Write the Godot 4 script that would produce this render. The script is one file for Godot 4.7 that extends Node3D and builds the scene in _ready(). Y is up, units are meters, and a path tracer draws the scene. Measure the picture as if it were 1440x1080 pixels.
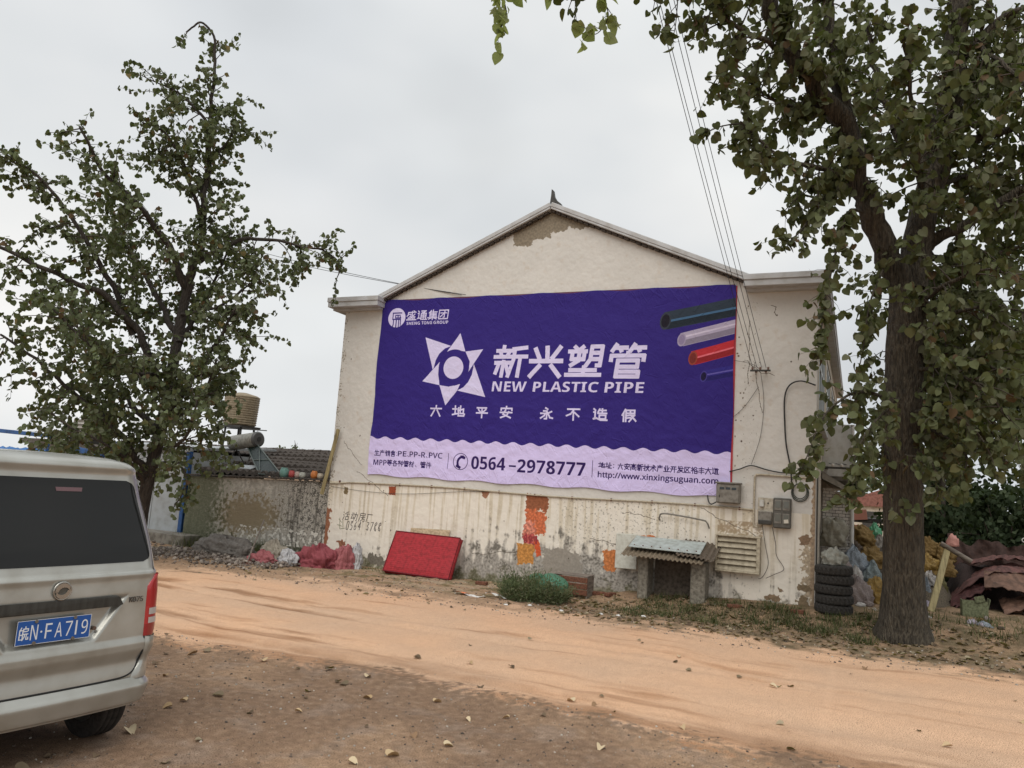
extends Node3D
# Axes: x runs along the gable wall, y is up, z comes out of the wall towards the dirt road. Units are metres.

var M := {}
var rng := RandomNumberGenerator.new()
var taken := {}
var ground_noise := FastNoiseLite.new()
var ground_fine := FastNoiseLite.new()

const LEFT_LIMBS := [
	["trunk", 0.165, 0.090, [Vector3(-4.16, -0.42, 2.57), Vector3(-4.09, 0.17, 2.63), Vector3(-3.93, 1.30, 2.72), Vector3(-3.75, 2.50, 2.70), Vector3(-3.63, 3.72, 2.72), Vector3(-3.51, 5.02, 2.74), Vector3(-3.38, 5.53, 2.76)]],
	["limb", 0.095, 0.016, [Vector3(-3.38, 5.53, 2.76), Vector3(-3.22, 6.39, 2.81), Vector3(-3.16, 7.65, 2.86), Vector3(-3.10, 9.08, 3.04), Vector3(-3.03, 9.91, 3.13), Vector3(-3.07, 10.51, 3.23), Vector3(-3.24, 10.70, 3.45), Vector3(-3.49, 10.47, 3.53)]],
	["limb", 0.085, 0.020, [Vector3(-3.46, 5.38, 2.77), Vector3(-3.57, 6.12, 3.26), Vector3(-3.81, 6.78, 3.91), Vector3(-3.96, 7.08, 4.46), Vector3(-3.95, 7.46, 4.85), Vector3(-4.05, 7.82, 5.06)]],
	["limb", 0.100, 0.025, [Vector3(-3.66, 3.00, 2.74), Vector3(-3.84, 4.18, 3.32), Vector3(-4.12, 4.88, 3.99), Vector3(-4.49, 5.11, 4.64), Vector3(-4.91, 5.37, 5.20), Vector3(-5.63, 5.69, 5.68)]],
	["limb", 0.060, 0.012, [Vector3(-3.29, 5.92, 2.77), Vector3(-2.86, 6.35, 2.42), Vector3(-2.47, 6.59, 2.06), Vector3(-1.80, 6.56, 1.52), Vector3(-1.29, 6.47, 1.17), Vector3(-1.07, 6.10, 1.01)]],
	["limb", 0.080, 0.020, [Vector3(-3.67, 2.72, 2.70), Vector3(-3.21, 3.41, 2.70), Vector3(-2.70, 3.92, 2.77), Vector3(-2.35, 4.41, 2.79), Vector3(-1.99, 4.98, 2.82)]],
	["limb", 0.050, 0.015, [Vector3(-3.17, 6.72, 2.83), Vector3(-3.31, 7.65, 3.26), Vector3(-3.50, 8.24, 3.65), Vector3(-3.87, 8.41, 3.95)]],
	["limb", 0.070, 0.020, [Vector3(-3.89, 1.58, 2.74), Vector3(-4.16, 2.49, 3.44), Vector3(-4.54, 3.08, 4.14), Vector3(-4.96, 3.60, 4.63), Vector3(-5.36, 3.99, 5.09)]],
	["limb", 0.070, 0.018, [Vector3(-3.97, 4.31, 3.40), Vector3(-4.37, 5.80, 4.24), Vector3(-4.95, 6.90, 5.00), Vector3(-5.42, 7.29, 5.49)]],
	["limb", 0.060, 0.016, [Vector3(-3.62, 3.14, 2.74), Vector3(-3.51, 3.08, 2.12), Vector3(-3.48, 3.49, 1.84), Vector3(-3.36, 4.13, 1.66)]],
	["limb", 0.030, 0.010, [Vector3(-3.84, 1.79, 2.75), Vector3(-3.11, 1.90, 2.77), Vector3(-2.80, 1.50, 2.79), Vector3(-2.93, 1.06, 2.89)]],
	["limb", 0.035, 0.012, [Vector3(-3.11, 8.72, 2.99), Vector3(-3.57, 9.21, 3.38), Vector3(-4.02, 9.44, 3.73)]],
	["limb", 0.030, 0.010, [Vector3(-3.13, 7.93, 2.89), Vector3(-2.88, 8.62, 2.65), Vector3(-2.82, 9.40, 2.63)]],
	["limb", 0.070, 0.020, [Vector3(-3.53, 4.29, 2.75), Vector3(-4.56, 5.52, 2.74), Vector3(-5.63, 6.68, 2.73), Vector3(-6.19, 7.67, 2.79)]],
	["limb", 0.070, 0.020, [Vector3(-3.76, 2.43, 2.70), Vector3(-4.78, 3.13, 2.71), Vector3(-6.00, 4.33, 2.77), Vector3(-7.07, 4.96, 2.91)]],
	["limb", 0.060, 0.015, [Vector3(-3.59, 4.01, 2.74), Vector3(-3.75, 4.85, 2.27), Vector3(-3.73, 5.72, 1.84), Vector3(-3.54, 6.90, 1.59)]],
	["limb", 0.050, 0.015, [Vector3(-3.80, 2.29, 2.69), Vector3(-2.87, 2.23, 3.04), Vector3(-2.34, 2.56, 3.29), Vector3(-2.04, 3.26, 3.48)]],
	["limb", 0.040, 0.012, [Vector3(-3.93, 1.44, 2.74), Vector3(-3.68, 1.96, 3.59), Vector3(-3.81, 2.24, 4.13), Vector3(-4.04, 2.39, 4.48)]],
	["limb", 0.040, 0.012, [Vector3(-3.72, 2.58, 2.70), Vector3(-3.01, 2.94, 2.76), Vector3(-2.54, 3.35, 2.83), Vector3(-2.21, 3.88, 2.98)]],
	["limb", 0.040, 0.012, [Vector3(-3.92, 1.44, 2.73), Vector3(-5.00, 1.95, 2.85), Vector3(-6.00, 2.48, 3.06), Vector3(-6.67, 2.89, 3.20)]],
	["limb", 0.040, 0.010, [Vector3(-3.47, 4.86, 2.81), Vector3(-2.60, 5.01, 2.66), Vector3(-1.95, 5.42, 2.64), Vector3(-1.56, 5.48, 2.59)]],
	["limb", 0.050, 0.012, [Vector3(-3.66, 3.58, 2.71), Vector3(-3.49, 3.53, 3.84), Vector3(-3.78, 4.03, 4.71), Vector3(-4.07, 4.56, 5.25)]],
]

const RIGHT_LIMBS := [
	["trunk", 0.330, 0.251, [Vector3(9.50, -0.01, 1.04), Vector3(9.51, 0.25, 1.12), Vector3(9.51, 1.06, 1.23), Vector3(9.50, 2.06, 1.39), Vector3(9.47, 3.07, 1.55), Vector3(9.51, 4.08, 1.68), Vector3(9.56, 4.99, 1.79)]],
	["limb", 0.195, 0.102, [Vector3(9.53, 4.88, 1.79), Vector3(9.20, 5.68, 2.16), Vector3(8.93, 6.36, 2.47), Vector3(8.71, 7.16, 2.79), Vector3(8.37, 7.46, 3.19), Vector3(8.01, 8.00, 3.64), Vector3(7.83, 8.36, 3.98), Vector3(7.72, 8.97, 4.32)]],
	["limb", 0.112, 0.065, [Vector3(8.75, 7.01, 2.76), Vector3(8.61, 7.94, 2.85), Vector3(8.49, 8.68, 2.92), Vector3(8.41, 9.64, 2.99)]],
	["limb", 0.223, 0.130, [Vector3(9.58, 4.94, 1.77), Vector3(9.76, 6.14, 1.77), Vector3(9.95, 7.21, 1.74), Vector3(10.14, 8.30, 1.71), Vector3(10.24, 9.40, 1.72), Vector3(10.32, 10.73, 1.78)]],
	["limb", 0.093, 0.047, [Vector3(9.78, 5.62, 1.68), Vector3(10.37, 5.97, 1.87), Vector3(10.94, 6.32, 1.96), Vector3(11.49, 6.62, 2.06)]],
	["limb", 0.074, 0.037, [Vector3(9.97, 7.06, 1.70), Vector3(10.48, 7.20, 1.80), Vector3(10.99, 7.27, 1.77), Vector3(11.51, 7.41, 1.66)]],
	["limb", 0.074, 0.037, [Vector3(10.14, 8.35, 1.72), Vector3(10.68, 8.90, 1.75), Vector3(11.20, 9.17, 1.76)]],
	["limb", 0.028, 0.006, [Vector3(9.08, 5.99, 2.30), Vector3(8.83, 5.96, 2.67), Vector3(8.69, 5.61, 2.88), Vector3(8.59, 5.16, 2.96), Vector3(8.49, 4.52, 3.01), Vector3(8.41, 3.80, 2.99)]],
	["limb", 0.028, 0.006, [Vector3(9.25, 3.43, 1.90), Vector3(8.84, 3.42, 2.49), Vector3(8.50, 3.05, 2.89), Vector3(8.30, 2.51, 3.10), Vector3(8.20, 2.21, 3.16)]],
	["limb", 0.056, 0.011, [Vector3(8.92, 6.42, 2.49), Vector3(8.38, 6.42, 3.14), Vector3(7.88, 6.45, 3.67), Vector3(7.48, 6.75, 4.10)]],
	["limb", 0.047, 0.014, [Vector3(8.10, 7.85, 3.58), Vector3(7.65, 7.81, 4.28), Vector3(7.29, 7.82, 4.85), Vector3(7.06, 8.06, 5.29)]],
	["limb", 0.056, 0.011, [Vector3(7.75, 8.94, 4.20), Vector3(7.05, 8.20, 5.92), Vector3(6.52, 7.45, 7.06), Vector3(6.06, 7.08, 7.61), Vector3(5.70, 6.79, 7.93)]],
	["limb", 0.011, 0.004, [Vector3(7.09, 8.19, 5.90), Vector3(7.04, 7.62, 5.94), Vector3(7.02, 7.11, 5.92), Vector3(6.99, 6.83, 5.94)]],
	["limb", 0.009, 0.004, [Vector3(6.53, 7.45, 7.05), Vector3(6.55, 6.82, 7.05), Vector3(6.59, 6.58, 7.00), Vector3(6.49, 6.38, 7.06), Vector3(6.40, 6.41, 7.16)]],
	["limb", 0.009, 0.004, [Vector3(5.85, 6.93, 7.79), Vector3(5.82, 6.47, 7.83), Vector3(5.84, 6.27, 7.79), Vector3(5.78, 6.05, 7.84)]],
	["limb", 0.047, 0.011, [Vector3(9.66, 4.37, 1.75), Vector3(10.07, 4.58, 2.10), Vector3(10.46, 4.61, 2.33), Vector3(10.85, 4.50, 2.34)]],
	["limb", 0.037, 0.009, [Vector3(9.62, 3.87, 1.70), Vector3(9.98, 3.79, 2.13), Vector3(10.36, 3.53, 2.32), Vector3(10.67, 3.12, 2.32)]],
	["limb", 0.033, 0.007, [Vector3(9.58, 3.07, 1.60), Vector3(9.91, 2.94, 1.94), Vector3(10.22, 2.66, 2.05), Vector3(10.03, 2.18, 2.27)]],
	["limb", 0.019, 0.006, [Vector3(9.50, 2.65, 1.78), Vector3(9.80, 2.54, 2.13), Vector3(9.87, 2.08, 2.23)]],
	["limb", 0.074, 0.028, [Vector3(9.85, 6.66, 1.80), Vector3(9.40, 7.60, 1.54), Vector3(9.11, 8.64, 1.42), Vector3(9.01, 9.68, 1.32)]],
	["limb", 0.065, 0.019, [Vector3(9.66, 5.60, 1.83), Vector3(10.30, 5.64, 0.84), Vector3(11.07, 6.06, 0.05), Vector3(11.64, 6.31, -0.47)]],
	["limb", 0.028, 0.007, [Vector3(8.82, 6.69, 2.63), Vector3(8.38, 5.93, 2.97), Vector3(8.13, 5.46, 3.21), Vector3(7.92, 5.37, 3.39)]],
	["limb", 0.047, 0.019, [Vector3(10.05, 7.76, 1.72), Vector3(10.69, 8.49, 0.98), Vector3(11.25, 8.96, 0.39)]],
	["limb", 0.023, 0.006, [Vector3(9.34, 5.54, 2.07), Vector3(9.06, 4.73, 2.48), Vector3(8.97, 4.10, 2.63), Vector3(8.89, 3.61, 2.70)]],
	["limb", 0.056, 0.019, [Vector3(9.76, 6.14, 1.77), Vector3(9.62, 6.66, 2.61), Vector3(9.50, 7.26, 3.26), Vector3(9.40, 7.82, 3.69)]],
	["limb", 0.047, 0.019, [Vector3(10.19, 8.82, 1.76), Vector3(10.58, 8.06, 2.38), Vector3(10.93, 7.37, 2.62)]],
	["limb", 0.037, 0.011, [Vector3(8.46, 7.39, 3.14), Vector3(8.00, 7.40, 3.05), Vector3(7.52, 7.76, 3.12), Vector3(7.22, 8.09, 3.20)]],
	["limb", 0.047, 0.011, [Vector3(9.57, 4.56, 1.82), Vector3(10.00, 4.43, 0.90), Vector3(10.66, 4.36, 0.09), Vector3(11.21, 4.56, -0.43)]],
	["limb", 0.047, 0.011, [Vector3(9.62, 4.67, 1.82), Vector3(9.97, 4.93, 2.30), Vector3(10.40, 5.04, 2.52), Vector3(10.74, 4.92, 2.55)]],
	["limb", 0.047, 0.011, [Vector3(9.67, 5.09, 1.76), Vector3(10.31, 5.14, 0.66), Vector3(10.88, 4.97, -0.12), Vector3(11.37, 4.52, -0.81)]],
	["limb", 0.042, 0.009, [Vector3(9.58, 3.66, 1.69), Vector3(10.10, 3.58, 0.84), Vector3(10.73, 3.35, 0.11), Vector3(11.29, 2.87, -0.52)]],
	["limb", 0.042, 0.009, [Vector3(9.61, 4.07, 1.73), Vector3(10.09, 4.03, 1.91), Vector3(10.58, 3.82, 1.96), Vector3(10.93, 3.44, 1.95)]],
	["limb", 0.033, 0.007, [Vector3(9.59, 3.25, 1.72), Vector3(9.96, 3.20, 2.25), Vector3(10.31, 2.92, 2.35), Vector3(10.51, 2.48, 2.30)]],
	["limb", 0.047, 0.011, [Vector3(9.90, 6.56, 1.76), Vector3(10.46, 6.86, 1.15), Vector3(11.00, 6.80, 0.60), Vector3(11.33, 6.46, 0.19)]],
	["limb", 0.019, 0.006, [Vector3(9.43, 3.43, 1.92), Vector3(9.06, 2.95, 2.62), Vector3(8.85, 2.46, 2.85), Vector3(8.81, 2.00, 2.85)]],
]


func _ready():
	rng.seed = 20231107
	ground_noise.seed = 4
	ground_noise.frequency = 0.35
	ground_noise.fractal_octaves = 4
	ground_fine.seed = 9
	ground_fine.frequency = 2.2
	ground_fine.fractal_octaves = 3
	build_camera_and_light()
	build_materials()
	build_ground()
	build_house()
	build_banner()
	build_yard_wall_and_sheds()
	build_trees()
	build_background_plants()
	build_van()
	build_wall_fittings()
	build_roadside_things()
	build_rubbish_heap()
	build_cables()
	build_ground_cover()

func build_camera_and_light():
	var cam := Camera3D.new()
	cam.name = "camera"
	add_child(cam)
	cam.transform = Transform3D(Basis(Vector3(0.91216, 0.06569, -0.40453), Vector3(-0.00579, 0.98904, 0.14756), Vector3(0.40979, -0.13226, 0.90254)).orthonormalized(), Vector3(8.892, 1.85, 13.819))
	cam.fov = rad_to_deg(2.0 * atan(540.0 / 1081.0))
	cam.near = 0.05
	cam.far = 1500.0
	cam.current = true
	var sun := DirectionalLight3D.new()
	sun.name = "sun"
	add_child(sun)
	sun.look_at_from_position(Vector3.ZERO, Vector3(-0.08, -0.78, -0.62), Vector3.UP)
	sun.light_energy = 0.5
	sun.light_angular_distance = 50.0
	sun.light_color = Color(1.0, 0.975, 0.94)
	sun.shadow_enabled = true
	var env := Environment.new()
	env.background_mode = Environment.BG_SKY
	var sky := Sky.new()
	var pano := PanoramaSkyMaterial.new()
	pano.panorama = overcast_sky()
	sky.sky_material = pano
	env.sky = sky
	env.tonemap_mode = Environment.TONE_MAPPER_LINEAR
	env.tonemap_exposure = 1.15
	env.sdfgi_enabled = true
	env.ssao_enabled = true
	env.ssil_enabled = true
	var we := WorldEnvironment.new()
	we.name = "world_environment"
	we.environment = env
	add_child(we)

const WISPS := [[Vector3(-0.399, 0.452, -0.798), 1.2, 0.012], [Vector3(-0.333, 0.531, -0.779), 0.8, 0.010], [Vector3(-0.519, 0.276, -0.809), 0.8, 0.010], [Vector3(0.3, 0.5, 0.8), 1.0, 0.02], [Vector3(0.8, 0.5, -0.3), 1.0, 0.02], [Vector3(-0.9, 0.4, 0.1), 1.0, 0.02]]

func overcast_sky() -> ImageTexture:
	# high thin cloud: pale grey with soft bluish and faintly warm patches, the same all round
	var w := 768
	var h := 384
	var n := FastNoiseLite.new()
	n.seed = 31
	n.frequency = 1.2
	n.fractal_octaves = 5
	n.fractal_gain = 0.45
	var n2 := FastNoiseLite.new()
	n2.seed = 77
	n2.frequency = 2.6
	n2.fractal_octaves = 4
	var im := Image.create(w, h, false, Image.FORMAT_RGBF)
	for y in h:
		var el := (0.5 - (y + 0.5) / h) * PI
		var e: float = maxf(el, 0.0)
		for x in w:
			var az := (x + 0.5) / w * TAU
			var d := Vector3(cos(el) * sin(az), sin(el) * 1.9, cos(el) * cos(az))
			var a := n.get_noise_3dv(d)
			var b := n2.get_noise_3dv(d * 0.9 + Vector3(5, 2, 1))
			var l := (0.676 + 0.16 * a + 0.09 * b - 0.02 * clampf(e / 0.6, 0.0, 1.0)) * (1.0 + 0.55 * smoothstep(0.55, 1.5, e))
			var warm := clampf(0.25 + 1.6 * b, 0.0, 1.0) * clampf(1.0 - e / 1.0, 0.0, 1.0)
			var cold := clampf(0.5 - 1.5 * a, 0.0, 1.0)
			var c := Vector3(0.975, 1.0, 1.01).lerp(Vector3(1.03, 0.995, 0.955), warm * 0.7).lerp(Vector3(0.95, 1.0, 1.05), cold * 0.7) * l
			# thin wisps that catch the low light over the gable
			var v := Vector3(cos(el) * sin(az), sin(el), cos(el) * cos(az))
			var glow := 0.0
			for q in WISPS:
				glow += float(q[1]) * exp(-v.distance_squared_to(q[0]) / float(q[2])) * clampf(0.5 + 2.2 * n2.get_noise_3dv(v * Vector3(4, 9, 4) + Vector3(3, 0, 9)), 0.0, 1.0)
			c += Vector3(0.10, 0.075, 0.04) * glow
			im.set_pixel(x, y, Color(c.x, c.y, c.z))
	return ImageTexture.create_from_image(im)

# ---------------------------------------------------------------- helpers: nodes
func numbered(called: String) -> String:
	if not taken.has(called):
		taken[called] = 0
		return called
	taken[called] += 1
	return "%s_%03d" % [called, taken[called]]

func thing(called: String, label: String, category: String, at := Vector3.ZERO, turn := 0.0, group := "") -> Node3D:
	var o := Node3D.new()
	o.name = numbered(called)
	add_child(o)
	o.position = at
	o.rotation.y = turn
	o.set_meta("label", label)
	o.set_meta("category", category)
	if group:
		o.set_meta("group", group)
	return o

func tag(o: Node3D, label: String, category: String, group := "") -> Node3D:
	o.set_meta("label", label)
	o.set_meta("category", category)
	if group:
		o.set_meta("group", group)
	return o

func obj(called: String, mesh: Mesh, m: Material, parent: Node = null) -> MeshInstance3D:
	var o := MeshInstance3D.new()
	o.mesh = mesh
	o.material_override = m
	if parent == null:
		o.name = numbered(called)
		add_child(o)
	else:
		o.name = called
		parent.add_child(o, true)
	return o

func single(called: String, mesh: Mesh, m: Material, label: String, category: String, at := Vector3.ZERO, group := "") -> MeshInstance3D:
	var o := obj(called, mesh, m)
	o.position = at
	tag(o, label, category, group)
	return o

func dup(o: Node3D, label: String) -> Node3D:
	var c: Node3D = o.duplicate()
	c.name = numbered(String(o.name).rstrip("0123456789").trim_suffix("_"))
	add_child(c)
	c.set_meta("label", label)
	return c

# ---------------------------------------------------------------- helpers: materials
func rgb(r: float, g: float, b: float) -> Color:
	return Color(r / 255.0, g / 255.0, b / 255.0)

func mat(c: Color, rough := 0.85, metal := 0.0) -> StandardMaterial3D:
	var m := StandardMaterial3D.new()
	m.albedo_color = c
	m.roughness = rough
	m.metallic = metal
	return m

func noise_tex(s: int, f: float, ramp: Array, size := 256, octaves := 4, stretch := Vector2i(1, 1)) -> ImageTexture:
	# seamless grey noise through a colour ramp of [offset, colour] pairs
	var n := FastNoiseLite.new()
	n.seed = s
	n.frequency = f
	n.fractal_octaves = octaves
	var im := n.get_seamless_image(size / stretch.x, size / stretch.y)
	im.convert(Image.FORMAT_RGB8)
	im.resize(size, size, Image.INTERPOLATE_CUBIC)
	var g := Gradient.new()
	g.offsets = PackedFloat32Array(ramp.map(func(p): return p[0]))
	g.colors = PackedColorArray(ramp.map(func(p): return p[1]))
	for y in size:
		for x in size:
			im.set_pixel(x, y, g.sample(im.get_pixel(x, y).r))
	return ImageTexture.create_from_image(im)

func bump_tex(s: int, f: float, size := 256, octaves := 4, stretch := Vector2i(1, 1)) -> ImageTexture:
	var n := FastNoiseLite.new()
	n.seed = s
	n.frequency = f
	n.fractal_octaves = octaves
	var im := n.get_seamless_image(size / stretch.x, size / stretch.y)
	im.convert(Image.FORMAT_RGB8)
	im.resize(size, size, Image.INTERPOLATE_CUBIC)
	return ImageTexture.create_from_image(im)

var shared := {}

func mottled(c: Color, c2: Color, s: int, metres := 1.0, rough := 0.9, relief := 0.0, stretch := Vector2i(1, 1), f := 0.02) -> StandardMaterial3D:
	# a surface that wanders between two tones, with relief in centimetres; the grey noise is shared between surfaces
	var m := mat(c, rough)
	var low := snappedf(clampf((c2.r + c2.g + c2.b) / maxf(c.r + c.g + c.b, 0.01), 0.45, 0.95), 0.1)
	var fq := 0.02 if f < 0.028 else 0.04 if f < 0.055 else 0.07
	var warm := Color(low, low * 0.985, low * 0.965)
	var key := "tone %s %s %.2f" % [stretch, fq, low]
	if not shared.has(key):
		shared[key] = noise_tex(shared.size() * 7 + 3, fq, [[0.15, warm], [0.5, Color.WHITE.lerp(warm, 0.35)], [0.85, Color.WHITE]], 256, 5, stretch)
	m.albedo_texture = shared[key]
	m.uv1_triplanar = true
	m.uv1_world_triplanar = false
	m.uv1_scale = Vector3.ONE / metres
	m.uv1_offset = Vector3(s * 0.37, s * 0.71, s * 0.53)
	if relief > 0.0:
		key = "relief %s %s" % [stretch, fq]
		if not shared.has(key):
			shared[key] = bump_tex(shared.size() * 5 + 50, fq * 2.0, 256, 5, stretch)
		m.heightmap_enabled = true
		m.heightmap_texture = shared[key]
		m.heightmap_scale = relief
	return m

# ---------------------------------------------------------------- helpers: shapes
func begin() -> SurfaceTool:
	var st := SurfaceTool.new()
	st.begin(Mesh.PRIMITIVE_TRIANGLES)
	return st

func tri(st: SurfaceTool, a: Vector3, b: Vector3, c: Vector3, out: Vector3):
	if (a - c).cross(a - b).dot(out) < 0.0:
		st.add_vertex(a); st.add_vertex(c); st.add_vertex(b)
	else:
		st.add_vertex(a); st.add_vertex(b); st.add_vertex(c)

func quad(st: SurfaceTool, a: Vector3, b: Vector3, c: Vector3, d: Vector3, out: Vector3):
	tri(st, a, b, c, out)
	tri(st, a, c, d, out)

func done(st: SurfaceTool) -> ArrayMesh:
	st.generate_normals()
	return st.commit()

func box(st: SurfaceTool, at: Vector3, size: Vector3, turn := Basis.IDENTITY, bevel := 0.0):
	st.set_smooth_group(-1)
	var h := size * 0.5
	var b: float = minf(bevel, minf(h.x, minf(h.y, h.z)) * 0.9)
	if b <= 0.0:
		for i in 3:
			for s in [-1.0, 1.0]:
				var n := Vector3.ZERO
				n[i] = s
				var u := Vector3.ZERO
				var v := Vector3.ZERO
				u[(i + 1) % 3] = h[(i + 1) % 3]
				v[(i + 2) % 3] = h[(i + 2) % 3]
				var c := n * h[i]
				quad(st, at + turn * (c - u - v), at + turn * (c + u - v), at + turn * (c + u + v), at + turn * (c - u + v), turn * n)
		return
	var k := h - Vector3.ONE * b
	for i in 3:
		var j := (i + 1) % 3
		var l := (i + 2) % 3
		for s in [-1.0, 1.0]:
			var n := Vector3.ZERO
			n[i] = s
			var u := Vector3.ZERO
			var v := Vector3.ZERO
			u[j] = k[j]
			v[l] = k[l]
			var c := n * h[i]
			quad(st, at + turn * (c - u - v), at + turn * (c + u - v), at + turn * (c + u + v), at + turn * (c - u + v), turn * n)
			for t in [-1.0, 1.0]:
				# chamfer between face (i, s) and face (j, t)
				var n2 := Vector3.ZERO
				n2[j] = t
				var p := Vector3.ZERO
				p[i] = s * h[i]
				p[j] = t * k[j]
				var q := Vector3.ZERO
				q[i] = s * k[i]
				q[j] = t * h[j]
				var w := Vector3.ZERO
				w[l] = k[l]
				quad(st, at + turn * (p - w), at + turn * (p + w), at + turn * (q + w), at + turn * (q - w), turn * (n + n2))
				if i == 0:
					for r in [-1.0, 1.0]:
						var sg := Vector3(s, t, r)
						tri(st, at + turn * (sg * Vector3(h.x, k.y, k.z)), at + turn * (sg * Vector3(k.x, h.y, k.z)), at + turn * (sg * Vector3(k.x, k.y, h.z)), turn * sg)

func box_mesh(size: Vector3, bevel := 0.0, at := Vector3.ZERO, turn := Basis.IDENTITY) -> ArrayMesh:
	var st := begin()
	box(st, at, size, turn, bevel)
	return done(st)

func tube(st: SurfaceTool, path: Array, radii: Array, sides := 8, caps := true, wob: FastNoiseLite = null, wobble := 0.0):
	# a round bar along path; radii one number for each point
	st.set_smooth_group(0)
	var rings := []
	var up := Vector3(0.123, 0.97, 0.21).normalized()
	for i in path.size():
		var d: Vector3 = path[mini(i + 1, path.size() - 1)] - path[maxi(i - 1, 0)]
		d = d.normalized()
		var side := up.cross(d)
		if side.length() < 0.1:
			side = Vector3(0.9, 0.1, 0.3).cross(d)
		side = side.normalized()
		var top := d.cross(side)
		up = top
		var ring := []
		for k in sides:
			var a := TAU * k / sides
			var o := side * cos(a) + top * sin(a)
			var r: float = radii[i]
			if wob:
				r *= 1.0 + wobble * wob.get_noise_3dv((path[i] + o * 0.6) * 2.0)
			ring.append(path[i] + o * r)
		rings.append(ring)
	for i in rings.size() - 1:
		for k in sides:
			var l := (k + 1) % sides
			var mid: Vector3 = (rings[i][k] + rings[i][l] + rings[i + 1][k] + rings[i + 1][l]) * 0.25
			quad(st, rings[i][k], rings[i][l], rings[i + 1][l], rings[i + 1][k], mid - (path[i] + path[i + 1]) * 0.5)
	if caps:
		st.set_smooth_group(-1)
		for e in [0, rings.size() - 1]:
			var out: Vector3 = (path[0] - path[1]) if e == 0 else (path[e] - path[e - 1])
			for k in sides:
				tri(st, path[e], rings[e][k], rings[e][(k + 1) % sides], out)

func bar(a: Vector3, b: Vector3, r: float, sides := 8) -> ArrayMesh:
	var st := begin()
	tube(st, [a, b], [r, r], sides)
	return done(st)

func even(n: int, r: float) -> Array:
	var a := []
	a.resize(n)
	a.fill(r)
	return a

func smooth_path(pts: Array, per := 6) -> Array:
	# Catmull-Rom through pts
	var out := []
	for i in pts.size() - 1:
		var p0: Vector3 = pts[maxi(i - 1, 0)]
		var p3: Vector3 = pts[mini(i + 2, pts.size() - 1)]
		for k in per:
			out.append((pts[i] as Vector3).cubic_interpolate(pts[i + 1], p0, p3, float(k) / per))
	out.append(pts[-1])
	return out

func grid(st: SurfaceTool, nu: int, nv: int, f: Callable, out: Vector3, group := 0, with_uv := false):
	# an open sheet; f(u, v) gives a point, u and v from 0 to 1
	st.set_smooth_group(group)
	var p := []
	for j in nv + 1:
		var row := PackedVector3Array()
		for i in nu + 1:
			row.append(f.call(float(i) / nu, float(j) / nv))
		p.append(row)
	var flip: bool = (p[0][0] - p[1][1]).cross(p[0][0] - p[0][1]).dot(out) < 0.0
	if out == Vector3.ZERO:
		flip = false
	for j in nv:
		for i in nu:
			var ij := [[i, j], [i + 1, j], [i + 1, j + 1], [i, j], [i + 1, j + 1], [i, j + 1]]
			if flip:
				ij = [[i, j], [i + 1, j + 1], [i + 1, j], [i, j], [i, j + 1], [i + 1, j + 1]]
			for q in ij:
				if with_uv:
					st.set_uv(Vector2(float(q[0]) / nu, float(q[1]) / nv))
				st.add_vertex(p[q[1]][q[0]])

func lathe(st: SurfaceTool, profile: Array, sides := 24, base := Transform3D.IDENTITY):
	# profile of Vector2(radius, height), turned about y
	st.set_smooth_group(0)
	for i in profile.size() - 1:
		var a: Vector2 = profile[i]
		var b: Vector2 = profile[i + 1]
		var nrm := Vector2(b.y - a.y, a.x - b.x)
		for k in sides:
			var t0 := TAU * k / sides
			var t1 := TAU * (k + 1) / sides
			var c0 := Vector3(cos(t0), 0, sin(t0))
			var c1 := Vector3(cos(t1), 0, sin(t1))
			var out := (c0 + c1).normalized() * nrm.x + Vector3.UP * nrm.y
			var p0 := c0 * a.x + Vector3.UP * a.y
			var p1 := c1 * a.x + Vector3.UP * a.y
			var p2 := c1 * b.x + Vector3.UP * b.y
			var p3 := c0 * b.x + Vector3.UP * b.y
			if a.x > 0.0001:
				tri(st, base * p0, base * p1, base * p2, base.basis * out)
			if b.x > 0.0001:
				tri(st, base * p0, base * p2, base * p3, base.basis * out)

func prism(st: SurfaceTool, outline: PackedVector2Array, at: Callable, front: Vector3):
	# a plate: outline mapped by at(point, 0 or 1) to its two faces, front points from face 0 to face 1
	st.set_smooth_group(-1)
	var idx := Geometry2D.triangulate_polygon(outline)
	for i in range(0, idx.size(), 3):
		tri(st, at.call(outline[idx[i]], 1), at.call(outline[idx[i + 1]], 1), at.call(outline[idx[i + 2]], 1), front)
		tri(st, at.call(outline[idx[i]], 0), at.call(outline[idx[i + 1]], 0), at.call(outline[idx[i + 2]], 0), -front)
	var cw := Geometry2D.is_polygon_clockwise(outline)
	for i in outline.size():
		var a := outline[i]
		var b := outline[(i + 1) % outline.size()]
		var e := (b - a).orthogonal() * (1.0 if cw else -1.0)
		var mid := (a + b) * 0.5
		var o: Vector3 = at.call(mid + e.normalized() * 0.01, 0) - at.call(mid, 0)
		quad(st, at.call(a, 0), at.call(b, 0), at.call(b, 1), at.call(a, 1), o)

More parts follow.
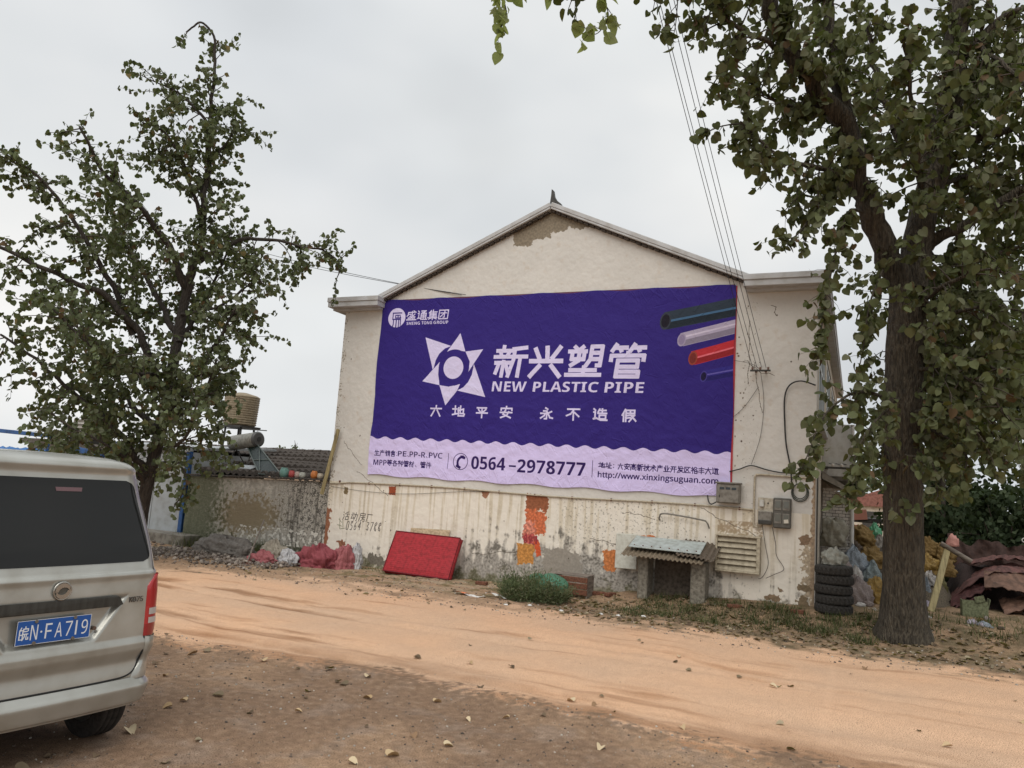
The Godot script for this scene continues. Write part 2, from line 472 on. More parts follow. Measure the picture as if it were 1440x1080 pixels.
func sack_mesh(s: int, size: Vector3, wrinkle := 0.12, fold := 0.0, flat := 0.35, detail := 26) -> ArrayMesh:
	# a slumped bag resting on y = 0: lumpy, creased, flattened underneath, with folds running down from the top
	var n := FastNoiseLite.new()
	n.seed = s
	n.frequency = 1.1
	n.fractal_octaves = 2
	var r := FastNoiseLite.new()
	r.seed = s + 500
	r.frequency = 1.7
	r.noise_type = FastNoiseLite.TYPE_SIMPLEX
	r.fractal_type = FastNoiseLite.FRACTAL_RIDGED
	r.fractal_octaves = 3
	var st := begin()
	st.set_smooth_group(0)
	var f := func(u: float, v: float) -> Vector3:
		var th := u * TAU
		var ph := (v - 0.5) * PI
		var d := Vector3(cos(ph) * cos(th), sin(ph), cos(ph) * sin(th))
		var k := 1.0 + 0.30 * n.get_noise_3dv(d * 1.0) - wrinkle * (r.get_noise_3dv(d * 0.9 + Vector3(0, d.y * 0.5, 0)) * 0.5 + 0.5) + wrinkle * 0.5
		var e := Vector3(cos(th), 0, sin(th))
		k *= 1.0 - fold * (r.get_noise_3dv(e * 1.3 + Vector3(0, d.y * 0.35, 0)) * 0.5 + 0.5) * (1.0 - absf(d.y) * 0.5)
		var p := d * k
		p.y += fold * 0.5 * n.get_noise_3dv(e * 2.6 + Vector3(7, 0, 0)) * maxf(d.y, 0.0)
		if p.y < -flat:
			p.y = -flat + (p.y + flat) * 0.06
		p.y = (p.y + flat + 0.04) / (1.0 + flat)
		return p * Vector3(size.x * 0.5, size.y, size.z * 0.5)
	grid(st, detail, int(detail * 0.7), f, Vector3.ZERO)
	return done(st)

# ---------------------------------------------------------------- helpers: print on images
# Chinese characters as brush strokes on a 21 x 21 square; each pair of letters is a point (a = 0 ... u = 20), x then y downwards.
const STROKES := {
	"六": "kbkf bgtg hjct mjrt", "地": "aghg ebep aqio jjsgsopo nbno kekstsup", "平": "cdrd eghk qgmk bmtm kdku",
	"安": "kakc cgcdtdtg jgfnrt ojlpct bktk", "永": "ibld fgkgktht bkikgobs rhlk ljprts", "不": "bctc lcgkan kgku miso",
	"造": "jbhg jdsd nbni hiti jljrsrsljl bbdd bgdgdpbr brfqltut", "假": "fbbk dhdu gcgu gcmcmhgh gllk gpmo ocscshnh nksklu nkut",
	"新": "fafc bdkd ddeg jdig ahlh blkl gkgu dncs inks tblc mcmjku mhuh qhqu", "兴": "ccfi jbki rbni aktk gnbu nntu",
	"塑": "dbfd ibgd aeke cgcjjjjg gegkcn nbnjln nbtbtnrn nftf njtj cqrq kokt atut", "管": "dabe ccjc fcge nale mctc pcqe kfkh bkbhthtk fkfu fkqkqofo frrrrufu",
	"盛": "cdsd cdcjal dhihimgm kbllrn qhkn naqc dpdt dpqpqt hpht mpmt atut", "通": "ibrbne keoe igit igsgstqt ikrk ioro ngnt bbdd bgdgdpbr brfqltut",
	"集": "gbcg eeen kakd eese ehrh ekrk ensn lelo aqtq koku jqct lqst", "团": "bbtbttbtbb ehqh mdmqkq mhep",
	"生": "fbci egsg kbkt fmqm btut", "产": "kakc cdsd gehh nelh disi didnbu", "销": "ebbh ddid chih bkik fhftiq pbph ldmg tdrg mimu mititusu mmtm mqtq",
	"售": "gbbh eeel eere ehqh elrl kekl kakd eoqoqueueo", "等": "dabe ccjc fcge nale mctc pcqe dhqh kfkj akuk bntn nkntkt fphr",
	"各": "ibdg hdqdbm ggtm fnqnqufufn", "种": "ibbd afkf fcfu fgan fgkl mfufunmnmf qbqu", "材": "aflf fbfu ffap fgkm lgug rbrupu rgls",
	"件": "fbbk dgdu kcih jgtg hmum obou", "址": "agig ebep aqio obot ojtj kjkt itut", "高": "kakc bdtd gfofoigigf bkbu bktktusu gnonorgrgn",
	"技": "agig ebetct anjk jgug pbpj kjsjiu kjuu", "术": "bhth kbku khbr khtr ncpe", "业": "hbhs nbns cgfn sgpn btut", "开": "cdsd akuk gdgkbu ndnu",
	"发": "ebdh dhth jbhkau hmqmfu gmut obqd", "区": "tcbcbtut ofeq fgpp", "裕": "dbfd agjgan fifu ghjk mbkf pbtf phjm phum lototululo",
	"丰": "cete djrj aptp kbku", "大": "agtg kbkgbu kgtu", "道": "ibkd pbnd hete nemh jhrhrtjtjh jlrl jprp bbdd bgdgdpbr brfqltut",
	"皖": "ebcf bfifitbtbf bmim nand jgjdtdtg lhrh jltl mlmpiu qlqtutuq", "活": "acce aidk auem rbjd ggug ngnm jmsmstjtjm",
	"动": "bdid ahjh ehapjo hlkq kgtgstpt obnkjt", "房": "kakc dcscshdh dcdkau mimk gltl mlkqfu lorosuou", "厂": "cdtd dddkau", "、": "cpgt",
	"0": "gbdedqgtntqqqenbgb", "3": "ecnbpfijpmpqnteq", "4": "mtmbdmqm", "5": "pbfbejmjppmtet", "6": "nbgfdmfsmtpomkfl", "7": "dbqbiu", "8": "ibdfinpqnteqejpfmbib",
}

func fill_poly(im: Image, pts: PackedVector2Array, c: Color):
	var lo := INF
	var hi := -INF
	for p in pts:
		lo = minf(lo, p.y)
		hi = maxf(hi, p.y)
	var n := pts.size()
	for y in range(maxi(0, int(lo)), mini(im.get_height() - 1, int(hi) + 1) + 1):
		var yy := y + 0.5
		var xs := []
		for i in n:
			var a := pts[i]
			var b := pts[(i + 1) % n]
			if (a.y <= yy) != (b.y <= yy):
				xs.append(a.x + (yy - a.y) / (b.y - a.y) * (b.x - a.x))
		xs.sort()
		for k in range(0, xs.size() - 1, 2):
			var x0 := int(round(xs[k]))
			var x1 := int(round(xs[k + 1]))
			if x1 > x0:
				im.fill_rect(Rect2i(x0, y, x1 - x0, 1), c)

func fill_line(im: Image, a: Vector2, b: Vector2, w: float, c: Color, cap := 0.5):
	var d := (b - a).normalized()
	if d == Vector2.ZERO:
		d = Vector2.RIGHT
	var n := d.orthogonal() * w * 0.5
	var e := d * w * cap
	fill_poly(im, PackedVector2Array([a - e + n, b + e + n, b + e - n, a - e - n]), c)

func fill_ellipse(im: Image, at: Vector2, r: Vector2, c: Color, turn := 0.0):
	var p := PackedVector2Array()
	for i in 40:
		p.append(at + (Vector2(cos(TAU * i / 40), sin(TAU * i / 40)) * r).rotated(turn))
	fill_poly(im, p, c)

func brush(im: Image, ch: String, r: Rect2, w: float, c: Color, shear := 0.0, cap := 0.5, wob := 0.0):
	for s in (STROKES[ch] as String).split(" "):
		var last := Vector2.ZERO
		for i in range(0, s.length(), 2):
			var q := Vector2((s.unicode_at(i) - 97) / 20.0, (s.unicode_at(i + 1) - 97) / 20.0)
			if wob > 0.0:
				q += Vector2(rng.randf_range(-wob, wob), rng.randf_range(-wob, wob))
			var p := Vector2(r.position.x + q.x * r.size.x + shear * (0.5 - q.y) * r.size.y, r.position.y + q.y * r.size.y)
			if i > 0:
				fill_line(im, last, p, w, c, cap)
			last = p

func brush_row(im: Image, text: String, r: Rect2, w: float, c: Color, fill := 0.88):
	var step := r.size.x / text.length()
	for i in text.length():
		brush(im, text[i], Rect2(r.position.x + step * (i + (1.0 - fill) * 0.5), r.position.y, step * fill, r.size.y), w, c)

func letters(im: Image, text: String, r: Rect2, c: Color, weight := 700, shear := 0.0, fat := 0.0):
	if fat > 0.0:
		for o in [Vector2(fat, 0), Vector2(-fat, 0), Vector2(0, fat), Vector2(0, -fat)]:
			letters(im, text, Rect2(r.position + o, r.size), c, weight, shear)
	var f := SystemFont.new()
	f.font_names = PackedStringArray(["Droid Sans"])
	f.font_weight = weight
	var t := TextMesh.new()
	t.text = text
	t.font = f
	t.font_size = 96
	t.pixel_size = 0.01
	t.depth = 0.0
	t.curve_step = 2.0
	var v := t.get_faces()
	var lo := Vector2(INF, INF)
	var hi := -lo
	for p in v:
		lo = lo.min(Vector2(p.x, p.y))
		hi = hi.max(Vector2(p.x, p.y))
	for i in range(0, v.size(), 3):
		var q := PackedVector2Array()
		for k in 3:
			var u := (v[i + k].x - lo.x) / (hi.x - lo.x)
			var w := (hi.y - v[i + k].y) / (hi.y - lo.y)
			q.append(Vector2(r.position.x + u * r.size.x + shear * (0.5 - w) * r.size.y, r.position.y + w * r.size.y))
		fill_poly(im, q, c)

func lettering(text: String, height: float, m: Material, parent: Node, at: Transform3D, weight := 700, thick := 0.003) -> MeshInstance3D:
	var f := SystemFont.new()
	f.font_names = PackedStringArray(["Droid Sans"])
	f.font_weight = weight
	var t := TextMesh.new()
	t.text = text
	t.font = f
	t.font_size = 64
	t.pixel_size = height / 46.0
	t.depth = thick
	var o := obj("lettering", t, m, parent)
	o.transform = at
	return o

# ---------------------------------------------------------------- materials
func build_materials():
	M.cement = mottled(rgb(150, 145, 136), rgb(112, 107, 98), 11, 1.3, 0.95, 0.5)
	M.fascia = mottled(rgb(190, 192, 194), rgb(172, 173, 174), 12, 2.0, 0.8, 0.12)
	M.roof_tile = mottled(rgb(92, 84, 78), rgb(58, 54, 50), 14, 0.6, 0.95, 0.6, Vector2i(1, 1), 0.03)
	M.dark_metal = mottled(rgb(66, 64, 60), rgb(48, 44, 40), 15, 0.5, 0.55, 0.1)
	M.rust = mottled(rgb(122, 78, 58), rgb(80, 52, 42), 16, 0.4, 0.85, 0.3, Vector2i(1, 1), 0.03)
	M.grey_box = mottled(rgb(132, 128, 120), rgb(112, 104, 94), 17, 0.5, 0.6, 0.05)
	M.alu = mat(rgb(176, 180, 180), 0.35, 0.7)
	M.cable = mat(rgb(34, 34, 34), 0.6)
	M.conduit = mottled(rgb(190, 180, 160), rgb(160, 148, 126), 18, 0.4, 0.7, 0.05)
	M.glass = mat(rgb(46, 54, 56), 0.06)
	M.white_paint = mottled(rgb(200, 200, 196), rgb(176, 175, 168), 19, 1.0, 0.6, 0.05)
	M.bark = mottled(rgb(92, 84, 71), rgb(46, 41, 34), 20, 0.8, 0.95, 6.0, Vector2i(1, 6), 0.06)
	M.bark_left = mottled(rgb(78, 72, 66), rgb(44, 40, 36), 21, 0.6, 0.95, 3.0, Vector2i(1, 6), 0.06)
	M.twig = mat(rgb(72, 64, 56), 0.9)
	M.wood = mottled(rgb(168, 154, 112), rgb(128, 114, 78), 22, 0.5, 0.85, 0.4, Vector2i(1, 8), 0.03)
	M.grey_wood = mottled(rgb(132, 122, 112), rgb(92, 82, 74), 23, 0.5, 0.9, 0.4, Vector2i(8, 1), 0.03)
	M.blue_steel = mottled(rgb(36, 84, 142), rgb(28, 66, 112), 24, 0.8, 0.5, 0.05)
	M.panel = mottled(rgb(168, 174, 178), rgb(148, 152, 154), 25, 1.5, 0.55, 0.05)
	M.plaster_side = mottled(rgb(196, 186, 170), rgb(176, 165, 148), 26, 1.6, 0.95, 0.3)
	M.green_plastic = mottled(rgb(70, 132, 106), rgb(58, 112, 90), 27, 0.5, 0.45, 0.05)
	M.brick = [mottled(rgb(198, 194, 188), rgb(178, 173, 166), 28, 0.2, 0.9, 0.3), mottled(rgb(186, 181, 175), rgb(166, 160, 154), 29, 0.2, 0.9, 0.3), mottled(rgb(206, 201, 195), rgb(188, 182, 175), 30, 0.2, 0.9, 0.3)]
	M.mortar = mat(rgb(84, 79, 74), 0.95)
	M.leaf = leaf_material()
	M.ground = ground_material()

func leaf_material() -> StandardMaterial3D:
	var m := mat(Color.WHITE, 0.65)
	m.metallic_specular = 0.2
	m.vertex_color_use_as_albedo = true
	m.backlight_enabled = true
	m.backlight = Color(0.68, 0.74, 0.40)
	m.cull_mode = BaseMaterial3D.CULL_DISABLED
	return m

# ---------------------------------------------------------------- ground
const G0 := Vector2(-9.0, -3.2)      # corner of the painted earth
const GS := Vector2(25.0, 18.0)      # its size in metres

func road_far(x: float) -> float:
	return 2.55 + 0.95 * smoothstep(1.0, -3.0, x) + 0.6 * smoothstep(8.5, 12.0, x)

func road_near(x: float) -> float:
	return 7.35 + 0.25 * smoothstep(5.0, 1.0, x) + 0.15 * smoothstep(6.5, 10.0, x)

func rut(z: float, at: float, wide: float) -> float:
	var d := (z - at) / wide
	return exp(-d * d)

func height(x: float, z: float) -> float:
	var h := 0.045 * ground_noise.get_noise_2d(x, z)
	h += 0.24 * smoothstep(3.4, 7.4, x) * smoothstep(1.55, 0.1, z)          # the earth is banked up against the house and round the big tree
	h += 0.05 * exp(-((x - 9.5) * (x - 9.5) + (z - 1.1) * (z - 1.1)) / 1.3)
	var on_road := smoothstep(road_far(x) - 0.3, road_far(x) + 0.5, z) * (1.0 - smoothstep(road_near(x) - 0.4, road_near(x) + 0.3, z))
	var bend := 0.5 * sin(x * 0.23 + 0.6)
	h -= on_road * 0.028 * (rut(z, 4.3 + bend * 0.6, 0.16) + rut(z, 4.75 + bend * 0.6, 0.12) + rut(z, 6.0 + bend, 0.2) + 0.7 * rut(z, 6.55 + bend, 0.14))
	h += 0.022 * smoothstep(0.4, 0.0, absf(z - road_near(x) - 0.12 * ground_noise.get_noise_2d(x * 3.0, 7.0)))
	h += 0.03 * smoothstep(0.5, 0.0, absf(z - road_far(x) + 0.3))
	h += (0.012 + 0.02 * (1.0 - on_road) * smoothstep(3.0, 1.5, z)) * ground_fine.get_noise_2d(x, z)
	return h * smoothstep(60.0, 25.0, Vector2(x - 6.0, z - 6.0).length())

func on_ground(x: float, z: float, lift := 0.0) -> Vector3:
	return Vector3(x, height(x, z) + lift, z)

func axis(lo: float, hi: float, step: float, reach: float) -> PackedFloat32Array:
	# fine steps from lo to hi, then ever longer ones out to reach
	var a := []
	var s := step
	var x := lo
	while x > -reach:
		s *= 1.35
		x -= s
		a.push_front(x)
	x = lo
	while x < hi:
		a.append(x)
		x += step
	s = step
	while x < reach:
		a.append(x)
		s *= 1.35
		x += s
	return PackedFloat32Array(a)

func build_ground():
	var xs := axis(-6.5, 14.5, 0.065, 700.0)
	var zs := axis(-1.5, 13.6, 0.065, 700.0)
	var nx := xs.size()
	var v := PackedVector3Array()
	var uv := PackedVector2Array()
	var uv2 := PackedVector2Array()
	for z in zs:
		for x in xs:
			v.append(Vector3(x, height(x, z), z))
			uv.append(Vector2((x - G0.x) / GS.x, (z - G0.y) / GS.y))
			uv2.append(Vector2(x, z) / 1.9)
	var nrm := PackedVector3Array()
	nrm.resize(v.size())
	for j in zs.size():
		for i in nx:
			var l := v[j * nx + maxi(i - 1, 0)]
			var r := v[j * nx + mini(i + 1, nx - 1)]
			var b := v[maxi(j - 1, 0) * nx + i]
			var f := v[mini(j + 1, zs.size() - 1) * nx + i]
			nrm[j * nx + i] = (f - b).cross(r - l).normalized()
	var idx := PackedInt32Array()
	for j in zs.size() - 1:
		for i in nx - 1:
			var k := j * nx + i
			idx.append_array([k, k + 1, k + nx + 1, k, k + nx + 1, k + nx])
	var arr := []
	arr.resize(Mesh.ARRAY_MAX)
	arr[Mesh.ARRAY_VERTEX] = v
	arr[Mesh.ARRAY_NORMAL] = nrm
	arr[Mesh.ARRAY_TEX_UV] = uv
	arr[Mesh.ARRAY_TEX_UV2] = uv2
	arr[Mesh.ARRAY_INDEX] = idx
	var am := ArrayMesh.new()
	am.add_surface_from_arrays(Mesh.PRIMITIVE_TRIANGLES, arr)
	var o := obj("ground", am, M.ground)
	o.set_meta("kind", "structure")
	o.set_meta("label", "bare earth yard with a sandy orange dirt road across it")

func noise_bytes(s: int, f: float, w: int, h: int, octaves: int, sx := 1, sy := 1) -> PackedByteArray:
	# grey noise of w x h, drawn out sx times along x or sy times along y
	var n := FastNoiseLite.new()
	n.seed = s
	n.frequency = f
	n.fractal_octaves = octaves
	var im := n.get_image(maxi(w / sx, 4), maxi(h / sy, 4))
	im.resize(w, h, Image.INTERPOLATE_CUBIC)
	im.convert(Image.FORMAT_L8)
	return im.get_data()

func ground_material() -> StandardMaterial3D:
	var w := 1300
	var h := 936
	var coarse := noise_bytes(1, 0.008, w, h, 4)
	var middle := noise_bytes(2, 0.035, w, h, 4)
	var fine := noise_bytes(3, 0.2, w, h, 3)
	var drawn := noise_bytes(5, 0.05, w, h, 4, 7, 1)
	var buf := PackedByteArray()
	buf.resize(w * h * 3)
	var sand := Vector3(217, 180, 149)
	var sand_dark := Vector3(158, 121, 92)
	var earth := Vector3(138, 114, 94)
	var earth_pale := Vector3(168, 140, 114)
	var grit := Vector3(146, 128, 114)
	var dust := Vector3(172, 158, 136)
	var litter := Vector3(116, 102, 80)
	var moss := Vector3(86, 84, 52)
	var k := 0
	for j in h:
		var z := G0.y + GS.y * (j + 0.5) / h
		for i in w:
			var x := G0.x + GS.x * (i + 0.5) / w
			var c := coarse[k] / 255.0
			var m := middle[k] / 255.0
			var f := fine[k] / 255.0
			var d := drawn[k] / 255.0
			var far_edge := road_far(x) + (m - 0.5) * 0.7 + (d - 0.5) * 0.9
			var near_edge := road_near(x) + (m - 0.5) * 0.5 + (c - 0.5) * 0.5 + (d - 0.5) * 0.25
			var road := clampf((z - far_edge) / 0.5 + 0.5, 0.0, 1.0) * clampf((near_edge + (f - 0.5) * 0.55 - z) / 0.22 + 0.5, 0.0, 1.0)
			# packed sand of the road, with darker damp wheel tracks
			var bend := 0.5 * sin(x * 0.23 + 0.6)
			var track := 1.1 * (rut(z, 4.3 + bend * 0.6, 0.13) + rut(z, 4.75 + bend * 0.6, 0.1)) * clampf((6.5 - x) / 5.0, 0.0, 1.0) + 0.9 * rut(z, 6.0 + bend, 0.25) * clampf((8.0 - x) / 5.0, 0.0, 1.0) + 0.5 * rut(z, 6.7 + bend, 0.2)
			var wet := clampf(track * (d * 1.7 - 0.25) + (d - 0.62) * 1.5 + (c - 0.6) * 0.9, 0.0, 0.85)
			wet = maxf(wet, clampf(1.0 - (near_edge - z) / 0.9, 0.0, 1.0) * clampf(0.35 + (d - 0.4) * 2.2, 0.0, 0.85))
			var col := sand.lerp(sand_dark, wet) + Vector3(10, 4, 0) * (c - 0.5) * 2.0
			# the near yard: darker damp earth with grit and paler dry patches
			var near := earth.lerp(earth_pale, clampf((c - 0.45) * 2.6 + (m - 0.5) * 0.8, 0.0, 1.0)).lerp(grit, clampf((m - 0.52) * 2.2, 0.0, 0.6))
			# the strip between road and wall
			var side := earth_pale.lerp(dust, clampf((d - 0.35) * 2.0, 0.0, 1.0) * clampf((4.6 - x) / 2.5, 0.0, 1.0) * clampf((2.6 - z) / 1.2, 0.0, 1.0))
			side = side.lerp(moss, clampf((m - 0.55) * 3.0, 0.0, 0.55) * clampf((2.4 - z) / 1.0, 0.0, 1.0))
			side = side.lerp(earth, clampf((c - 0.5) * 3.0, 0.0, 0.7) * clampf((z - 0.9) / 0.8, 0.0, 1.0))
			side = side.lerp(litter, clampf((x - 4.4) / 2.0, 0.0, 1.0) * clampf(0.55 + (m - 0.5) * 1.6, 0.0, 1.0))
			var base := side if z < (road_far(x) + road_near(x)) * 0.5 else near
			col = base.lerp(col, road)
			col *= lerpf(0.86, 0.965, road) + lerpf(0.28, 0.07, road) * f
			if f > 0.72 and road < 0.6:
				col = col.lerp(Vector3(158, 146, 130), (f - 0.72) * 3.0)
			buf[k * 3] = clampi(int(col.x), 0, 255)
			buf[k * 3 + 1] = clampi(int(col.y), 0, 255)
			buf[k * 3 + 2] = clampi(int(col.z), 0, 255)
			k += 1
	var m3 := mat(Color.WHITE, 0.95)
	m3.albedo_texture = ImageTexture.create_from_image(Image.create_from_data(w, h, false, Image.FORMAT_RGB8, buf))
	m3.metallic_specular = 0.25
	# grains and pebbles too small to build
	m3.detail_enabled = true
	m3.detail_blend_mode = BaseMaterial3D.BLEND_MODE_MUL
	m3.detail_uv_layer = BaseMaterial3D.DETAIL_UV_2
	m3.detail_albedo = noise_tex(41, 0.14, [[0.12, Color(0.50, 0.46, 0.43)], [0.36, Color(0.86, 0.85, 0.84)], [0.55, Color(0.97, 0.97, 0.97)], [0.9, Color(1, 1, 0.99)]], 1024, 4)
	m3.heightmap_enabled = true
	m3.heightmap_texture = ImageTexture.create_from_image(grain_relief(w, h))
	m3.heightmap_scale = 0.22
	return m3

func grain_relief(w: int, h: int) -> Image:
	var n := FastNoiseLite.new()
	n.seed = 61
	n.frequency = 0.30
	n.fractal_octaves = 4
	n.fractal_gain = 0.6
	var im := n.get_image(w, h)
	im.convert(Image.FORMAT_RGB8)
	return im

# ---------------------------------------------------------------- the house
const W0 := Vector2(-1.7, -0.4)      # corner of the painted plaster on the gable wall
const WS := Vector2(10.1, 8.0)

func wall_px(im: Image, a: float, y: float) -> Vector2:
	return Vector2((a - W0.x) / WS.x * im.get_width(), (W0.y + WS.y - y) / WS.y * im.get_height())

var soft := PackedByteArray()

func wall_patch(im: Image, buf: PackedByteArray, rough: PackedByteArray, pts: Array, c: Vector3, ragged := 0.05, vary := 0.14):
	# a patch with a ragged outline, in wall metres
	var w := im.get_width()
	var h := im.get_height()
	var poly := PackedVector2Array()
	var lo := Vector2(INF, INF)
	var hi := -lo
	for p in pts:
		var q := wall_px(im, p[0], p[1])
		poly.append(q)
		lo = lo.min(q)
		hi = hi.max(q)
	var r := ragged / WS.x * w * 2.0
	for y in range(maxi(int(lo.y - r), 0), mini(int(hi.y + r), h - 1)):
		for x in range(maxi(int(lo.x - r), 0), mini(int(hi.x + r), w - 1)):
			var k := y * w + x
			var n1 := soft[k] / 255.0 - 0.5 + 0.25 * (rough[k] / 255.0 - 0.5)
			var n2 := soft[(k + w * 37 + 91) % (w * h)] / 255.0 - 0.5 + 0.25 * (rough[(k + w * 37 + 91) % (w * h)] / 255.0 - 0.5)
			if Geometry2D.is_point_in_polygon(Vector2(x + n1 * r * 1.3, y + n2 * r * 1.3), poly):
				var t := 1.0 + vary * 2.0 * (rough[(k + w * 11 + 17) % (w * h)] / 255.0 - 0.5)
				buf[k * 3] = clampi(int(c.x * t), 0, 255)
				buf[k * 3 + 1] = clampi(int(c.y * t), 0, 255)
				buf[k * 3 + 2] = clampi(int(c.z * t), 0, 255)

func rect_pts(a0: float, y0: float, a1: float, y1: float) -> Array:
	return [[a0, y0], [a1, y0], [a1, y1], [a0, y1]]

func gable_material() -> StandardMaterial3D:
	var w := 1454
	var h := 1152
	var coarse := noise_bytes(71, 0.006, w, h, 4)
	var middle := noise_bytes(72, 0.025, w, h, 4)
	var fine := noise_bytes(73, 0.11, w, h, 4)
	var runs := noise_bytes(74, 0.055, w, h, 5, 1, 22)
	var thin := noise_bytes(75, 0.32, w, h, 2, 1, 60)
	var buf := PackedByteArray()
	buf.resize(w * h * 3)
	var cream := Vector3(205, 202, 196)
	var pale := Vector3(211, 208, 202)
	var buff := Vector3(234, 226, 212)
	var soot := Vector3(112, 102, 86)
	var ochre := Vector3(176, 156, 116)
	var grey := Vector3(142, 137, 130)
	var dark := Vector3(96, 92, 84)
	var mossy := Vector3(94, 92, 66)
	var k := 0
	for j in h:
		var y := W0.y + WS.y * (1.0 - (j + 0.5) / h)
		for i in w:
			var a := W0.x + WS.x * (i + 0.5) / w
			var c := coarse[k] / 255.0
			var m := middle[k] / 255.0
			var f := fine[k] / 255.0
			var r := runs[k] / 255.0
			var t := thin[k] / 255.0
			var col := cream.lerp(pale, clampf(c * 1.6 - 0.4, 0.0, 1.0))
			col *= 0.985 + 0.03 * f
			if m > 0.66:
				col = col.lerp(Vector3(188, 170, 150), (m - 0.66) * 1.2)
			var line := 1.74 + 0.02 * sin(a * 1.3)
			if y < line:
				col = col.lerp(buff, 0.75)
				# rain runs under the conduit
				var below := line - y
				var reach := 0.25 + 1.9 * r
				var run := clampf((r - 0.50) * 3.4, 0.0, 1.0) * clampf((reach - below) * 1.6, 0.0, 1.0)
				run = maxf(run, clampf((t - 0.66) * 3.0, 0.0, 0.6) * clampf((0.25 + c * 0.9 - below) * 2.5, 0.0, 1.0))
				col = col.lerp(soot, run * 0.24 * (0.1 + 1.4 * f) * clampf(c * 2.4 - 0.5, 0.15, 1.0))
				col = col.lerp(ochre, clampf((r - 0.50) * 1.6, 0.0, 0.25) * clampf(1.3 - below, 0.0, 1.0))
				# grey, rubbed and washed-out render low down in the middle of the wall
				var zone := clampf((a - 1.2) / 1.0, 0.0, 1.0) * clampf((7.2 - a) / 0.8, 0.0, 1.0)
				var top := 0.28 + 0.62 * zone + (m - 0.5) * 0.9 + (r - 0.5) * 0.7
				var worn := clampf((top - y) * 3.2, 0.0, 1.0)
				col = col.lerp(grey, worn * (0.45 + 0.35 * zone) * (0.55 + 0.9 * f))
				col = col.lerp(dark, clampf((m + f * 0.5 - 0.86) * 4.0, 0.0, 0.6) * worn)
				var pit := clampf((f - 0.70) * 6.0, 0.0, 0.6) * clampf((a - 3.6) / 0.5, 0.0, 1.0) * clampf((6.5 - a) / 0.5, 0.0, 1.0)
				col = col.lerp(dark, pit)
				col = col.lerp(mossy, clampf((0.20 + (m - 0.5) * 0.5 - y) * 5.0, 0.0, 0.75) * (0.5 + f * 0.6))
			# flaking corner on the far edge
			if a < -1.30 and f + m * 0.5 > 0.86 + (a + 1.58) * 1.7:
				col = Vector3(132, 124, 112) * (0.8 + 0.4 * f)
			if absf(a - 7.2) < 0.12 and f > 0.80 and y < 5.4:
				col = col.lerp(Vector3(120, 112, 102), 0.6)
			buf[k * 3] = clampi(int(col.x), 0, 255)
			buf[k * 3 + 1] = clampi(int(col.y), 0, 255)
			buf[k * 3 + 2] = clampi(int(col.z), 0, 255)
			k += 1
	soft = noise_bytes(76, 0.05, w, h, 3)
	var im := Image.create(w, h, false, Image.FORMAT_RGB8)
	# cement showing where the plaster fell off below the ridge
	wall_patch(im, buf, fine, [[3.31, 7.5], [4.3, 7.02], [3.86, 6.99], [3.61, 7.04], [3.57, 6.97], [3.25, 6.96], [3.24, 6.86], [2.88, 6.84], [2.84, 6.72], [2.46, 6.73], [2.40, 7.0], [3.02, 7.4]], Vector3(136, 126, 110), 0.03)
	wall_patch(im, buf, fine, [[4.2, 7.05], [4.7, 6.85], [4.9, 6.70], [4.4, 6.92]], Vector3(170, 158, 142), 0.04)
	# bare brick and old painted notices
	wall_patch(im, buf, fine, rect_pts(-0.05, 1.52, 0.12, 1.70), Vector3(150, 78, 54), 0.012)
	wall_patch(im, buf, fine, [[2.1, 1.74], [2.3, 1.74], [2.22, 1.60], [2.14, 1.62]], Vector3(150, 108, 86), 0.02)
	wall_patch(im, buf, fine, [[3.08, 1.74], [3.53, 1.74], [3.52, 1.40], [3.36, 1.46], [3.26, 1.42], [3.08, 1.45]], Vector3(146, 92, 66), 0.03)
	wall_patch(im, buf, fine, [[3.08, 1.46], [3.52, 1.42], [3.49, 1.0], [3.30, 0.98], [3.08, 1.02]], Vector3(196, 110, 76), 0.05, 0.25)
	wall_patch(im, buf, fine, [[3.06, 1.2], [3.30, 1.24], [3.28, 0.86], [3.05, 0.84]], Vector3(206, 132, 112), 0.07, 0.4)
	wall_patch(im, buf, fine, [[3.05, 0.98], [3.36, 0.96], [3.36, 0.80], [3.04, 0.80]], Vector3(168, 84, 78), 0.06, 0.4)
	wall_patch(im, buf, fine, [[3.30, 0.86], [3.42, 0.84], [3.44, 0.62], [3.36, 0.58], [3.31, 0.70]], Vector3(200, 92, 58), 0.03)
	wall_patch(im, buf, fine, [[2.95, 0.78], [3.30, 0.80], [3.30, 0.44], [2.97, 0.40]], Vector3(190, 134, 74), 0.03, 0.22)
	wall_patch(im, buf, fine, rect_pts(4.68, 0.44, 4.92, 0.84), Vector3(190, 120, 74), 0.04, 0.22)
	wall_patch(im, buf, fine, [[5.3, 1.12], [5.5, 1.17], [5.72, 1.10], [5.7, 1.04], [5.34, 1.05]], Vector3(198, 112, 62), 0.02)
	# smooth grey cement repairs and fallen plaster
	wall_patch(im, buf, fine, [[3.50, 0.72], [3.9, 0.80], [4.22, 0.68], [4.30, 0.18], [3.48, 0.16]], Vector3(150, 143, 133), 0.05, 0.08)
	wall_patch(im, buf, fine, [[-0.46, 0.14], [-0.40, 0.30], [-0.34, 0.31], [-0.28, 0.24], [-0.12, 0.28], [0.06, 0.12], [-0.2, 0.06]], Vector3(118, 112, 102), 0.04)
	wall_patch(im, buf, fine, [[-1.24, 0.45], [-1.1, 0.50], [-1.02, 0.42], [-1.06, 0.34], [-1.16, 0.34]], Vector3(140, 96, 74), 0.03)
	wall_patch(im, buf, fine, [[-1.7, 1.2], [-1.49, 1.15], [-1.47, 0.7], [-1.52, 0.3], [-1.7, 0.2]], Vector3(146, 100, 76), 0.05)
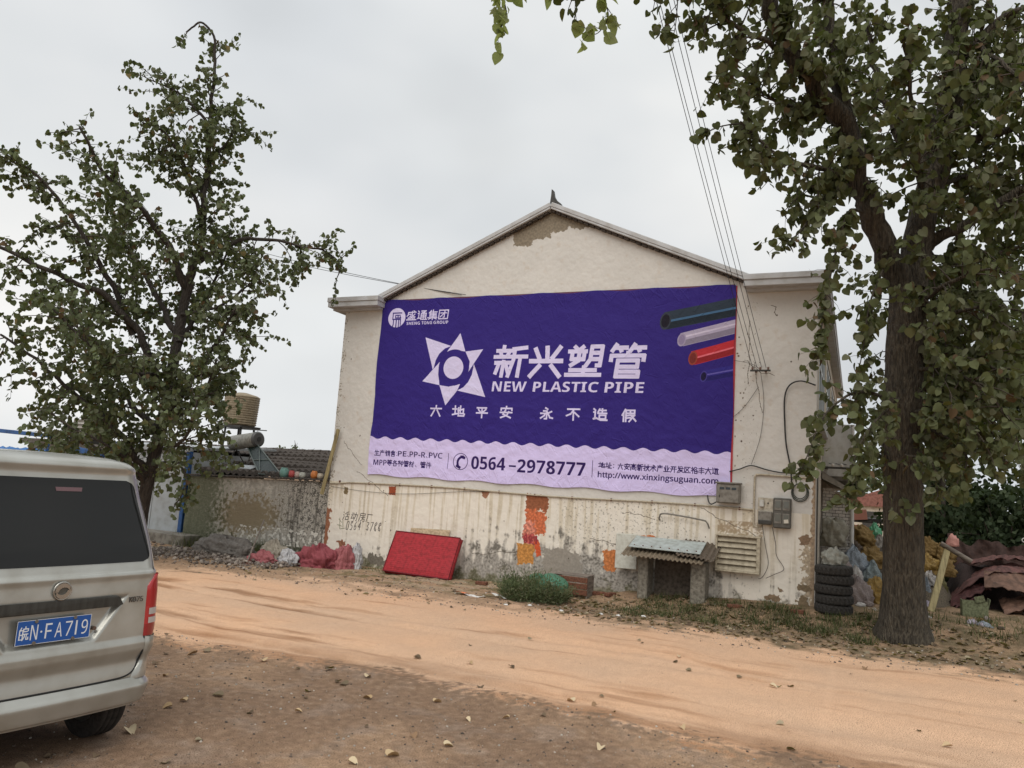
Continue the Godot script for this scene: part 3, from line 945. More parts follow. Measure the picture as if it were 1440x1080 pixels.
	wall_patch(im, buf, fine, [[-1.2, 1.62], [-1.08, 1.60], [-1.10, 1.44], [-1.17, 1.46]], Vector3(128, 112, 84), 0.03)
	wall_patch(im, buf, fine, [[8.02, 1.36], [8.5, 1.38], [8.5, 1.20], [8.04, 1.22]], Vector3(132, 110, 90), 0.03)
	wall_patch(im, buf, fine, [[8.06, 1.2], [8.5, 1.2], [8.5, 0.3], [8.14, 0.35], [8.10, 0.7]], Vector3(176, 160, 138), 0.09, 0.2)
	wall_patch(im, buf, fine, [[7.48, 0.34], [7.74, 0.37], [7.74, 0.26], [7.52, 0.26]], Vector3(134, 114, 92), 0.025)
	wall_patch(im, buf, fine, [[7.68, 0.50], [7.76, 0.48], [7.80, 0.42], [7.72, 0.43]], Vector3(134, 116, 96), 0.02)
	wall_patch(im, buf, fine, [[8.0, 0.56], [8.2, 0.58], [8.22, 0.48], [8.04, 0.46]], Vector3(128, 112, 90), 0.03)
	wall_patch(im, buf, fine, [[7.98, 0.34], [8.12, 0.42], [8.2, 0.22], [8.06, 0.16]], Vector3(126, 110, 88), 0.04)
	wall_patch(im, buf, fine, [[8.22, 2.35], [8.5, 2.35], [8.5, 0.0], [8.22, 0.0], [8.20, 1.2]], Vector3(160, 140, 118), 0.03, 0.2)
	# brown smoke film above the louvre
	var smoke := Vector3(150, 130, 104)
	for y in range(int(wall_px(im, 0, 1.52).y), int(wall_px(im, 0, 1.28).y)):
		for x in range(int(wall_px(im, 6.7, 0).x), int(wall_px(im, 7.45, 0).x)):
			k = y * w + x
			var q := clampf((fine[k] / 255.0 + middle[k] / 255.0 - 0.75) * 2.0, 0.0, 0.75)
			for e in 3:
				buf[k * 3 + e] = int(lerpf(buf[k * 3 + e], smoke[e], q))
	im = Image.create_from_data(w, h, false, Image.FORMAT_RGB8, buf)
	# old white paint on the wall behind the little shelter, with a drawn border
	var ink := rgb(84, 76, 66)
	var s := w / WS.x
	# handwriting: four characters and a telephone number
	var pen := rgb(70, 64, 62)
	for q in [["活", -1.14, 0.16], ["动", -0.93, 0.16], ["房", -0.73, 0.16], ["厂", -0.54, 0.14]]:
		var p := wall_px(im, q[1], 1.10)
		brush(im, q[0], Rect2(p.x, p.y, q[2] * s, 0.185 * s), 2.0, pen, 0.12, 0.3, 0.012)
	var digits := "0564 3788"
	for i in digits.length():
		if digits[i] != " ":
			var p := wall_px(im, -1.04 + i * 0.101, 0.90 + 0.004 * i)
			brush(im, digits[i], Rect2(p.x, p.y, 0.078 * s, 0.19 * s), 2.0, pen, 0.15, 0.3, 0.015)
	for q in [[-1.24, 0.92, -1.17, 0.86], [-1.26, 0.80, -1.16, 0.78], [-1.22, 0.95, -1.20, 0.72], [-1.14, 0.90, -1.12, 0.76], [-1.18, 0.72, -1.08, 0.74]]:
		fill_line(im, wall_px(im, q[0], q[1]), wall_px(im, q[2], q[3]), 2.0, rgb(128, 130, 104))
	# what is left of red lettering on the notice
	for q in [["8", 3.08], ["9", 3.18], ["1", 3.28]]:
		var p := wall_px(im, q[1], 0.96)
		letters(im, q[0], Rect2(p.x, p.y, 0.075 * s, 0.16 * s), rgb(150, 60, 66), 700)
	# hairline cracks
	rng.seed = 88
	for q in [[-0.9, 1.95, 0.9, -0.5], [5.0, 1.5, 0.6, -0.1], [7.15, 3.9, -0.1, 1.2], [7.4, 3.4, 0.0, 0.9], [7.05, 4.3, 0.5, -0.2], [-1.3, 2.6, 0.5, -0.4], [2.0, 0.5, 0.9, 0.05], [6.4, 1.7, 0.9, -0.45], [7.5, 5.3, 0.15, -0.1], [4.4, 1.0, 0.8, 0.0]]:
		var p := Vector2(q[0], q[1])
		for i in 14:
			var p2 := p + Vector2(q[2], q[3]) / 14.0 + Vector2(rng.randf_range(-0.025, 0.025), rng.randf_range(-0.025, 0.025))
			fill_line(im, wall_px(im, p.x, p.y), wall_px(im, p2.x, p2.y), 1.2, ink)
			p = p2
	for i in 60:
		# nail holes and specks
		var p := wall_px(im, rng.randf_range(-1.5, 8.2), rng.randf_range(0.2, 5.4))
		fill_ellipse(im, p, Vector2(rng.randf_range(0.8, 2.2), rng.randf_range(0.8, 2.6)), rgb(88, 78, 70))
	for i in 22:
		var p := wall_px(im, rng.randf_range(6.95, 7.12), rng.randf_range(2.2, 5.4))
		fill_ellipse(im, p, Vector2(rng.randf_range(0.8, 2.6), rng.randf_range(0.8, 3.0)), rgb(112, 100, 88))
	var m3 := mat(Color.WHITE, 0.93)
	m3.albedo_texture = ImageTexture.create_from_image(im)
	m3.metallic_specular = 0.3
	m3.heightmap_enabled = true
	var bn := FastNoiseLite.new()
	bn.seed = 5
	bn.frequency = 0.06
	bn.fractal_octaves = 5
	var bim := bn.get_image(808, 640)
	bim.convert(Image.FORMAT_RGB8)
	m3.heightmap_texture = ImageTexture.create_from_image(bim)
	m3.heightmap_scale = 0.9
	return m3

func wall_plate(pts: Array, z0: float, z1: float) -> ArrayMesh:
	# a wall parallel to the gable with the gable's texture coordinates
	var poly := PackedVector2Array()
	for p in pts:
		poly.append(Vector2(p[0], p[1]))
	var st := begin()
	st.set_smooth_group(-1)
	var idx := Geometry2D.triangulate_polygon(poly)
	for i in range(0, idx.size(), 3):
		var q := [poly[idx[i]], poly[idx[i + 1]], poly[idx[i + 2]]]
		if (q[1] - q[0]).cross(q[2] - q[0]) > 0.0:
			q = [q[0], q[2], q[1]]
		for p in q:
			st.set_uv(Vector2((p.x - W0.x) / WS.x, (W0.y + WS.y - p.y) / WS.y))
			st.add_vertex(Vector3(p.x, p.y, z1))
	for i in poly.size():
		var a := poly[i]
		var b := poly[(i + 1) % poly.size()]
		var mid := (a + b) * 0.5 - Vector2(3.3, 3.0)
		st.set_uv(Vector2((a.x - W0.x) / WS.x, (W0.y + WS.y - a.y) / WS.y))
		quad(st, Vector3(a.x, a.y, z0), Vector3(b.x, b.y, z0), Vector3(b.x, b.y, z1), Vector3(a.x, a.y, z1), Vector3((b - a).y, -(b - a).x, 0) * signf((b - a).y * mid.x - (b - a).x * mid.y))
	return done(st)

func build_house():
	var t := thing("gable_house", "cream plastered house with a low gable and flat grey eaves behind the purple banner", "house")
	var apex := Vector2(3.27, 7.44)
	var el := Vector2(-0.60, 5.72)
	var er := Vector2(7.14, 5.74)
	obj("gable_wall", wall_plate([[-1.58, -0.35], [-1.58, 5.56], [-0.52, 5.56], [-0.52, 5.70], [3.27, 7.38], [7.08, 5.70], [7.08, 5.58], [8.27, 5.58], [8.27, -0.35]], -0.24, 0.0), gable_material(), t)
	obj("side_wall", box_mesh(Vector3(0.24, 5.9, 13.75), 0.0, Vector3(-1.45, 2.6, -7.12)), M.plaster_side, t)
	obj("back_wall", box_mesh(Vector3(9.85, 5.9, 0.24), 0.0, Vector3(3.345, 2.6, -14.12)), M.plaster_side, t)
	# the side with the windows
	var sx := 8.14
	obj("side_wall", box_mesh(Vector3(0.24, 3.62, 13.75), 0.0, Vector3(sx, 1.46, -7.12)), M.plaster_side, t)
	obj("lintel", box_mesh(Vector3(0.24, 0.36, 13.75), 0.0, Vector3(sx, 5.40, -7.12)), M.plaster_side, t)
	var edges := [-0.24, -1.0, -4.3, -4.7, -8.0, -8.4, -12.0, -14.0]
	for i in range(0, edges.size(), 2):
		var za: float = edges[i]
		var zb: float = edges[i + 1]
		if za - zb > 0.05:
			obj("pier", box_mesh(Vector3(0.238, 1.95, za - zb), 0.0, Vector3(sx, 4.245, (za + zb) * 0.5)), M.plaster_side, t)
	for q in [[-1.0, -4.3], [-4.7, -8.0], [-8.4, -12.0]]:
		var wz: float = (q[0] + q[1]) * 0.5
		var wl: float = q[0] - q[1]
		var wf := begin()
		for y in [3.30, 4.55, 5.19]:
			box(wf, Vector3(sx + 0.06, y, wz), Vector3(0.07, 0.06, wl), Basis.IDENTITY, 0.006)
		for i in 5:
			box(wf, Vector3(sx + 0.062, 4.245, q[0] - wl * i / 4.0 + (-0.03 if i == 0 else 0.03 if i == 4 else 0.0)), Vector3(0.062, 1.93, 0.06), Basis.IDENTITY, 0.006)
		var win := obj("window", done(wf), M.alu, t)
		for i in 4:
			for r in [[3.33, 4.52], [4.58, 5.16]]:
				obj("pane", box_mesh(Vector3(0.008, r[1] - r[0], wl / 4.0 - 0.07), 0.0, Vector3(sx + 0.055, (r[0] + r[1]) * 0.5, q[0] - wl * (i + 0.5) / 4.0)), M.glass, win)
		obj("sill", box_mesh(Vector3(0.12, 0.06, wl + 0.1), 0.01, Vector3(sx + 0.17, 3.23, wz)), M.fascia, win)
	# ground-floor brick pier of the porch, set back from the corner, brick by brick
	var pier := obj("brick_pier", box_mesh(Vector3(0.50, 2.35, 0.20), 0.0, Vector3(8.53, 1.0, -2.62)), M.mortar, t)
	var bw := 0.118
	var bh := 0.052
	for row in 38:
		var y := -0.05 + row * 0.061
		var x := 8.285 - (0.0 if row % 2 == 0 else bw * 0.5)
		while x < 8.775:
			var x0: float = maxf(x, 8.285)
			var x1: float = minf(x + bw, 8.785)
			if x1 - x0 > 0.02:
				obj("brick", box_mesh(Vector3(x1 - x0 - 0.008, bh, 0.02), 0.003, Vector3((x0 + x1) * 0.5, y, -2.515 + rng.randf_range(-0.002, 0.003))), M.brick[rng.randi() % 3], pier)
			x += bw
	# sloping canopy slab and white panel above the porch
	var can := begin()
	prism(can, PackedVector2Array([Vector2(8.28, 2.55), Vector2(8.86, 2.18), Vector2(8.86, 2.12), Vector2(8.28, 2.40)]), func(p: Vector2, e: int): return Vector3(p.x, p.y, -5.6 if e == 0 else -2.3), Vector3.BACK)
	obj("porch_canopy", done(can), M.cement, t)
	obj("balcony_panel", box_mesh(Vector3(0.52, 1.02, 0.06), 0.004, Vector3(8.53, 2.98, -2.62)), M.white_paint, t)
	obj("balcony_floor", box_mesh(Vector3(0.50, 0.10, 9.0), 0.0, Vector3(8.52, 2.44, -7.2)), M.cement, t)
	var dp := begin()
	tube(dp, [Vector3(8.815, 0.75, -2.50), Vector3(8.815, 3.48, -2.50)], even(2, 0.035), 10)
	obj("downpipe", done(dp), M.white_paint, t)
	obj("corner_pipe", bar(Vector3(8.295, 0.1, 0.02), Vector3(8.30, 2.36, 0.02), 0.014, 8), M.dark_metal, t)
	# concrete eave boxes over the two flat sides, each with a drip groove
	for e in [[-1.87, -0.53, 5.53, 5.745], [7.05, 8.47, 5.585, 5.81]]:
		var st := begin()
		var mid: float = (e[0] + e[1]) * 0.5
		var wide: float = e[1] - e[0]
		box(st, Vector3(mid, e[2] + 0.055, -7.0), Vector3(wide - 0.03, 0.11, 14.62), Basis.IDENTITY, 0.006)
		box(st, Vector3(mid, e[2] + 0.162, -7.0), Vector3(wide, 0.105, 14.66), Basis.IDENTITY, 0.008)
		obj("eave", done(st), M.fascia, t)
		obj("eave_soffit", box_mesh(Vector3(wide - 0.10, 0.05, 14.4), 0.0, Vector3(mid, e[2] - 0.02, -7.05)), M.fascia, t)
	# raking verge trims with tile edges below
	for e in [[el, apex], [apex, er]]:
		var d: Vector2 = (e[1] - e[0]).normalized()
		var n := Vector2(-d.y, d.x)
		var l: float = e[0].distance_to(e[1])
		var turn := Basis(Vector3(d.x, d.y, 0), Vector3(n.x, n.y, 0), Vector3.BACK)
		var mid: Vector2 = (e[0] + e[1]) * 0.5
		var st := begin()
		box(st, Vector3(mid.x, mid.y, 0.03) + Vector3(n.x, n.y, 0) * 0.058, Vector3(l + 0.03, 0.085, 0.25), turn, 0.008)
		box(st, Vector3(mid.x, mid.y, 0.025) + Vector3(n.x, n.y, 0) * -0.006, Vector3(l + 0.02, 0.040, 0.238), turn, 0.006)
		obj("verge_trim", done(st), M.fascia, t)
		var teeth := begin()
		var k := 0.06
		while k < l - 0.05:
			var p: Vector2 = e[0] + d * k - n * (0.048 + rng.randf_range(-0.004, 0.008))
			box(teeth, Vector3(p.x, p.y, 0.045), Vector3(0.105, 0.045, 0.09), turn, 0.004)
			k += 0.13
		var te := obj("tile_edge", done(teeth), M.roof_tile, t)
		te.set_meta("kind", "stuff")
		obj("roof_slope", box_mesh(Vector3(l + 0.02, 0.09, 14.2), 0.0, Vector3(mid.x, mid.y, -7.22) + Vector3(n.x, n.y, 0) * 0.03, turn), M.roof_tile, t)
	obj("ridge", bar(Vector3(3.27, 7.52, 0.0), Vector3(3.27, 7.52, -14.2), 0.07, 10), M.roof_tile, t)
	# upswept ridge end
	var fin := begin()
	prism(fin, PackedVector2Array([Vector2(3.22, 7.50), Vector2(3.24, 7.70), Vector2(3.245, 7.84), Vector2(3.275, 7.82), Vector2(3.30, 7.70), Vector2(3.36, 7.60), Vector2(3.46, 7.52), Vector2(3.45, 7.46)]), func(p: Vector2, e: int): return Vector3(p.x, p.y, -0.02 if e == 0 else 0.08), Vector3.BACK)
	obj("ridge_ornament", done(fin), M.dark_metal, t)

# ---------------------------------------------------------------- the banner
func build_banner():
	var w := 2048
	var h := 1032
	var im := Image.create(w, h, false, Image.FORMAT_RGB8)
	var purple := rgb(54, 42, 120)
	var lilac := rgb(212, 205, 238)
	var band := rgb(210, 198, 240)
	var ink := rgb(52, 36, 92)
	var S := Vector2(w, h)
	im.fill(purple)
	# wavy band along the foot
	var wave := PackedVector2Array()
	for i in 241:
		var u := i / 240.0
		wave.append(Vector2(u, 0.7905 + 0.007 * u - 0.0075 * cos(u * TAU * 20.2)) * S)
	wave.append(S)
	wave.append(Vector2(0, h))
	fill_poly(im, wave, band)
	# round emblem and group name
	fill_ellipse(im, Vector2(0.0528, 0.1025) * S, Vector2(0.0288, 0.0565) * S, lilac)
	for q in [[0.040, 0.075, 0.068, 0.075], [0.040, 0.075, 0.040, 0.112], [0.049, 0.088, 0.064, 0.088], [0.049, 0.088, 0.049, 0.104], [0.057, 0.088, 0.057, 0.104], [0.049, 0.104, 0.066, 0.104], [0.064, 0.096, 0.066, 0.104], [0.043, 0.112, 0.043, 0.140], [0.043, 0.140, 0.041, 0.152], [0.052, 0.112, 0.052, 0.156], [0.060, 0.112, 0.060, 0.158], [0.0655, 0.112, 0.0665, 0.148], [0.040, 0.112, 0.066, 0.112]]:
		fill_line(im, Vector2(q[0], q[1]) * S, Vector2(q[2], q[3]) * S, 6.5, purple, 0.4)
	var names := "盛通集团"
	for i in 4:
		brush(im, names[i], Rect2(Vector2([0.0868, 0.1215, 0.1565, 0.1908][i], 0.0655) * S, Vector2(0.0315, 0.054) * S), 6.4, lilac, 0.08)
	letters(im, "SHENG", Rect2(Vector2(0.0872, 0.1285) * S, Vector2(0.0445, 0.018) * S), lilac)
	letters(im, "TONG", Rect2(Vector2(0.1366, 0.1280) * S, Vector2(0.035, 0.018) * S), lilac)
	letters(im, "GROUP", Rect2(Vector2(0.1760, 0.1275) * S, Vector2(0.0475, 0.018) * S), lilac)
	# six-pointed sun with a swirl ring
	for q in [[[0.1532, 0.220], [0.2384, 0.2724], [0.2194, 0.2858], [0.2031, 0.3139], [0.1929, 0.350], [0.1889, 0.3914], [0.1859, 0.4044]], [[0.2642, 0.201], [0.2846, 0.3044], [0.2560, 0.296], [0.2275, 0.3041], [0.2384, 0.2724]], [[0.3384, 0.293], [0.3127, 0.372], [0.2976, 0.4174], [0.300, 0.36], [0.2846, 0.3044]], [[0.3127, 0.372], [0.355, 0.5529], [0.2677, 0.5188], [0.2863, 0.5008], [0.2993, 0.4729], [0.3089, 0.4326], [0.3122, 0.3871]], [[0.2756, 0.4833], [0.2677, 0.5188], [0.234, 0.6007], [0.211, 0.4902], [0.24, 0.498]], [[0.1548, 0.4692], [0.1859, 0.4044], [0.2066, 0.3606], [0.2045, 0.39], [0.2046, 0.43], [0.211, 0.4902]]]:
		var p := PackedVector2Array()
		for c in q:
			p.append(Vector2(c[0], c[1]) * S)
		fill_poly(im, p, lilac)
	fill_ellipse(im, Vector2(0.2518, 0.3922) * S, Vector2(0.0475, 0.1008) * S, purple)
	fill_ellipse(im, Vector2(0.2505, 0.3932) * S, Vector2(0.0308, 0.0620) * S, lilac)
	# headline
	var head := "新兴塑管"
	for i in 4:
		brush(im, head[i], Rect2(Vector2([0.3720, 0.4785, 0.5830, 0.6930][i] + 0.0015, 0.2790) * S, Vector2([0.094, 0.092, 0.092, 0.093][i], 0.161) * S), 25.0 if i == 1 else 22.5, lilac, 0.12, 0.35)
	letters(im, "NEW", Rect2(Vector2(0.3735, 0.468) * S, Vector2(0.0985, 0.053) * S), lilac, 700, 0.08)
	letters(im, "PLASTIC", Rect2(Vector2(0.4917, 0.468) * S, Vector2(0.178, 0.053) * S), lilac, 700, 0.08)
	letters(im, "PIPE", Rect2(Vector2(0.6872, 0.468) * S, Vector2(0.0995, 0.053) * S), lilac, 700, 0.08)
	var motto := "六地平安永不造假"
	for i in 8:
		brush(im, motto[i], Rect2(Vector2([0.1885, 0.2590, 0.3298, 0.4010, 0.5165, 0.5895, 0.6600, 0.7338][i], 0.6015) * S, Vector2(0.0362, 0.061) * S), 9.0, lilac)
	# fine print
	brush_row(im, "生产销售", Rect2(Vector2(0.0173, 0.8605) * S, Vector2(0.0712, 0.031) * S), 4.3, ink)
	for y in [0.871, 0.886]:
		fill_ellipse(im, Vector2(0.0912, y) * S, Vector2(2.2, 2.2), ink)
	letters(im, "PE", Rect2(Vector2(0.0955, 0.861) * S, Vector2(0.027, 0.028) * S), ink, 400, 0.0, 0.8)
	brush(im, "、", Rect2(Vector2(0.1250, 0.861) * S, Vector2(0.016, 0.030) * S), 3.2, ink)
	letters(im, "PP-R", Rect2(Vector2(0.1336, 0.861) * S, Vector2(0.050, 0.029) * S), ink, 400, 0.0, 0.8)
	brush(im, "、", Rect2(Vector2(0.1855, 0.861) * S, Vector2(0.016, 0.030) * S), 3.2, ink)
	letters(im, "PVC", Rect2(Vector2(0.1954, 0.861) * S, Vector2(0.042, 0.029) * S), ink, 400, 0.0, 0.8)
	letters(im, "MPP", Rect2(Vector2(0.0170, 0.915) * S, Vector2(0.0435, 0.029) * S), ink, 400, 0.0, 0.8)
	brush_row(im, "等各种管材", Rect2(Vector2(0.0618, 0.913) * S, Vector2(0.089, 0.031) * S), 4.3, ink)
	brush(im, "、", Rect2(Vector2(0.1535, 0.914) * S, Vector2(0.016, 0.030) * S), 3.2, ink)
	brush_row(im, "管件", Rect2(Vector2(0.1699, 0.914) * S, Vector2(0.0362, 0.031) * S), 4.3, ink)
	for u in [0.2560, 0.6652]:
		fill_line(im, Vector2(u, 0.862) * S, Vector2(u, 0.943) * S, 2.6, ink)
	# telephone sign and number
	fill_ellipse(im, Vector2(0.2945, 0.9010) * S, Vector2(0.0226, 0.0450) * S, ink)
	fill_ellipse(im, Vector2(0.2945, 0.9010) * S, Vector2(0.0208, 0.0415) * S, band)
	for i in 14:
		var t := i / 13.0
		var p := Vector2(0.3005, 0.8740).bezier_interpolate(Vector2(0.2850, 0.8800), Vector2(0.2840, 0.9080), Vector2(0.2890, 0.9290), t)
		fill_ellipse(im, p * S, Vector2.ONE * 7.0, ink)
	fill_line(im, Vector2(0.2960, 0.8760) * S, Vector2(0.3045, 0.8800) * S, 15.0, ink)
	fill_line(im, Vector2(0.2855, 0.9250) * S, Vector2(0.2925, 0.9320) * S, 15.0, ink)
	letters(im, "0564", Rect2(Vector2(0.3273, 0.8685) * S, Vector2(0.0997, 0.068) * S), ink)
	fill_line(im, Vector2(0.4395, 0.9105) * S, Vector2(0.4555, 0.9105) * S, 9.0, ink)
	letters(im, "2978777", Rect2(Vector2(0.4614, 0.8725) * S, Vector2(0.1858, 0.068) * S), ink)
	brush_row(im, "地址", Rect2(Vector2(0.6804, 0.8665) * S, Vector2(0.035, 0.029) * S), 4.3, ink)
	for y in [0.876, 0.890]:
		fill_ellipse(im, Vector2(0.7195, y) * S, Vector2(2.4, 2.4), ink)
	brush_row(im, "六安高新技术产业开发区裕丰大道", Rect2(Vector2(0.7287, 0.8680) * S, Vector2(0.2446, 0.030) * S), 4.3, ink)
	letters(im, "http://www.xinxingsuguan.com", Rect2(Vector2(0.6803, 0.9130) * S, Vector2(0.2917, 0.036) * S), ink, 400, 0.0, 1.0)
	# four printed pipes running off the edge: mouth, body, stripe
	for q in [
		[[0.8337, 0.165], [1.004, 0.106], 0.044, rgb(52, 62, 74), rgb(74, 108, 142), rgb(36, 34, 44), rgb(58, 64, 74), 0.1],
		[[0.8750, 0.260], [1.004, 0.200], 0.033, rgb(176, 166, 190), rgb(206, 196, 216), rgb(140, 128, 158), rgb(160, 150, 176), -0.35],
		[[0.9038, 0.351], [1.004, 0.297], 0.034, rgb(188, 54, 62), rgb(222, 110, 122), rgb(120, 52, 48), rgb(150, 70, 56), 0.05],
		[[0.9304, 0.439], [1.004, 0.411], 0.027, rgb(56, 50, 132), rgb(104, 96, 176), rgb(34, 30, 62), rgb(72, 64, 140), -0.2]]:
		var a := Vector2(q[0][0], q[0][1]) * S
		var b := Vector2(q[1][0], q[1][1]) * S
		var r: float = q[2] * h
		fill_line(im, a, b, r * 2.0, q[3], 0.0)
		fill_line(im, a + Vector2(0, r * 0.55), b + Vector2(0, r * 0.55), r * 0.8, (q[3] as Color).darkened(0.22), 0.0)
		fill_line(im, a + Vector2(0, r * float(q[7])), b + Vector2(0, r * float(q[7])), r * 0.24, q[4], 0.0)
		fill_ellipse(im, a, Vector2(r * 0.62, r), q[6], 0.15)
		fill_ellipse(im, a, Vector2(r * 0.46, r * 0.76), q[5], 0.15)
	var m := mat(Color.WHITE, 0.55)
	m.albedo_texture = ImageTexture.create_from_image(im)
	m.metallic_specular = 0.22
	# creases of the stretched cloth as relief
	var cr := FastNoiseLite.new()
	cr.seed = 14
	cr.frequency = 0.034
	cr.noise_type = FastNoiseLite.TYPE_SIMPLEX
	cr.fractal_type = FastNoiseLite.FRACTAL_RIDGED
	cr.fractal_octaves = 3
	cr.domain_warp_enabled = true
	cr.domain_warp_amplitude = 26.0
	cr.domain_warp_frequency = 0.02
	var cim := cr.get_image(1024, 512)
	cim.convert(Image.FORMAT_RGB8)
	var flat := Image.create(1024, 512, false, Image.FORMAT_RGB8)
	flat.fill(Color(0.5, 0.5, 0.5))
	rng.seed = 4711
	for i in 900:
		# short pulled creases, thickest over the lower half and towards the fixings
		var p := Vector2(rng.randf() * 1024.0, 512.0 * (1.0 - pow(rng.randf(), 1.7)) * 0.80)
		var a := rng.randfn(1.1, 0.45) * (1.0 if rng.randf() < 0.55 else -1.0)
		var l := rng.randf_range(8.0, 34.0)
		var g := 0.5 + rng.randf_range(-0.34, 0.34)
		fill_line(flat, p, p + Vector2(cos(a), sin(a)) * l, rng.randf_range(1.6, 3.2), Color(g, g, g))
	for i in 40:
		var u := (i + 0.5) / 40.0 * 1024.0
		for q in [[Vector2(u, 0.0), 1.0], [Vector2(u, 511.0), -1.0]]:
			for k in 3:
				var a := rng.randf_range(0.5, 2.6) * float(q[1])
				fill_line(flat, q[0], (q[0] as Vector2) + Vector2(cos(a), sin(a)) * rng.randf_range(14.0, 46.0), 2.2, Color(0.82, 0.82, 0.82))
	flat.resize(620, 310, Image.INTERPOLATE_CUBIC)
	flat.resize(1024, 512, Image.INTERPOLATE_CUBIC)
	var cd := cim.get_data()
	var fd := flat.get_data()
	for i in cd.size():
		cd[i] = (cd[i] + fd[i] * 3) / 4
	cim = Image.create_from_data(1024, 512, false, Image.FORMAT_RGB8, cd)
	m.heightmap_enabled = true
	m.heightmap_texture = ImageTexture.create_from_image(cim)
	m.heightmap_scale = 1.8
	var t := thing("advertising_banner", "large purple vinyl banner with a white sun emblem stretched over the gable wall", "banner")
	var sag := FastNoiseLite.new()
	sag.seed = 3
	sag.frequency = 1.1
	sag.fractal_octaves = 3
	var pleat := FastNoiseLite.new()
	pleat.seed = 8
	pleat.frequency = 1.0
	pleat.fractal_type = FastNoiseLite.FRACTAL_RIDGED
	pleat.fractal_octaves = 3
	var st := begin()
	grid(st, 260, 130, func(u: float, v: float) -> Vector3:
		var a := -0.6 + 7.5 * u
		var y := 5.69 - 3.78 * v
		var edge: float = minf(minf(u, 1.0 - u) * 7.5, minf(v, 1.0 - v) * 3.78)
		# small wrinkles fan out from where the cloth is held
		var z := 0.028 + 0.012 * sag.get_noise_2d(a, y) + 0.010 * pleat.get_noise_2d(a * 1.6 + 0.8 * y, y * 2.2 - 0.5 * a) * (0.35 + 0.65 * smoothstep(0.25, 0.8, v))
		var pull := 0.018 * sin(u * 41.0) * exp(-edge * 9.0)
		return Vector3(a + (0.012 * sin(v * 13.0) if u < 0.002 or u > 0.998 else 0.0), y + (pull if v < 0.01 or v > 0.99 else 0.0), z), Vector3.BACK, 0, true)
	obj("printed_sheet", done(st), m, t)
	# the older red banner it covers shows as a thin line on the edge
	var red := mat(rgb(178, 50, 58), 0.6)
	obj("red_backing", box_mesh(Vector3(0.035, 3.70, 0.008), 0.0, Vector3(6.905, 3.83, 0.010)), red, t)
	obj("red_backing", box_mesh(Vector3(7.42, 0.03, 0.008), 0.0, Vector3(3.17, 5.692, 0.010)), mat(rgb(92, 38, 66), 0.6), t)

# ---------------------------------------------------------------- yard wall, sheds, low tiled house
func yard_wall_material() -> StandardMaterial3D:
	var w := 760
	var h := 330
	var coarse := noise_bytes(91, 0.010, w, h, 4)
	var middle := noise_bytes(92, 0.04, w, h, 5)
	var fine := noise_bytes(93, 0.16, w, h, 4)
	var runs := noise_bytes(94, 0.05, w, h, 4, 1, 14)
	var buf := PackedByteArray()
	buf.resize(w * h * 3)
	var grey := Vector3(170, 165, 155)
	var tan_ := Vector3(140, 127, 103)
	var pale := Vector3(208, 204, 195)
	var black := Vector3(66, 62, 56)
	var moss := Vector3(70, 74, 52)
	var k := 0
	for j in h:
		var y := 1.8 - 2.0 * (j + 0.5) / h
		for i in w:
			var a := -6.0 + 4.5 * (i + 0.5) / w
			var c := coarse[k] / 255.0
			var m := middle[k] / 255.0
			var f := fine[k] / 255.0
			var r := runs[k] / 255.0
			var col := grey.lerp(pale, clampf((m - 0.36) * 2.6, 0.0, 0.9))
			# a field of lost render in the middle, its rim ragged
			var d := Vector2((a + 3.95) / 1.0, (y - 0.85) / 0.52)
			var lost := clampf((1.02 - d.length() + (m - 0.5) * 1.5 + (f - 0.5) * 0.7) * 9.0, 0.0, 1.0)
			col = col.lerp(tan_ * (0.88 + 0.24 * f), lost)
			# black runs of mould, thickest by the house
			var side := clampf((a + 3.3) / 0.8, 0.0, 1.0)
			col = col.lerp(black, clampf((r - 0.46) * 2.2, 0.0, 1.0) * clampf(0.15 + 0.65 * side + (1.5 - y) * 0.1, 0.0, 0.8) * (0.45 + 0.8 * f) * (1.0 - lost * 0.7))
			col = col.lerp(black, clampf((f + m - 0.96) * 3.5, 0.0, 0.85) * side)
			# green growth on the far end and along the foot
			col = col.lerp(moss, clampf((-4.55 - a + (m - 0.5) * 1.2) * 1.5, 0.0, 0.85) * (0.55 + 0.6 * f))
			col = col.lerp(moss * 0.8, clampf((0.30 - y + (m - 0.5) * 0.6) * 4.0, 0.0, 0.7))
			if y < 0.62 and y > 0.2 and m > 0.60 and a > -4.2:
				col = pale
			buf[k * 3] = clampi(int(col.x), 0, 255)
			buf[k * 3 + 1] = clampi(int(col.y), 0, 255)
			buf[k * 3 + 2] = clampi(int(col.z), 0, 255)
			k += 1
	var m3 := mat(Color.WHITE, 0.95)
	m3.albedo_texture = ImageTexture.create_from_image(Image.create_from_data(w, h, false, Image.FORMAT_RGB8, buf))
	m3.heightmap_enabled = true
	m3.heightmap_texture = bump_tex(95, 0.05, 512, 5)
	m3.heightmap_scale = 0.5
	return m3

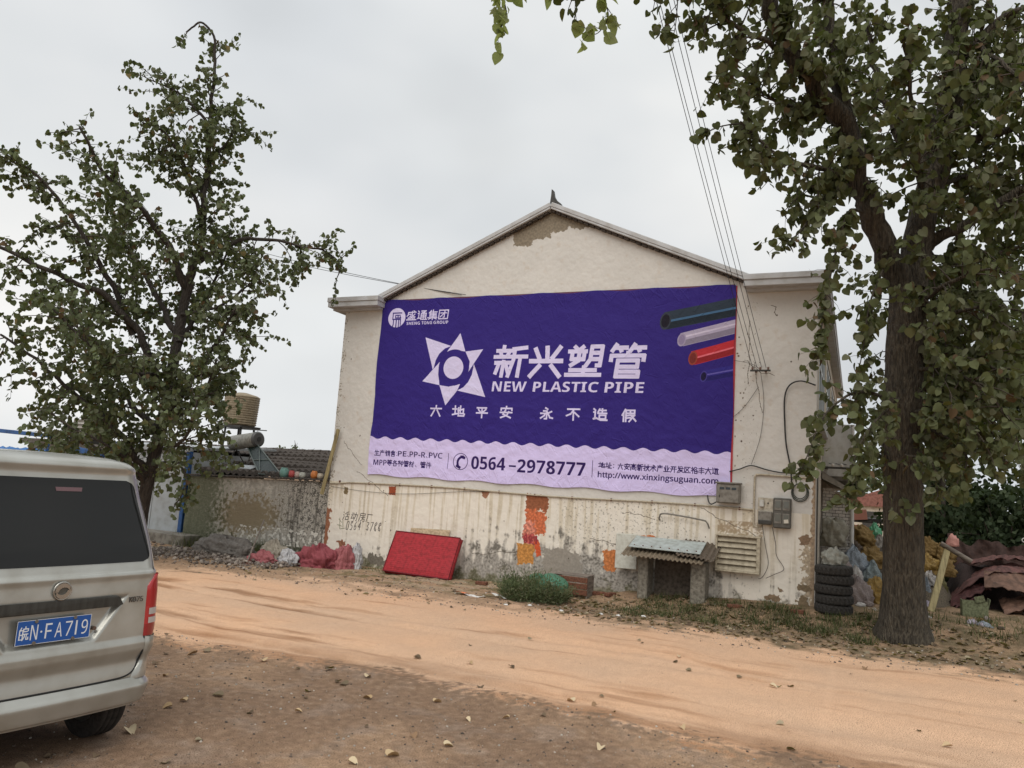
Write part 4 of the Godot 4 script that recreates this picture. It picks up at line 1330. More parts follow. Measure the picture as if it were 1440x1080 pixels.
func build_yard_wall_and_sheds():
	var yw := thing("yard_wall", "low weathered yard wall with flaking render and mould beside the cream house", "wall")
	var st := begin()
	st.set_smooth_group(0)
	grid(st, 60, 24, func(u: float, v: float) -> Vector3:
		var a := -5.85 + 4.24 * u
		return Vector3(a, lerpf(1.60 + 0.10 * u, -0.15, v), -0.15 + 0.012 * ground_noise.get_noise_2d(a * 6.0, v * 9.0)), Vector3.BACK, 0, true)
	obj("rendered_face", done(st), yard_wall_material(), yw)
	obj("wall_core", box_mesh(Vector3(4.22, 1.72, 0.20), 0.0, Vector3(-3.73, 0.74, -0.27)), M.cement, yw)
	# coping of flat tiles, one by one
	var x := -5.85
	while x < -1.7:
		var l := rng.randf_range(0.24, 0.30)
		obj("coping_tile", box_mesh(Vector3(l - 0.012, 0.035, 0.30), 0.006, Vector3(x + l * 0.5, 1.635 + 0.10 * (x + 5.85) / 4.24 + rng.randf_range(-0.008, 0.008), -0.22 + rng.randf_range(-0.012, 0.012)), Basis(Vector3.BACK, rng.randf_range(-0.02, 0.04))), M.roof_tile, yw)
		x += l
	# low house behind, with rows of dark tiles
	var lh := thing("low_tiled_house", "low house with dark grey tiled roof behind the weathered yard wall", "house")
	obj("wall", box_mesh(Vector3(11.0, 1.5, 6.0), 0.0, Vector3(-7.4, 0.72, -4.2)), M.cement, lh)
	var rows := 7
	for r in rows:
		var t0 := float(r) / rows
		var t1 := float(r + 1) / rows + 0.03
		var c := begin()
		c.set_smooth_group(0)
		var jit := rng.randf_range(-0.015, 0.015)
		grid(c, 440, 2, func(u: float, v: float) -> Vector3:
			var px := -13.2 + 11.6 * u
			var t := lerpf(t0, t1, v)
			var sway := 0.05 * ground_noise.get_noise_2d(px * 0.8, r * 3.0)
			return Vector3(px, 1.72 + (2.44 - 1.72) * t + (0.085 if v < 0.01 else 0.015 if v > 0.99 else 0.05) + 0.028 * sin(px * 31.0) + sway + jit, lerpf(-0.62, -4.5, t)), Vector3(0, 1, 0.2))
		grid(c, 440, 1, func(u: float, v: float) -> Vector3:
			var px := -13.2 + 11.6 * u
			var sway := 0.05 * ground_noise.get_noise_2d(px * 0.8, r * 3.0)
			return Vector3(px, 1.72 + (2.44 - 1.72) * t0 + lerpf(0.085, -0.03, v) + 0.028 * sin(px * 31.0) + sway + jit, lerpf(-0.62, -4.5, t0)), Vector3.BACK, 1)
		obj("tile_course", done(c), M.roof_tile, lh)
	obj("roof_back", box_mesh(Vector3(11.5, 0.06, 4.0), 0.0, Vector3(-7.4, 2.1, -6.4), Basis(Vector3.RIGHT, -0.18)), M.roof_tile, lh)
	var rx := -13.2
	while rx < -1.7:
		obj("ridge_tile", bar(Vector3(rx, 2.47 + 0.03 * ground_noise.get_noise_2d(rx * 2.0, 3.0), -4.5), Vector3(rx + 0.27, 2.48 + 0.03 * ground_noise.get_noise_2d(rx * 2.0 + 0.5, 3.0), -4.5), 0.075, 8), M.roof_tile, lh)
		rx += 0.29
	obj("loose_sheet", box_mesh(Vector3(0.8, 0.02, 0.35), 0.0, Vector3(-4.95, 1.90, -0.95), Basis(Vector3.RIGHT, 0.25)), M.panel, lh)
	# solar water heater
	var sh := thing("solar_water_heater", "grey solar water heater with sloping dark collector on the tiled roof", "water heater")
	var a := Vector3(-5.96, 2.50, -1.55)
	var b := Vector3(-4.92, 2.62, -1.35)
	var ax := (b - a).normalized()
	var tb := begin()
	tube(tb, [a, a + ax * 0.03, b - ax * 0.03, b], [0.15, 0.19, 0.19, 0.15], 20)
	obj("tank", done(tb), mottled(rgb(150, 150, 142), rgb(112, 108, 98), 33, 0.6, 0.45, 0.1), sh)
	var cap := begin()
	tube(cap, [b - ax * 0.05, b - ax * 0.02, b + ax * 0.012], [0.198, 0.198, 0.16], 20)
	obj("end_cap", done(cap), mat(rgb(84, 84, 84), 0.5), sh)
	obj("hub", bar(b, b + ax * 0.03, 0.06, 12), mat(rgb(52, 52, 52), 0.5), sh)
	var c0 := Vector3(-5.30, 2.40, -1.42)
	var c1 := Vector3(-4.88, 2.46, -1.32)
	var d0 := Vector3(-4.10, 1.74, -0.62)
	var d1 := Vector3(-3.52, 1.76, -0.72)
	var nrm := (d0 - c0).cross(c1 - c0).normalized()
	if nrm.z < 0.0:
		nrm = -nrm
	for i in 14:
		var t := (i + 0.5) / 14.0
		obj("tube", bar(c0.lerp(c1, t), d0.lerp(d1, t), 0.018, 8), mat(rgb(30, 44, 42), 0.15), sh)
	var fr := begin()
	for e in [[c0, d0], [c1, d1], [d0, d1], [c0.lerp(d0, 0.5), c1.lerp(d1, 0.5)]]:
		tube(fr, [e[0] + nrm * 0.02, e[1] + nrm * 0.02], even(2, 0.018), 6)
	tube(fr, [c1.lerp(d1, 0.05), d0], even(2, 0.012), 6)
	obj("frame", done(fr), mat(rgb(96, 104, 100), 0.4, 0.5), sh)
	var lg := begin()
	for e in [a + ax * 0.15, b - ax * 0.15]:
		tube(lg, [e + Vector3(0, -0.15, 0), Vector3(e.x, 1.80, e.z + 0.25)], even(2, 0.016), 6)
		tube(lg, [e + Vector3(0, -0.15, 0), Vector3(e.x + 0.3, 1.80, e.z - 0.25)], even(2, 0.016), 6)
	obj("stand", done(lg), M.dark_metal, sh)
	# ribbed cistern on a stand
	var ci := thing("water_cistern", "ribbed buff plastic cistern on thin legs above the tiled roof", "water tank", Vector3(-6.70, 2.0, -2.5))
	var prof := [Vector2(0.0, 1.02), Vector2(0.40, 1.02)]
	for i in 13:
		var y := 1.04 + i * 0.062
		prof.append(Vector2(0.415 + 0.004 * i, y))
		prof.append(Vector2(0.440 + 0.003 * i, y + 0.02))
		prof.append(Vector2(0.440 + 0.003 * i, y + 0.042))
	prof.append_array([Vector2(0.40, 1.87), Vector2(0.12, 1.94), Vector2(0.0, 1.94)])
	var cb := begin()
	lathe(cb, prof, 28)
	obj("barrel", done(cb), mottled(rgb(150, 136, 112), rgb(122, 108, 88), 35, 0.6, 0.6, 0.1), ci)
	var cl := begin()
	box(cl, Vector3(0, 0.99, 0), Vector3(0.80, 0.05, 0.80))
	for e in [[-0.25, -0.25], [0.30, -0.25], [-0.25, 0.25], [0.30, 0.25]]:
		tube(cl, [Vector3(e[0], 1.0, e[1]), Vector3(e[0] * 1.1, 0.12, e[1] * 1.1)], even(2, 0.03), 6)
	tube(cl, [Vector3(-0.3, 0.93, 0.3), Vector3(1.25, 0.90, 0.3)], even(2, 0.014), 6)
	tube(cl, [Vector3(0.95, 0.90, 0.3), Vector3(0.93, 0.72, 0.3)], even(2, 0.006), 5)
	obj("stand", done(cl), M.dark_metal, ci)
	# white panel shed with blue trim, on a concrete plinth
	var sd := thing("panel_shed", "white panel shed with blue corner post standing on a concrete plinth behind the van", "shed")
	for i in 6:
		obj("wall_panel", box_mesh(Vector3(0.985, 1.95, 0.06), 0.004, Vector3(-6.62 - i * 1.0, 1.20, -0.30)), M.panel, sd)
	obj("corner_post", box_mesh(Vector3(0.12, 1.97, 0.12), 0.008, Vector3(-6.06, 1.215, -0.28)), M.blue_steel, sd)
	obj("eave_rail", box_mesh(Vector3(6.4, 0.14, 0.16), 0.01, Vector3(-9.2, 2.24, -0.26)), M.panel, sd)
	obj("shed_roof", box_mesh(Vector3(6.4, 0.06, 3.0), 0.0, Vector3(-9.2, 2.34, -1.8), Basis(Vector3.RIGHT, 0.06)), M.panel, sd)
	obj("side_panel", box_mesh(Vector3(0.06, 1.95, 2.6), 0.0, Vector3(-6.06, 1.20, -1.65)), M.panel, sd)
	obj("plinth", box_mesh(Vector3(7.6, 0.42, 0.7), 0.01, Vector3(-9.1, 0.02, -0.02)), M.cement, sd)
	# blue carport edge over the van roof
	var cp := thing("blue_carport", "blue steel carport roof edge with a dark underside behind the van", "carport")
	obj("fascia", box_mesh(Vector3(3.2, 0.10, 0.10), 0.008, Vector3(-10.9, 2.40, 1.0), Basis(Vector3.BACK, -0.035)), M.blue_steel, cp)
	obj("roof_sheet", box_mesh(Vector3(3.1, 0.04, 2.4), 0.0, Vector3(-10.9, 2.38, -0.25), Basis(Vector3.BACK, -0.035)), M.blue_steel, cp)
	obj("rear_beam", box_mesh(Vector3(3.1, 0.16, 0.08), 0.0, Vector3(-10.9, 2.22, -1.3), Basis(Vector3.BACK, -0.035)), M.blue_steel, cp)
	obj("brace", box_mesh(Vector3(1.5, 0.13, 0.10), 0.01, Vector3(-8.2, 2.03, 1.0), Basis(Vector3.BACK, -0.10)), M.blue_steel, cp)
	for px in [-12.3, -9.5]:
		obj("post", bar(Vector3(px, 0.0, 0.98), Vector3(px, 2.35, 0.98), 0.04, 8), M.blue_steel, cp)
	obj("post", bar(Vector3(-7.5, 0.0, 0.98), Vector3(-7.5, 1.98, 0.98), 0.04, 8), M.blue_steel, cp)
	var tp := begin()
	grid(tp, 40, 12, func(u: float, v: float) -> Vector3:
		return Vector3(-11.8 + 2.4 * u, 2.02 - 0.20 * v + 0.05 * ground_fine.get_noise_2d(u * 3.0, v), 1.06 + 0.25 * v + 0.06 * ground_fine.get_noise_2d(u * 4.0, v * 1.5 + 4.0)), Vector3(0, 0.4, 1))
	single("blue_tarpaulin", done(tp), mat(rgb(62, 112, 172), 0.5), "bright blue tarpaulin hanging folded below the carport fascia", "tarpaulin")
	var bx := thing("rooftop_box", "grey louvred metal box on legs above the blue shed roof", "vent box", Vector3(-9.0, 2.3, 0.3))
	obj("casing", box_mesh(Vector3(0.72, 0.5, 0.4), 0.015, Vector3(0, 0.28, 0)), M.grey_box, bx)
	for i in 4:
		obj("slat", box_mesh(Vector3(0.60, 0.03, 0.03), 0.004, Vector3(0, 0.12 + i * 0.1, 0.21), Basis(Vector3.RIGHT, 0.5)), M.white_paint, bx)
	obj("leg", box_mesh(Vector3(0.05, 0.12, 0.3), 0.0, Vector3(-0.3, -0.02, 0)), M.dark_metal, bx)
	obj("leg", box_mesh(Vector3(0.05, 0.12, 0.3), 0.0, Vector3(0.3, -0.02, 0)), M.dark_metal, bx)

# ---------------------------------------------------------------- trees
func leaf_mesh() -> ArrayMesh:
	# one heart-shaped leaf of unit length hanging from its stalk along -y, folded a little along the midrib
	var half := [Vector2(0.0, 0.03), Vector2(0.24, 0.10), Vector2(0.46, -0.06), Vector2(0.52, -0.32), Vector2(0.40, -0.62), Vector2(0.17, -0.86), Vector2(0.0, -1.0)]
	var st := begin()
	st.set_smooth_group(0)
	for s in [-1.0, 1.0]:
		for i in half.size() - 1:
			var p: Vector2 = half[i]
			var q: Vector2 = half[i + 1]
			var f := func(e: Vector2) -> Vector3: return Vector3(e.x * s, e.y, absf(e.x) * 0.30 - 0.10 * e.y * e.y)
			var mid := Vector2(0, -0.42)
			tri(st, f.call(mid), f.call(p), f.call(q), Vector3.BACK)
	return done(st)

func small_leaf_mesh() -> ArrayMesh:
	var st := begin()
	st.set_smooth_group(0)
	var half := [Vector2(0.0, 0.0), Vector2(0.22, -0.3), Vector2(0.20, -0.62), Vector2(0.0, -1.0)]
	for s in [-1.0, 1.0]:
		tri(st, Vector3(0, 0, 0), Vector3(0.22 * s, -0.3, 0.08), Vector3(0.20 * s, -0.62, 0.06), Vector3.BACK)
		tri(st, Vector3(0, 0, 0), Vector3(0.20 * s, -0.62, 0.06), Vector3(0, -1.0, -0.06), Vector3.BACK)
	return done(st)

func leaf_tint(kind: int) -> Color:
	# linear colours
	var t := rng.randf()
	var b := rng.randf_range(0.82, 1.2)
	var c := Color(0.066, 0.078, 0.036)
	if kind == 0:
		c = Color(0.116, 0.138, 0.074)
		if t < 0.30:
			c = Color(0.140, 0.155, 0.100)
		elif t > 0.985:
			c = Color(0.170, 0.135, 0.060)
		elif t > 0.96:
			c = Color(0.125, 0.085, 0.050)
	elif kind == 1:
		c = Color(0.112, 0.126, 0.062)
		if t < 0.25:
			c = Color(0.136, 0.142, 0.088)
		elif t > 0.97:
			c = Color(0.125, 0.085, 0.050)
		elif t > 0.93:
			c = Color(0.118, 0.114, 0.052)
	else:
		c = Color(0.042, 0.060, 0.032)
		if t < 0.25:
			c = Color(0.062, 0.080, 0.044)
	return Color(c.r * b, c.g * b, c.b * b)

func any_dir() -> Vector3:
	var z := rng.randf_range(-1, 1)
	var a := rng.randf() * TAU
	var r := sqrt(1.0 - z * z)
	return Vector3(r * cos(a), z, r * sin(a))

func leaf_pose(at: Vector3, size: float) -> Transform3D:
	# leaves hang from thin stalks, each turned its own way
	var down := (Vector3.DOWN * 0.95 + any_dir() * 0.85).normalized()
	var side := down.cross(any_dir())
	while side.length() < 0.2:
		side = down.cross(any_dir())
	side = side.normalized()
	var s := size * rng.randf_range(0.60, 1.25)
	return Transform3D(Basis(side * s, -down * s, side.cross(-down) * s), at)

func crown(called: String, mesh: Mesh, m: Material, poses: Array, tints: Array, parent: Node, kind := "stuff"):
	var mm := MultiMesh.new()
	mm.transform_format = MultiMesh.TRANSFORM_3D
	mm.use_colors = true
	mm.mesh = mesh
	mm.instance_count = poses.size()
	for i in poses.size():
		mm.set_instance_transform(i, poses[i])
		mm.set_instance_color(i, tints[i])
	var o := MultiMeshInstance3D.new()
	o.name = called
	o.multimesh = mm
	o.material_override = m
	if parent == null:
		o.name = numbered(called)
		add_child(o)
	else:
		parent.add_child(o, true)
	o.set_meta("kind", kind)
	return o

func grow(t: Node3D, limbs: Array, bark: Material, kind: int, leaf_size: float, spec: Dictionary, base_y: float):
	var wob := FastNoiseLite.new()
	wob.seed = 6 + kind
	wob.frequency = 1.3
	var poses := []
	var twigs := begin()
	for li in limbs.size():
		var l: Array = limbs[li]
		var pts: Array = (l[3] as Array).duplicate()
		var path := smooth_path(pts, 7)
		var radii := []
		var along := [0.0]
		for i in range(1, path.size()):
			along.append(along[-1] + (path[i] as Vector3).distance_to(path[i - 1]))
		var total: float = along[-1]
		for i in path.size():
			var k: float = along[i] / total
			var r: float = lerpf(l[1], l[2], pow(k, 0.8))
			if l[0] == "trunk":
				var up: float = maxf(path[i].y - base_y, 0.0)
				r = lerpf(l[1] * 0.82, l[2], k) + l[1] * 0.42 * exp(-up / 0.28)
			elif li > 0:
				path[i] += Vector3(wob.get_noise_1d(li * 50 + along[i] * 1.4), wob.get_noise_1d(li * 80 + along[i] * 1.4), wob.get_noise_1d(li * 20 + along[i] * 1.4)) * minf(0.10, r * 1.6)
			radii.append(r)
		var st := begin()
		tube(st, path, radii, 22 if l[0] == "trunk" else 10, true, wob, 0.10)
		obj(l[0], done(st), bark, t)
		if l[0] == "trunk":
			continue
		# twigs and leaves
		var d: float = total * spec.bare
		if l[1] < 0.035:
			d = total * 0.12
		elif l[1] > 0.13:
			d = total * 0.34
		while d < total:
			var i := 0
			while i < along.size() - 2 and along[i + 1] < d:
				i += 1
			var p: Vector3 = (path[i] as Vector3).lerp(path[i + 1], clampf((d - along[i]) / maxf(along[i + 1] - along[i], 0.001), 0.0, 1.0))
			var dir: Vector3 = (path[i + 1] - path[i]).normalized()
			var tip: float = d / total
			var thin: bool = l[1] < 0.035
			var out: Vector3 = (any_dir() + dir * 0.45 + Vector3.UP * float(spec.lift if not thin else -0.3)).normalized()
			var ln: float = rng.randf_range(0.25, 1.0) * spec.twig * (0.45 if thin else 1.0) * lerpf(1.0, 0.55, tip)
			twig(twigs, p, out, ln, 0.012 if not thin else 0.005, poses, leaf_size, spec, 0 if not thin else 1)
			d += spec.step * rng.randf_range(0.5, 1.5) * (0.8 if thin else 1.0) * (1.9 if l[1] < 0.0125 else 1.0) * (2.6 if li == 1 and kind == 0 and tip > 0.72 else 1.0)
	obj("twigs", done(twigs), M.twig, t).set_meta("kind", "stuff")
	return poses

func twig(st: SurfaceTool, p: Vector3, dir: Vector3, ln: float, r: float, poses: Array, leaf_size: float, spec: Dictionary, level: int):
	var path := [p]
	var q := p
	var d := dir
	var n := 4 if level == 0 else 3
	for i in n:
		d = (d + any_dir() * 0.28 + Vector3.DOWN * spec.droop).normalized()
		q += d * ln / n
		path.append(q)
	var radii := []
	for i in path.size():
		radii.append(lerpf(r, r * 0.35, float(i) / n))
	tube(st, path, radii, 4 if level == 0 else 3, false)
	var k := 0.25 * ln
	while k < ln:
		var seg := clampi(int(k / ln * n), 0, n - 1)
		var b: Vector3 = (path[seg] as Vector3).lerp(path[seg + 1], k / ln * n - seg)
		if level < 1 and rng.randf() < spec.fork:
			twig(st, b, (d + any_dir() * 1.1).normalized(), ln * rng.randf_range(0.3, 0.6), r * 0.5, poses, leaf_size, spec, level + 1)
		elif rng.randf() < spec.full:
			poses.append(leaf_pose(b + any_dir() * leaf_size * 0.55, leaf_size))
		k += spec.gap * rng.randf_range(0.6, 1.4)
	poses.append(leaf_pose(path[-1], leaf_size))

func build_trees():
	var lm := leaf_mesh()
	rng.seed = 501
	var t := thing("poplar_tree", "tall poplar with a bent-over leader standing before the yard wall by the panel shed", "tree")
	var poses: Array = grow(t, LEFT_LIMBS, M.bark_left, 0, 0.088, {"bare": 0.16, "twig": 1.45, "step": 0.080, "gap": 0.042, "fork": 0.22, "full": 0.9, "droop": 0.09, "lift": 0.12}, 0.0)
	var tints := []
	for i in poses.size():
		tints.append(leaf_tint(0))
	crown("crown", lm, M.leaf, poses, tints, t)
	rng.seed = 502
	var u := thing("poplar_tree", "thick-trunked poplar with forked limbs growing beside the rubbish heap", "tree")
	poses = grow(u, RIGHT_LIMBS, M.bark, 1, 0.110, {"bare": 0.14, "twig": 1.15, "step": 0.062, "gap": 0.050, "fork": 0.20, "full": 0.9, "droop": 0.15, "lift": 0.0}, 0.1)
	# shoots straight out of the trunk
	var st := begin()
	for i in 48:
		var k := rng.randf()
		var y: float = lerpf(2.1, 5.6, k)
		var a := rng.randf() * TAU
		var o := Vector3(cos(a), 0.3, sin(a))
		twig(st, Vector3(9.45 + 0.02 * y, y, 1.1) + o * 0.22, o, rng.randf_range(0.3, 0.9), 0.008, poses, 0.108, {"gap": 0.07, "fork": 0.2, "full": 0.9, "droop": 0.3}, 0)
	obj("shoots", done(st), M.twig, u).set_meta("kind", "stuff")
	# the leaves that hang nearest are leaves of their own
	var eye := Vector3(8.892, 1.85, 13.819)
	var fwd := Vector3(-0.40979, 0.13226, -0.90254)
	var near := []
	var rest := []
	for p in poses:
		var v: Vector3 = p.origin - eye
		if v.normalized().dot(fwd) > 0.80:
			near.append([v.length(), p])
		else:
			rest.append(p)
	near.sort_custom(func(x, y): return x[0] < y[0])
	var tone := []
	for i in 8:
		var m: StandardMaterial3D = M.leaf.duplicate()
		m.vertex_color_use_as_albedo = false
		m.albedo_color = leaf_tint(1).linear_to_srgb()
		tone.append(m)
	for i in near.size():
		if i < 300:
			var o := obj("leaf", lm, tone[rng.randi() % 8], u)
			o.transform = near[i][1]
		else:
			rest.append(near[i][1])
	tints = []
	for i in rest.size():
		tints.append(leaf_tint(1))
	crown("crown", lm, M.leaf, rest, tints, u)

func bush_leaves(poses: Array, at: Vector3, size: Vector3, n: int, leaf: float):
	# leaves gathered in clumps through an uneven volume, thicker towards the outside
	var clumps := []
	for i in maxi(6, n / 55):
		var d := any_dir()
		clumps.append(at + d * size * 0.5 * pow(rng.randf(), 0.45) * rng.randf_range(0.7, 1.08))
	for i in n:
		var c: Vector3 = clumps[rng.randi() % clumps.size()]
		var p: Vector3 = c + any_dir() * rng.randf() * minf(size.x, size.y) * 0.22
		if p.y > 0.02:
			poses.append(leaf_pose(p, leaf))

func shrub(called: String, label: String, category: String, at: Vector3, size: Vector3, n: int, leaf: float, kind: int, group := "", trunk_h := 0.0):
	var t := thing(called, label, category, Vector3.ZERO, 0.0, group)
	var poses := []
	var st := begin()
	var root := Vector3(at.x, -0.1, at.z)
	var mid := Vector3(at.x, trunk_h + 0.2, at.z)
	if trunk_h > 0.0:
		tube(st, [root, root.lerp(mid, 0.5) + any_dir() * 0.06, mid, at], [0.09, 0.07, 0.06, 0.02], 8)
	for i in 9:
		var e := at + any_dir() * size * 0.42
		tube(st, [mid if trunk_h > 0.0 else root + any_dir() * 0.1, (at + e) * 0.5 + any_dir() * 0.1, e], [0.03, 0.018, 0.006], 5, false)
	obj("trunk" if trunk_h > 0.0 else "stems", done(st), M.twig, t)
	bush_leaves(poses, at, size, n, leaf)
	var tints := []
	for i in poses.size():
		tints.append(leaf_tint(kind))
	crown("crown", small_leaf_mesh() if leaf < 0.11 else leaf_mesh(), M.leaf, poses, tints, t)

func build_background_plants():
	rng.seed = 77
	shrub("evergreen_shrub", "dark evergreen shrub growing right behind the rust-red sheeting heap", "shrub", Vector3(12.6, 1.5, -6.6), Vector3(3.0, 3.0, 2.4), 5200, 0.12, 2)
	shrub("evergreen_shrub", "dense dark shrub between the slim tree and the big poplar trunk", "shrub", Vector3(10.6, 1.2, -8.2), Vector3(2.4, 2.8, 2.0), 3400, 0.12, 2)
	shrub("evergreen_shrub", "tall dark shrub rising at the far end of the sheeting heap", "shrub", Vector3(14.6, 2.2, -6.2), Vector3(3.2, 4.4, 2.8), 5600, 0.13, 2)
	shrub("evergreen_shrub", "broad dark shrub behind the slim tree's foot", "shrub", Vector3(11.6, 1.6, -10.0), Vector3(3.6, 3.6, 2.6), 4600, 0.13, 2)
	shrub("evergreen_shrub", "low dark shrub pressing against the dark void sheet behind the bent sheets", "shrub", Vector3(11.7, 1.35, -5.5), Vector3(2.4, 2.3, 1.4), 3200, 0.11, 2)
	shrub("evergreen_shrub", "thick dark shrub closing the gap beyond the low shrub", "shrub", Vector3(13.6, 1.6, -5.2), Vector3(2.6, 2.8, 1.6), 3600, 0.12, 2)
	shrub("slim_tree", "slim young tree with a thin dark trunk behind the yellow bags", "tree", Vector3(10.9, 4.6, -8.6), Vector3(3.0, 4.0, 2.6), 3200, 0.12, 0, "", 3.2)
	shrub("slim_tree", "leafy young tree standing over the evergreen shrubs", "tree", Vector3(13.0, 5.0, -9.0), Vector3(4.4, 4.4, 3.4), 5200, 0.12, 0, "", 3.2)
	shrub("slim_tree", "round-crowned tree beyond the sheeting heap, half hidden by poplar leaves", "tree", Vector3(15.8, 5.2, -8.6), Vector3(4.6, 5.0, 3.6), 5200, 0.12, 1, "", 3.0)
	# bare-looking little trees far across the fields, seen over the tiled roof
	for q in [[-22.3, 3.4, "far thin tree over the tiled roof, next to the solar heater"], [-21.2, 3.7, "far thin tree over the tiled roof, tallest of three"], [-20.1, 3.4, "far thin tree over the tiled roof, next to the cream house"]]:
		shrub("field_tree", q[2], "tree", Vector3(q[0], q[1] - 0.5, -22.2), Vector3(1.4, 1.2, 1.2), 110, 0.12, 0, "", 2.0)
	for q in [[8.6, -44.0, 6.0, "hazy tree far down the lane by the low red-roofed house"], [11.2, -48.0, 7.0, "hazy taller tree far down the lane behind the red roof"], [14.5, -46.0, 7.0, "hazy broad tree in the far field beyond the shrubs"], [18.5, -40.0, 8.0, "hazy tall tree in the far field at the end of the shrubs"]]:
		shrub("field_tree", q[3], "tree", Vector3(q[0], q[2] * 0.6, q[1]), Vector3(3.6, q[2] * 0.7, 3.2), 900, 0.26, 0, "", q[2] * 0.25)
	# low red-roofed house and a dark awning down the lane
	var fh := thing("lane_house", "small far house with a red roof at the end of the lane", "house", Vector3(10.2, 0.0, -38.0))
	obj("wall", box_mesh(Vector3(4.4, 2.2, 4.0), 0.0, Vector3(0, 1.1, 0)), M.plaster_side, fh)
	var rf := begin()
	prism(rf, PackedVector2Array([Vector2(-2.5, 2.1), Vector2(0, 3.1), Vector2(2.5, 2.1)]), func(p: Vector2, e: int): return Vector3(p.x, p.y, -2.2 if e == 0 else 2.2), Vector3.BACK)
	obj("roof", done(rf), mottled(rgb(136, 92, 82), rgb(106, 74, 66), 37, 1.0, 0.9), fh)
	obj("door", box_mesh(Vector3(0.8, 1.8, 0.06), 0.0, Vector3(-0.6, 0.9, 2.02)), M.dark_metal, fh)
	var aw := thing("dark_awning", "dark flat awning on thin posts beyond the rubbish bags", "awning", Vector3(9.35, 0.0, -12.6))
	obj("roof_sheet", box_mesh(Vector3(1.5, 0.14, 1.4), 0.01, Vector3(0, 1.55, 0)), M.dark_metal, aw)
	for e in [[-0.65, 0.6], [0.65, 0.6], [-0.65, -0.6], [0.65, -0.6]]:
		obj("post", bar(Vector3(e[0], 0, e[1]), Vector3(e[0], 1.5, e[1]), 0.035, 6), M.dark_metal, aw)
	obj("hung_cloth", box_mesh(Vector3(0.5, 0.30, 0.03), 0.0, Vector3(-0.42, 1.70, 0.72), Basis(Vector3.BACK, 0.12)), mat(rgb(176, 122, 106), 0.8), aw)
	var sg := thing("red_sign", "small red sign board with a white mark on a post beyond the rubbish bags", "sign", Vector3(8.95, 0.0, -9.2))
	obj("board", box_mesh(Vector3(0.34, 0.32, 0.03), 0.004, Vector3(0, 1.28, 0)), mat(rgb(168, 72, 66), 0.6), sg)
	obj("post", bar(Vector3(0, 0, -0.03), Vector3(0, 1.15, -0.03), 0.025, 6), M.dark_metal, sg)
	var mk := begin()
	for q in [[-0.08, 0.0, 0.012, 0.16], [0.08, 0.0, 0.012, 0.16], [0.0, 0.07, 0.16, 0.012], [0.0, -0.07, 0.16, 0.012], [0.0, 0.0, 0.012, 0.16], [0.0, 0.0, 0.16, 0.012]]:
		box(mk, Vector3(q[0], 1.27 + q[1], 0.02), Vector3(q[2], q[3], 0.006))
	obj("mark", done(mk), mat(rgb(228, 214, 206), 0.7), sg)

# ---------------------------------------------------------------- the van
func curve(x: float, pts: Array) -> float:
	# straight-line table
	if x <= pts[0][0]:
		return pts[0][1]
	for i in pts.size() - 1:
		if x <= pts[i + 1][0]:
			return lerpf(pts[i][1], pts[i + 1][1], smoothstep(0.0, 1.0, (x - pts[i][0]) / (pts[i + 1][0] - pts[i][0])) * 0.35 + 0.65 * (x - pts[i][0]) / (pts[i + 1][0] - pts[i][0]))
	return pts[-1][1]

func van_half(y: float) -> float:
	return curve(y, [[0.25, 0.675], [0.45, 0.700], [0.75, 0.722], [0.98, 0.720], [1.15, 0.708], [1.45, 0.684], [1.70, 0.655], [1.78, 0.630], [1.83, 0.580], [1.858, 0.480], [1.872, 0.32], [1.878, 0.10]])

func van_rear(y: float) -> float:
	return curve(y, [[0.25, -0.03], [0.44, 0.0], [0.545, -0.014], [0.62, 0.022], [0.66, 0.024], [0.70, 0.010], [0.98, -0.004], [1.075, -0.010], [1.11, -0.002], [1.135, -0.028], [1.19, -0.045], [1.72, -0.235], [1.755, -0.238], [1.80, -0.222], [1.83, -0.240], [1.858, -0.30], [1.872, -0.42], [1.878, -0.60]])

func van_corner(y: float) -> float:
	return 0.10 + 0.05 * smoothstep(1.1, 1.7, y)

func van_recess(s: float, y: float) -> float:
	var d: float = minf(0.262 + (y - 0.70) * 0.78 - absf(s), minf(y - 0.705, 0.985 - y))
	return -0.034 * smoothstep(0.0, 0.045, d)

func van_point(k: float, y: float, lift := 0.0, dent := true) -> Vector3:
	# k = 0 at the middle of the back, 1 where the corner begins, 2 where the side begins; negative on the other side
	var q := absf(k)
	var sg := signf(k) if k != 0.0 else 1.0
	var w := van_half(y)
	var r: float = minf(van_corner(y), w * 0.8)
	var flat := w - r
	if q <= 1.0:
		var s := q * flat
		var z := van_rear(y) - 0.035 * (s / w) * (s / w) + lift
		if dent:
			z += van_recess(s, y)
		return Vector3(sg * s, y, z)
	var zc := van_rear(y) - 0.035 * (flat / w) * (flat / w) - r
	var a := (q - 1.0) * PI * 0.5
	return Vector3(sg * (flat + (r + lift) * sin(a)), y, zc + (r + lift) * cos(a))

func van_k(s: float, y: float) -> float:
	# the k at which the skin lies s from the middle
	var w := van_half(y)
	var r: float = minf(van_corner(y), w * 0.8)
	var q := absf(s)
	if q <= w - r:
		return signf(s) * q / (w - r)
	return signf(s) * (1.0 + asin(clampf((q - w + r) / r, 0.0, 1.0)) / (PI * 0.5))

func van_skin(st: SurfaceTool, rows: Array, lift := 0.0, dent := true, n := 30):
	# rows of [y, k from, k to]
	grid(st, n, rows.size() - 1, func(u: float, v: float) -> Vector3:
		var row: Array = rows[roundi(v * (rows.size() - 1))]
		return van_point(lerpf(row[1], row[2], u), row[0], lift, dent), Vector3(0.2, 0, 1))

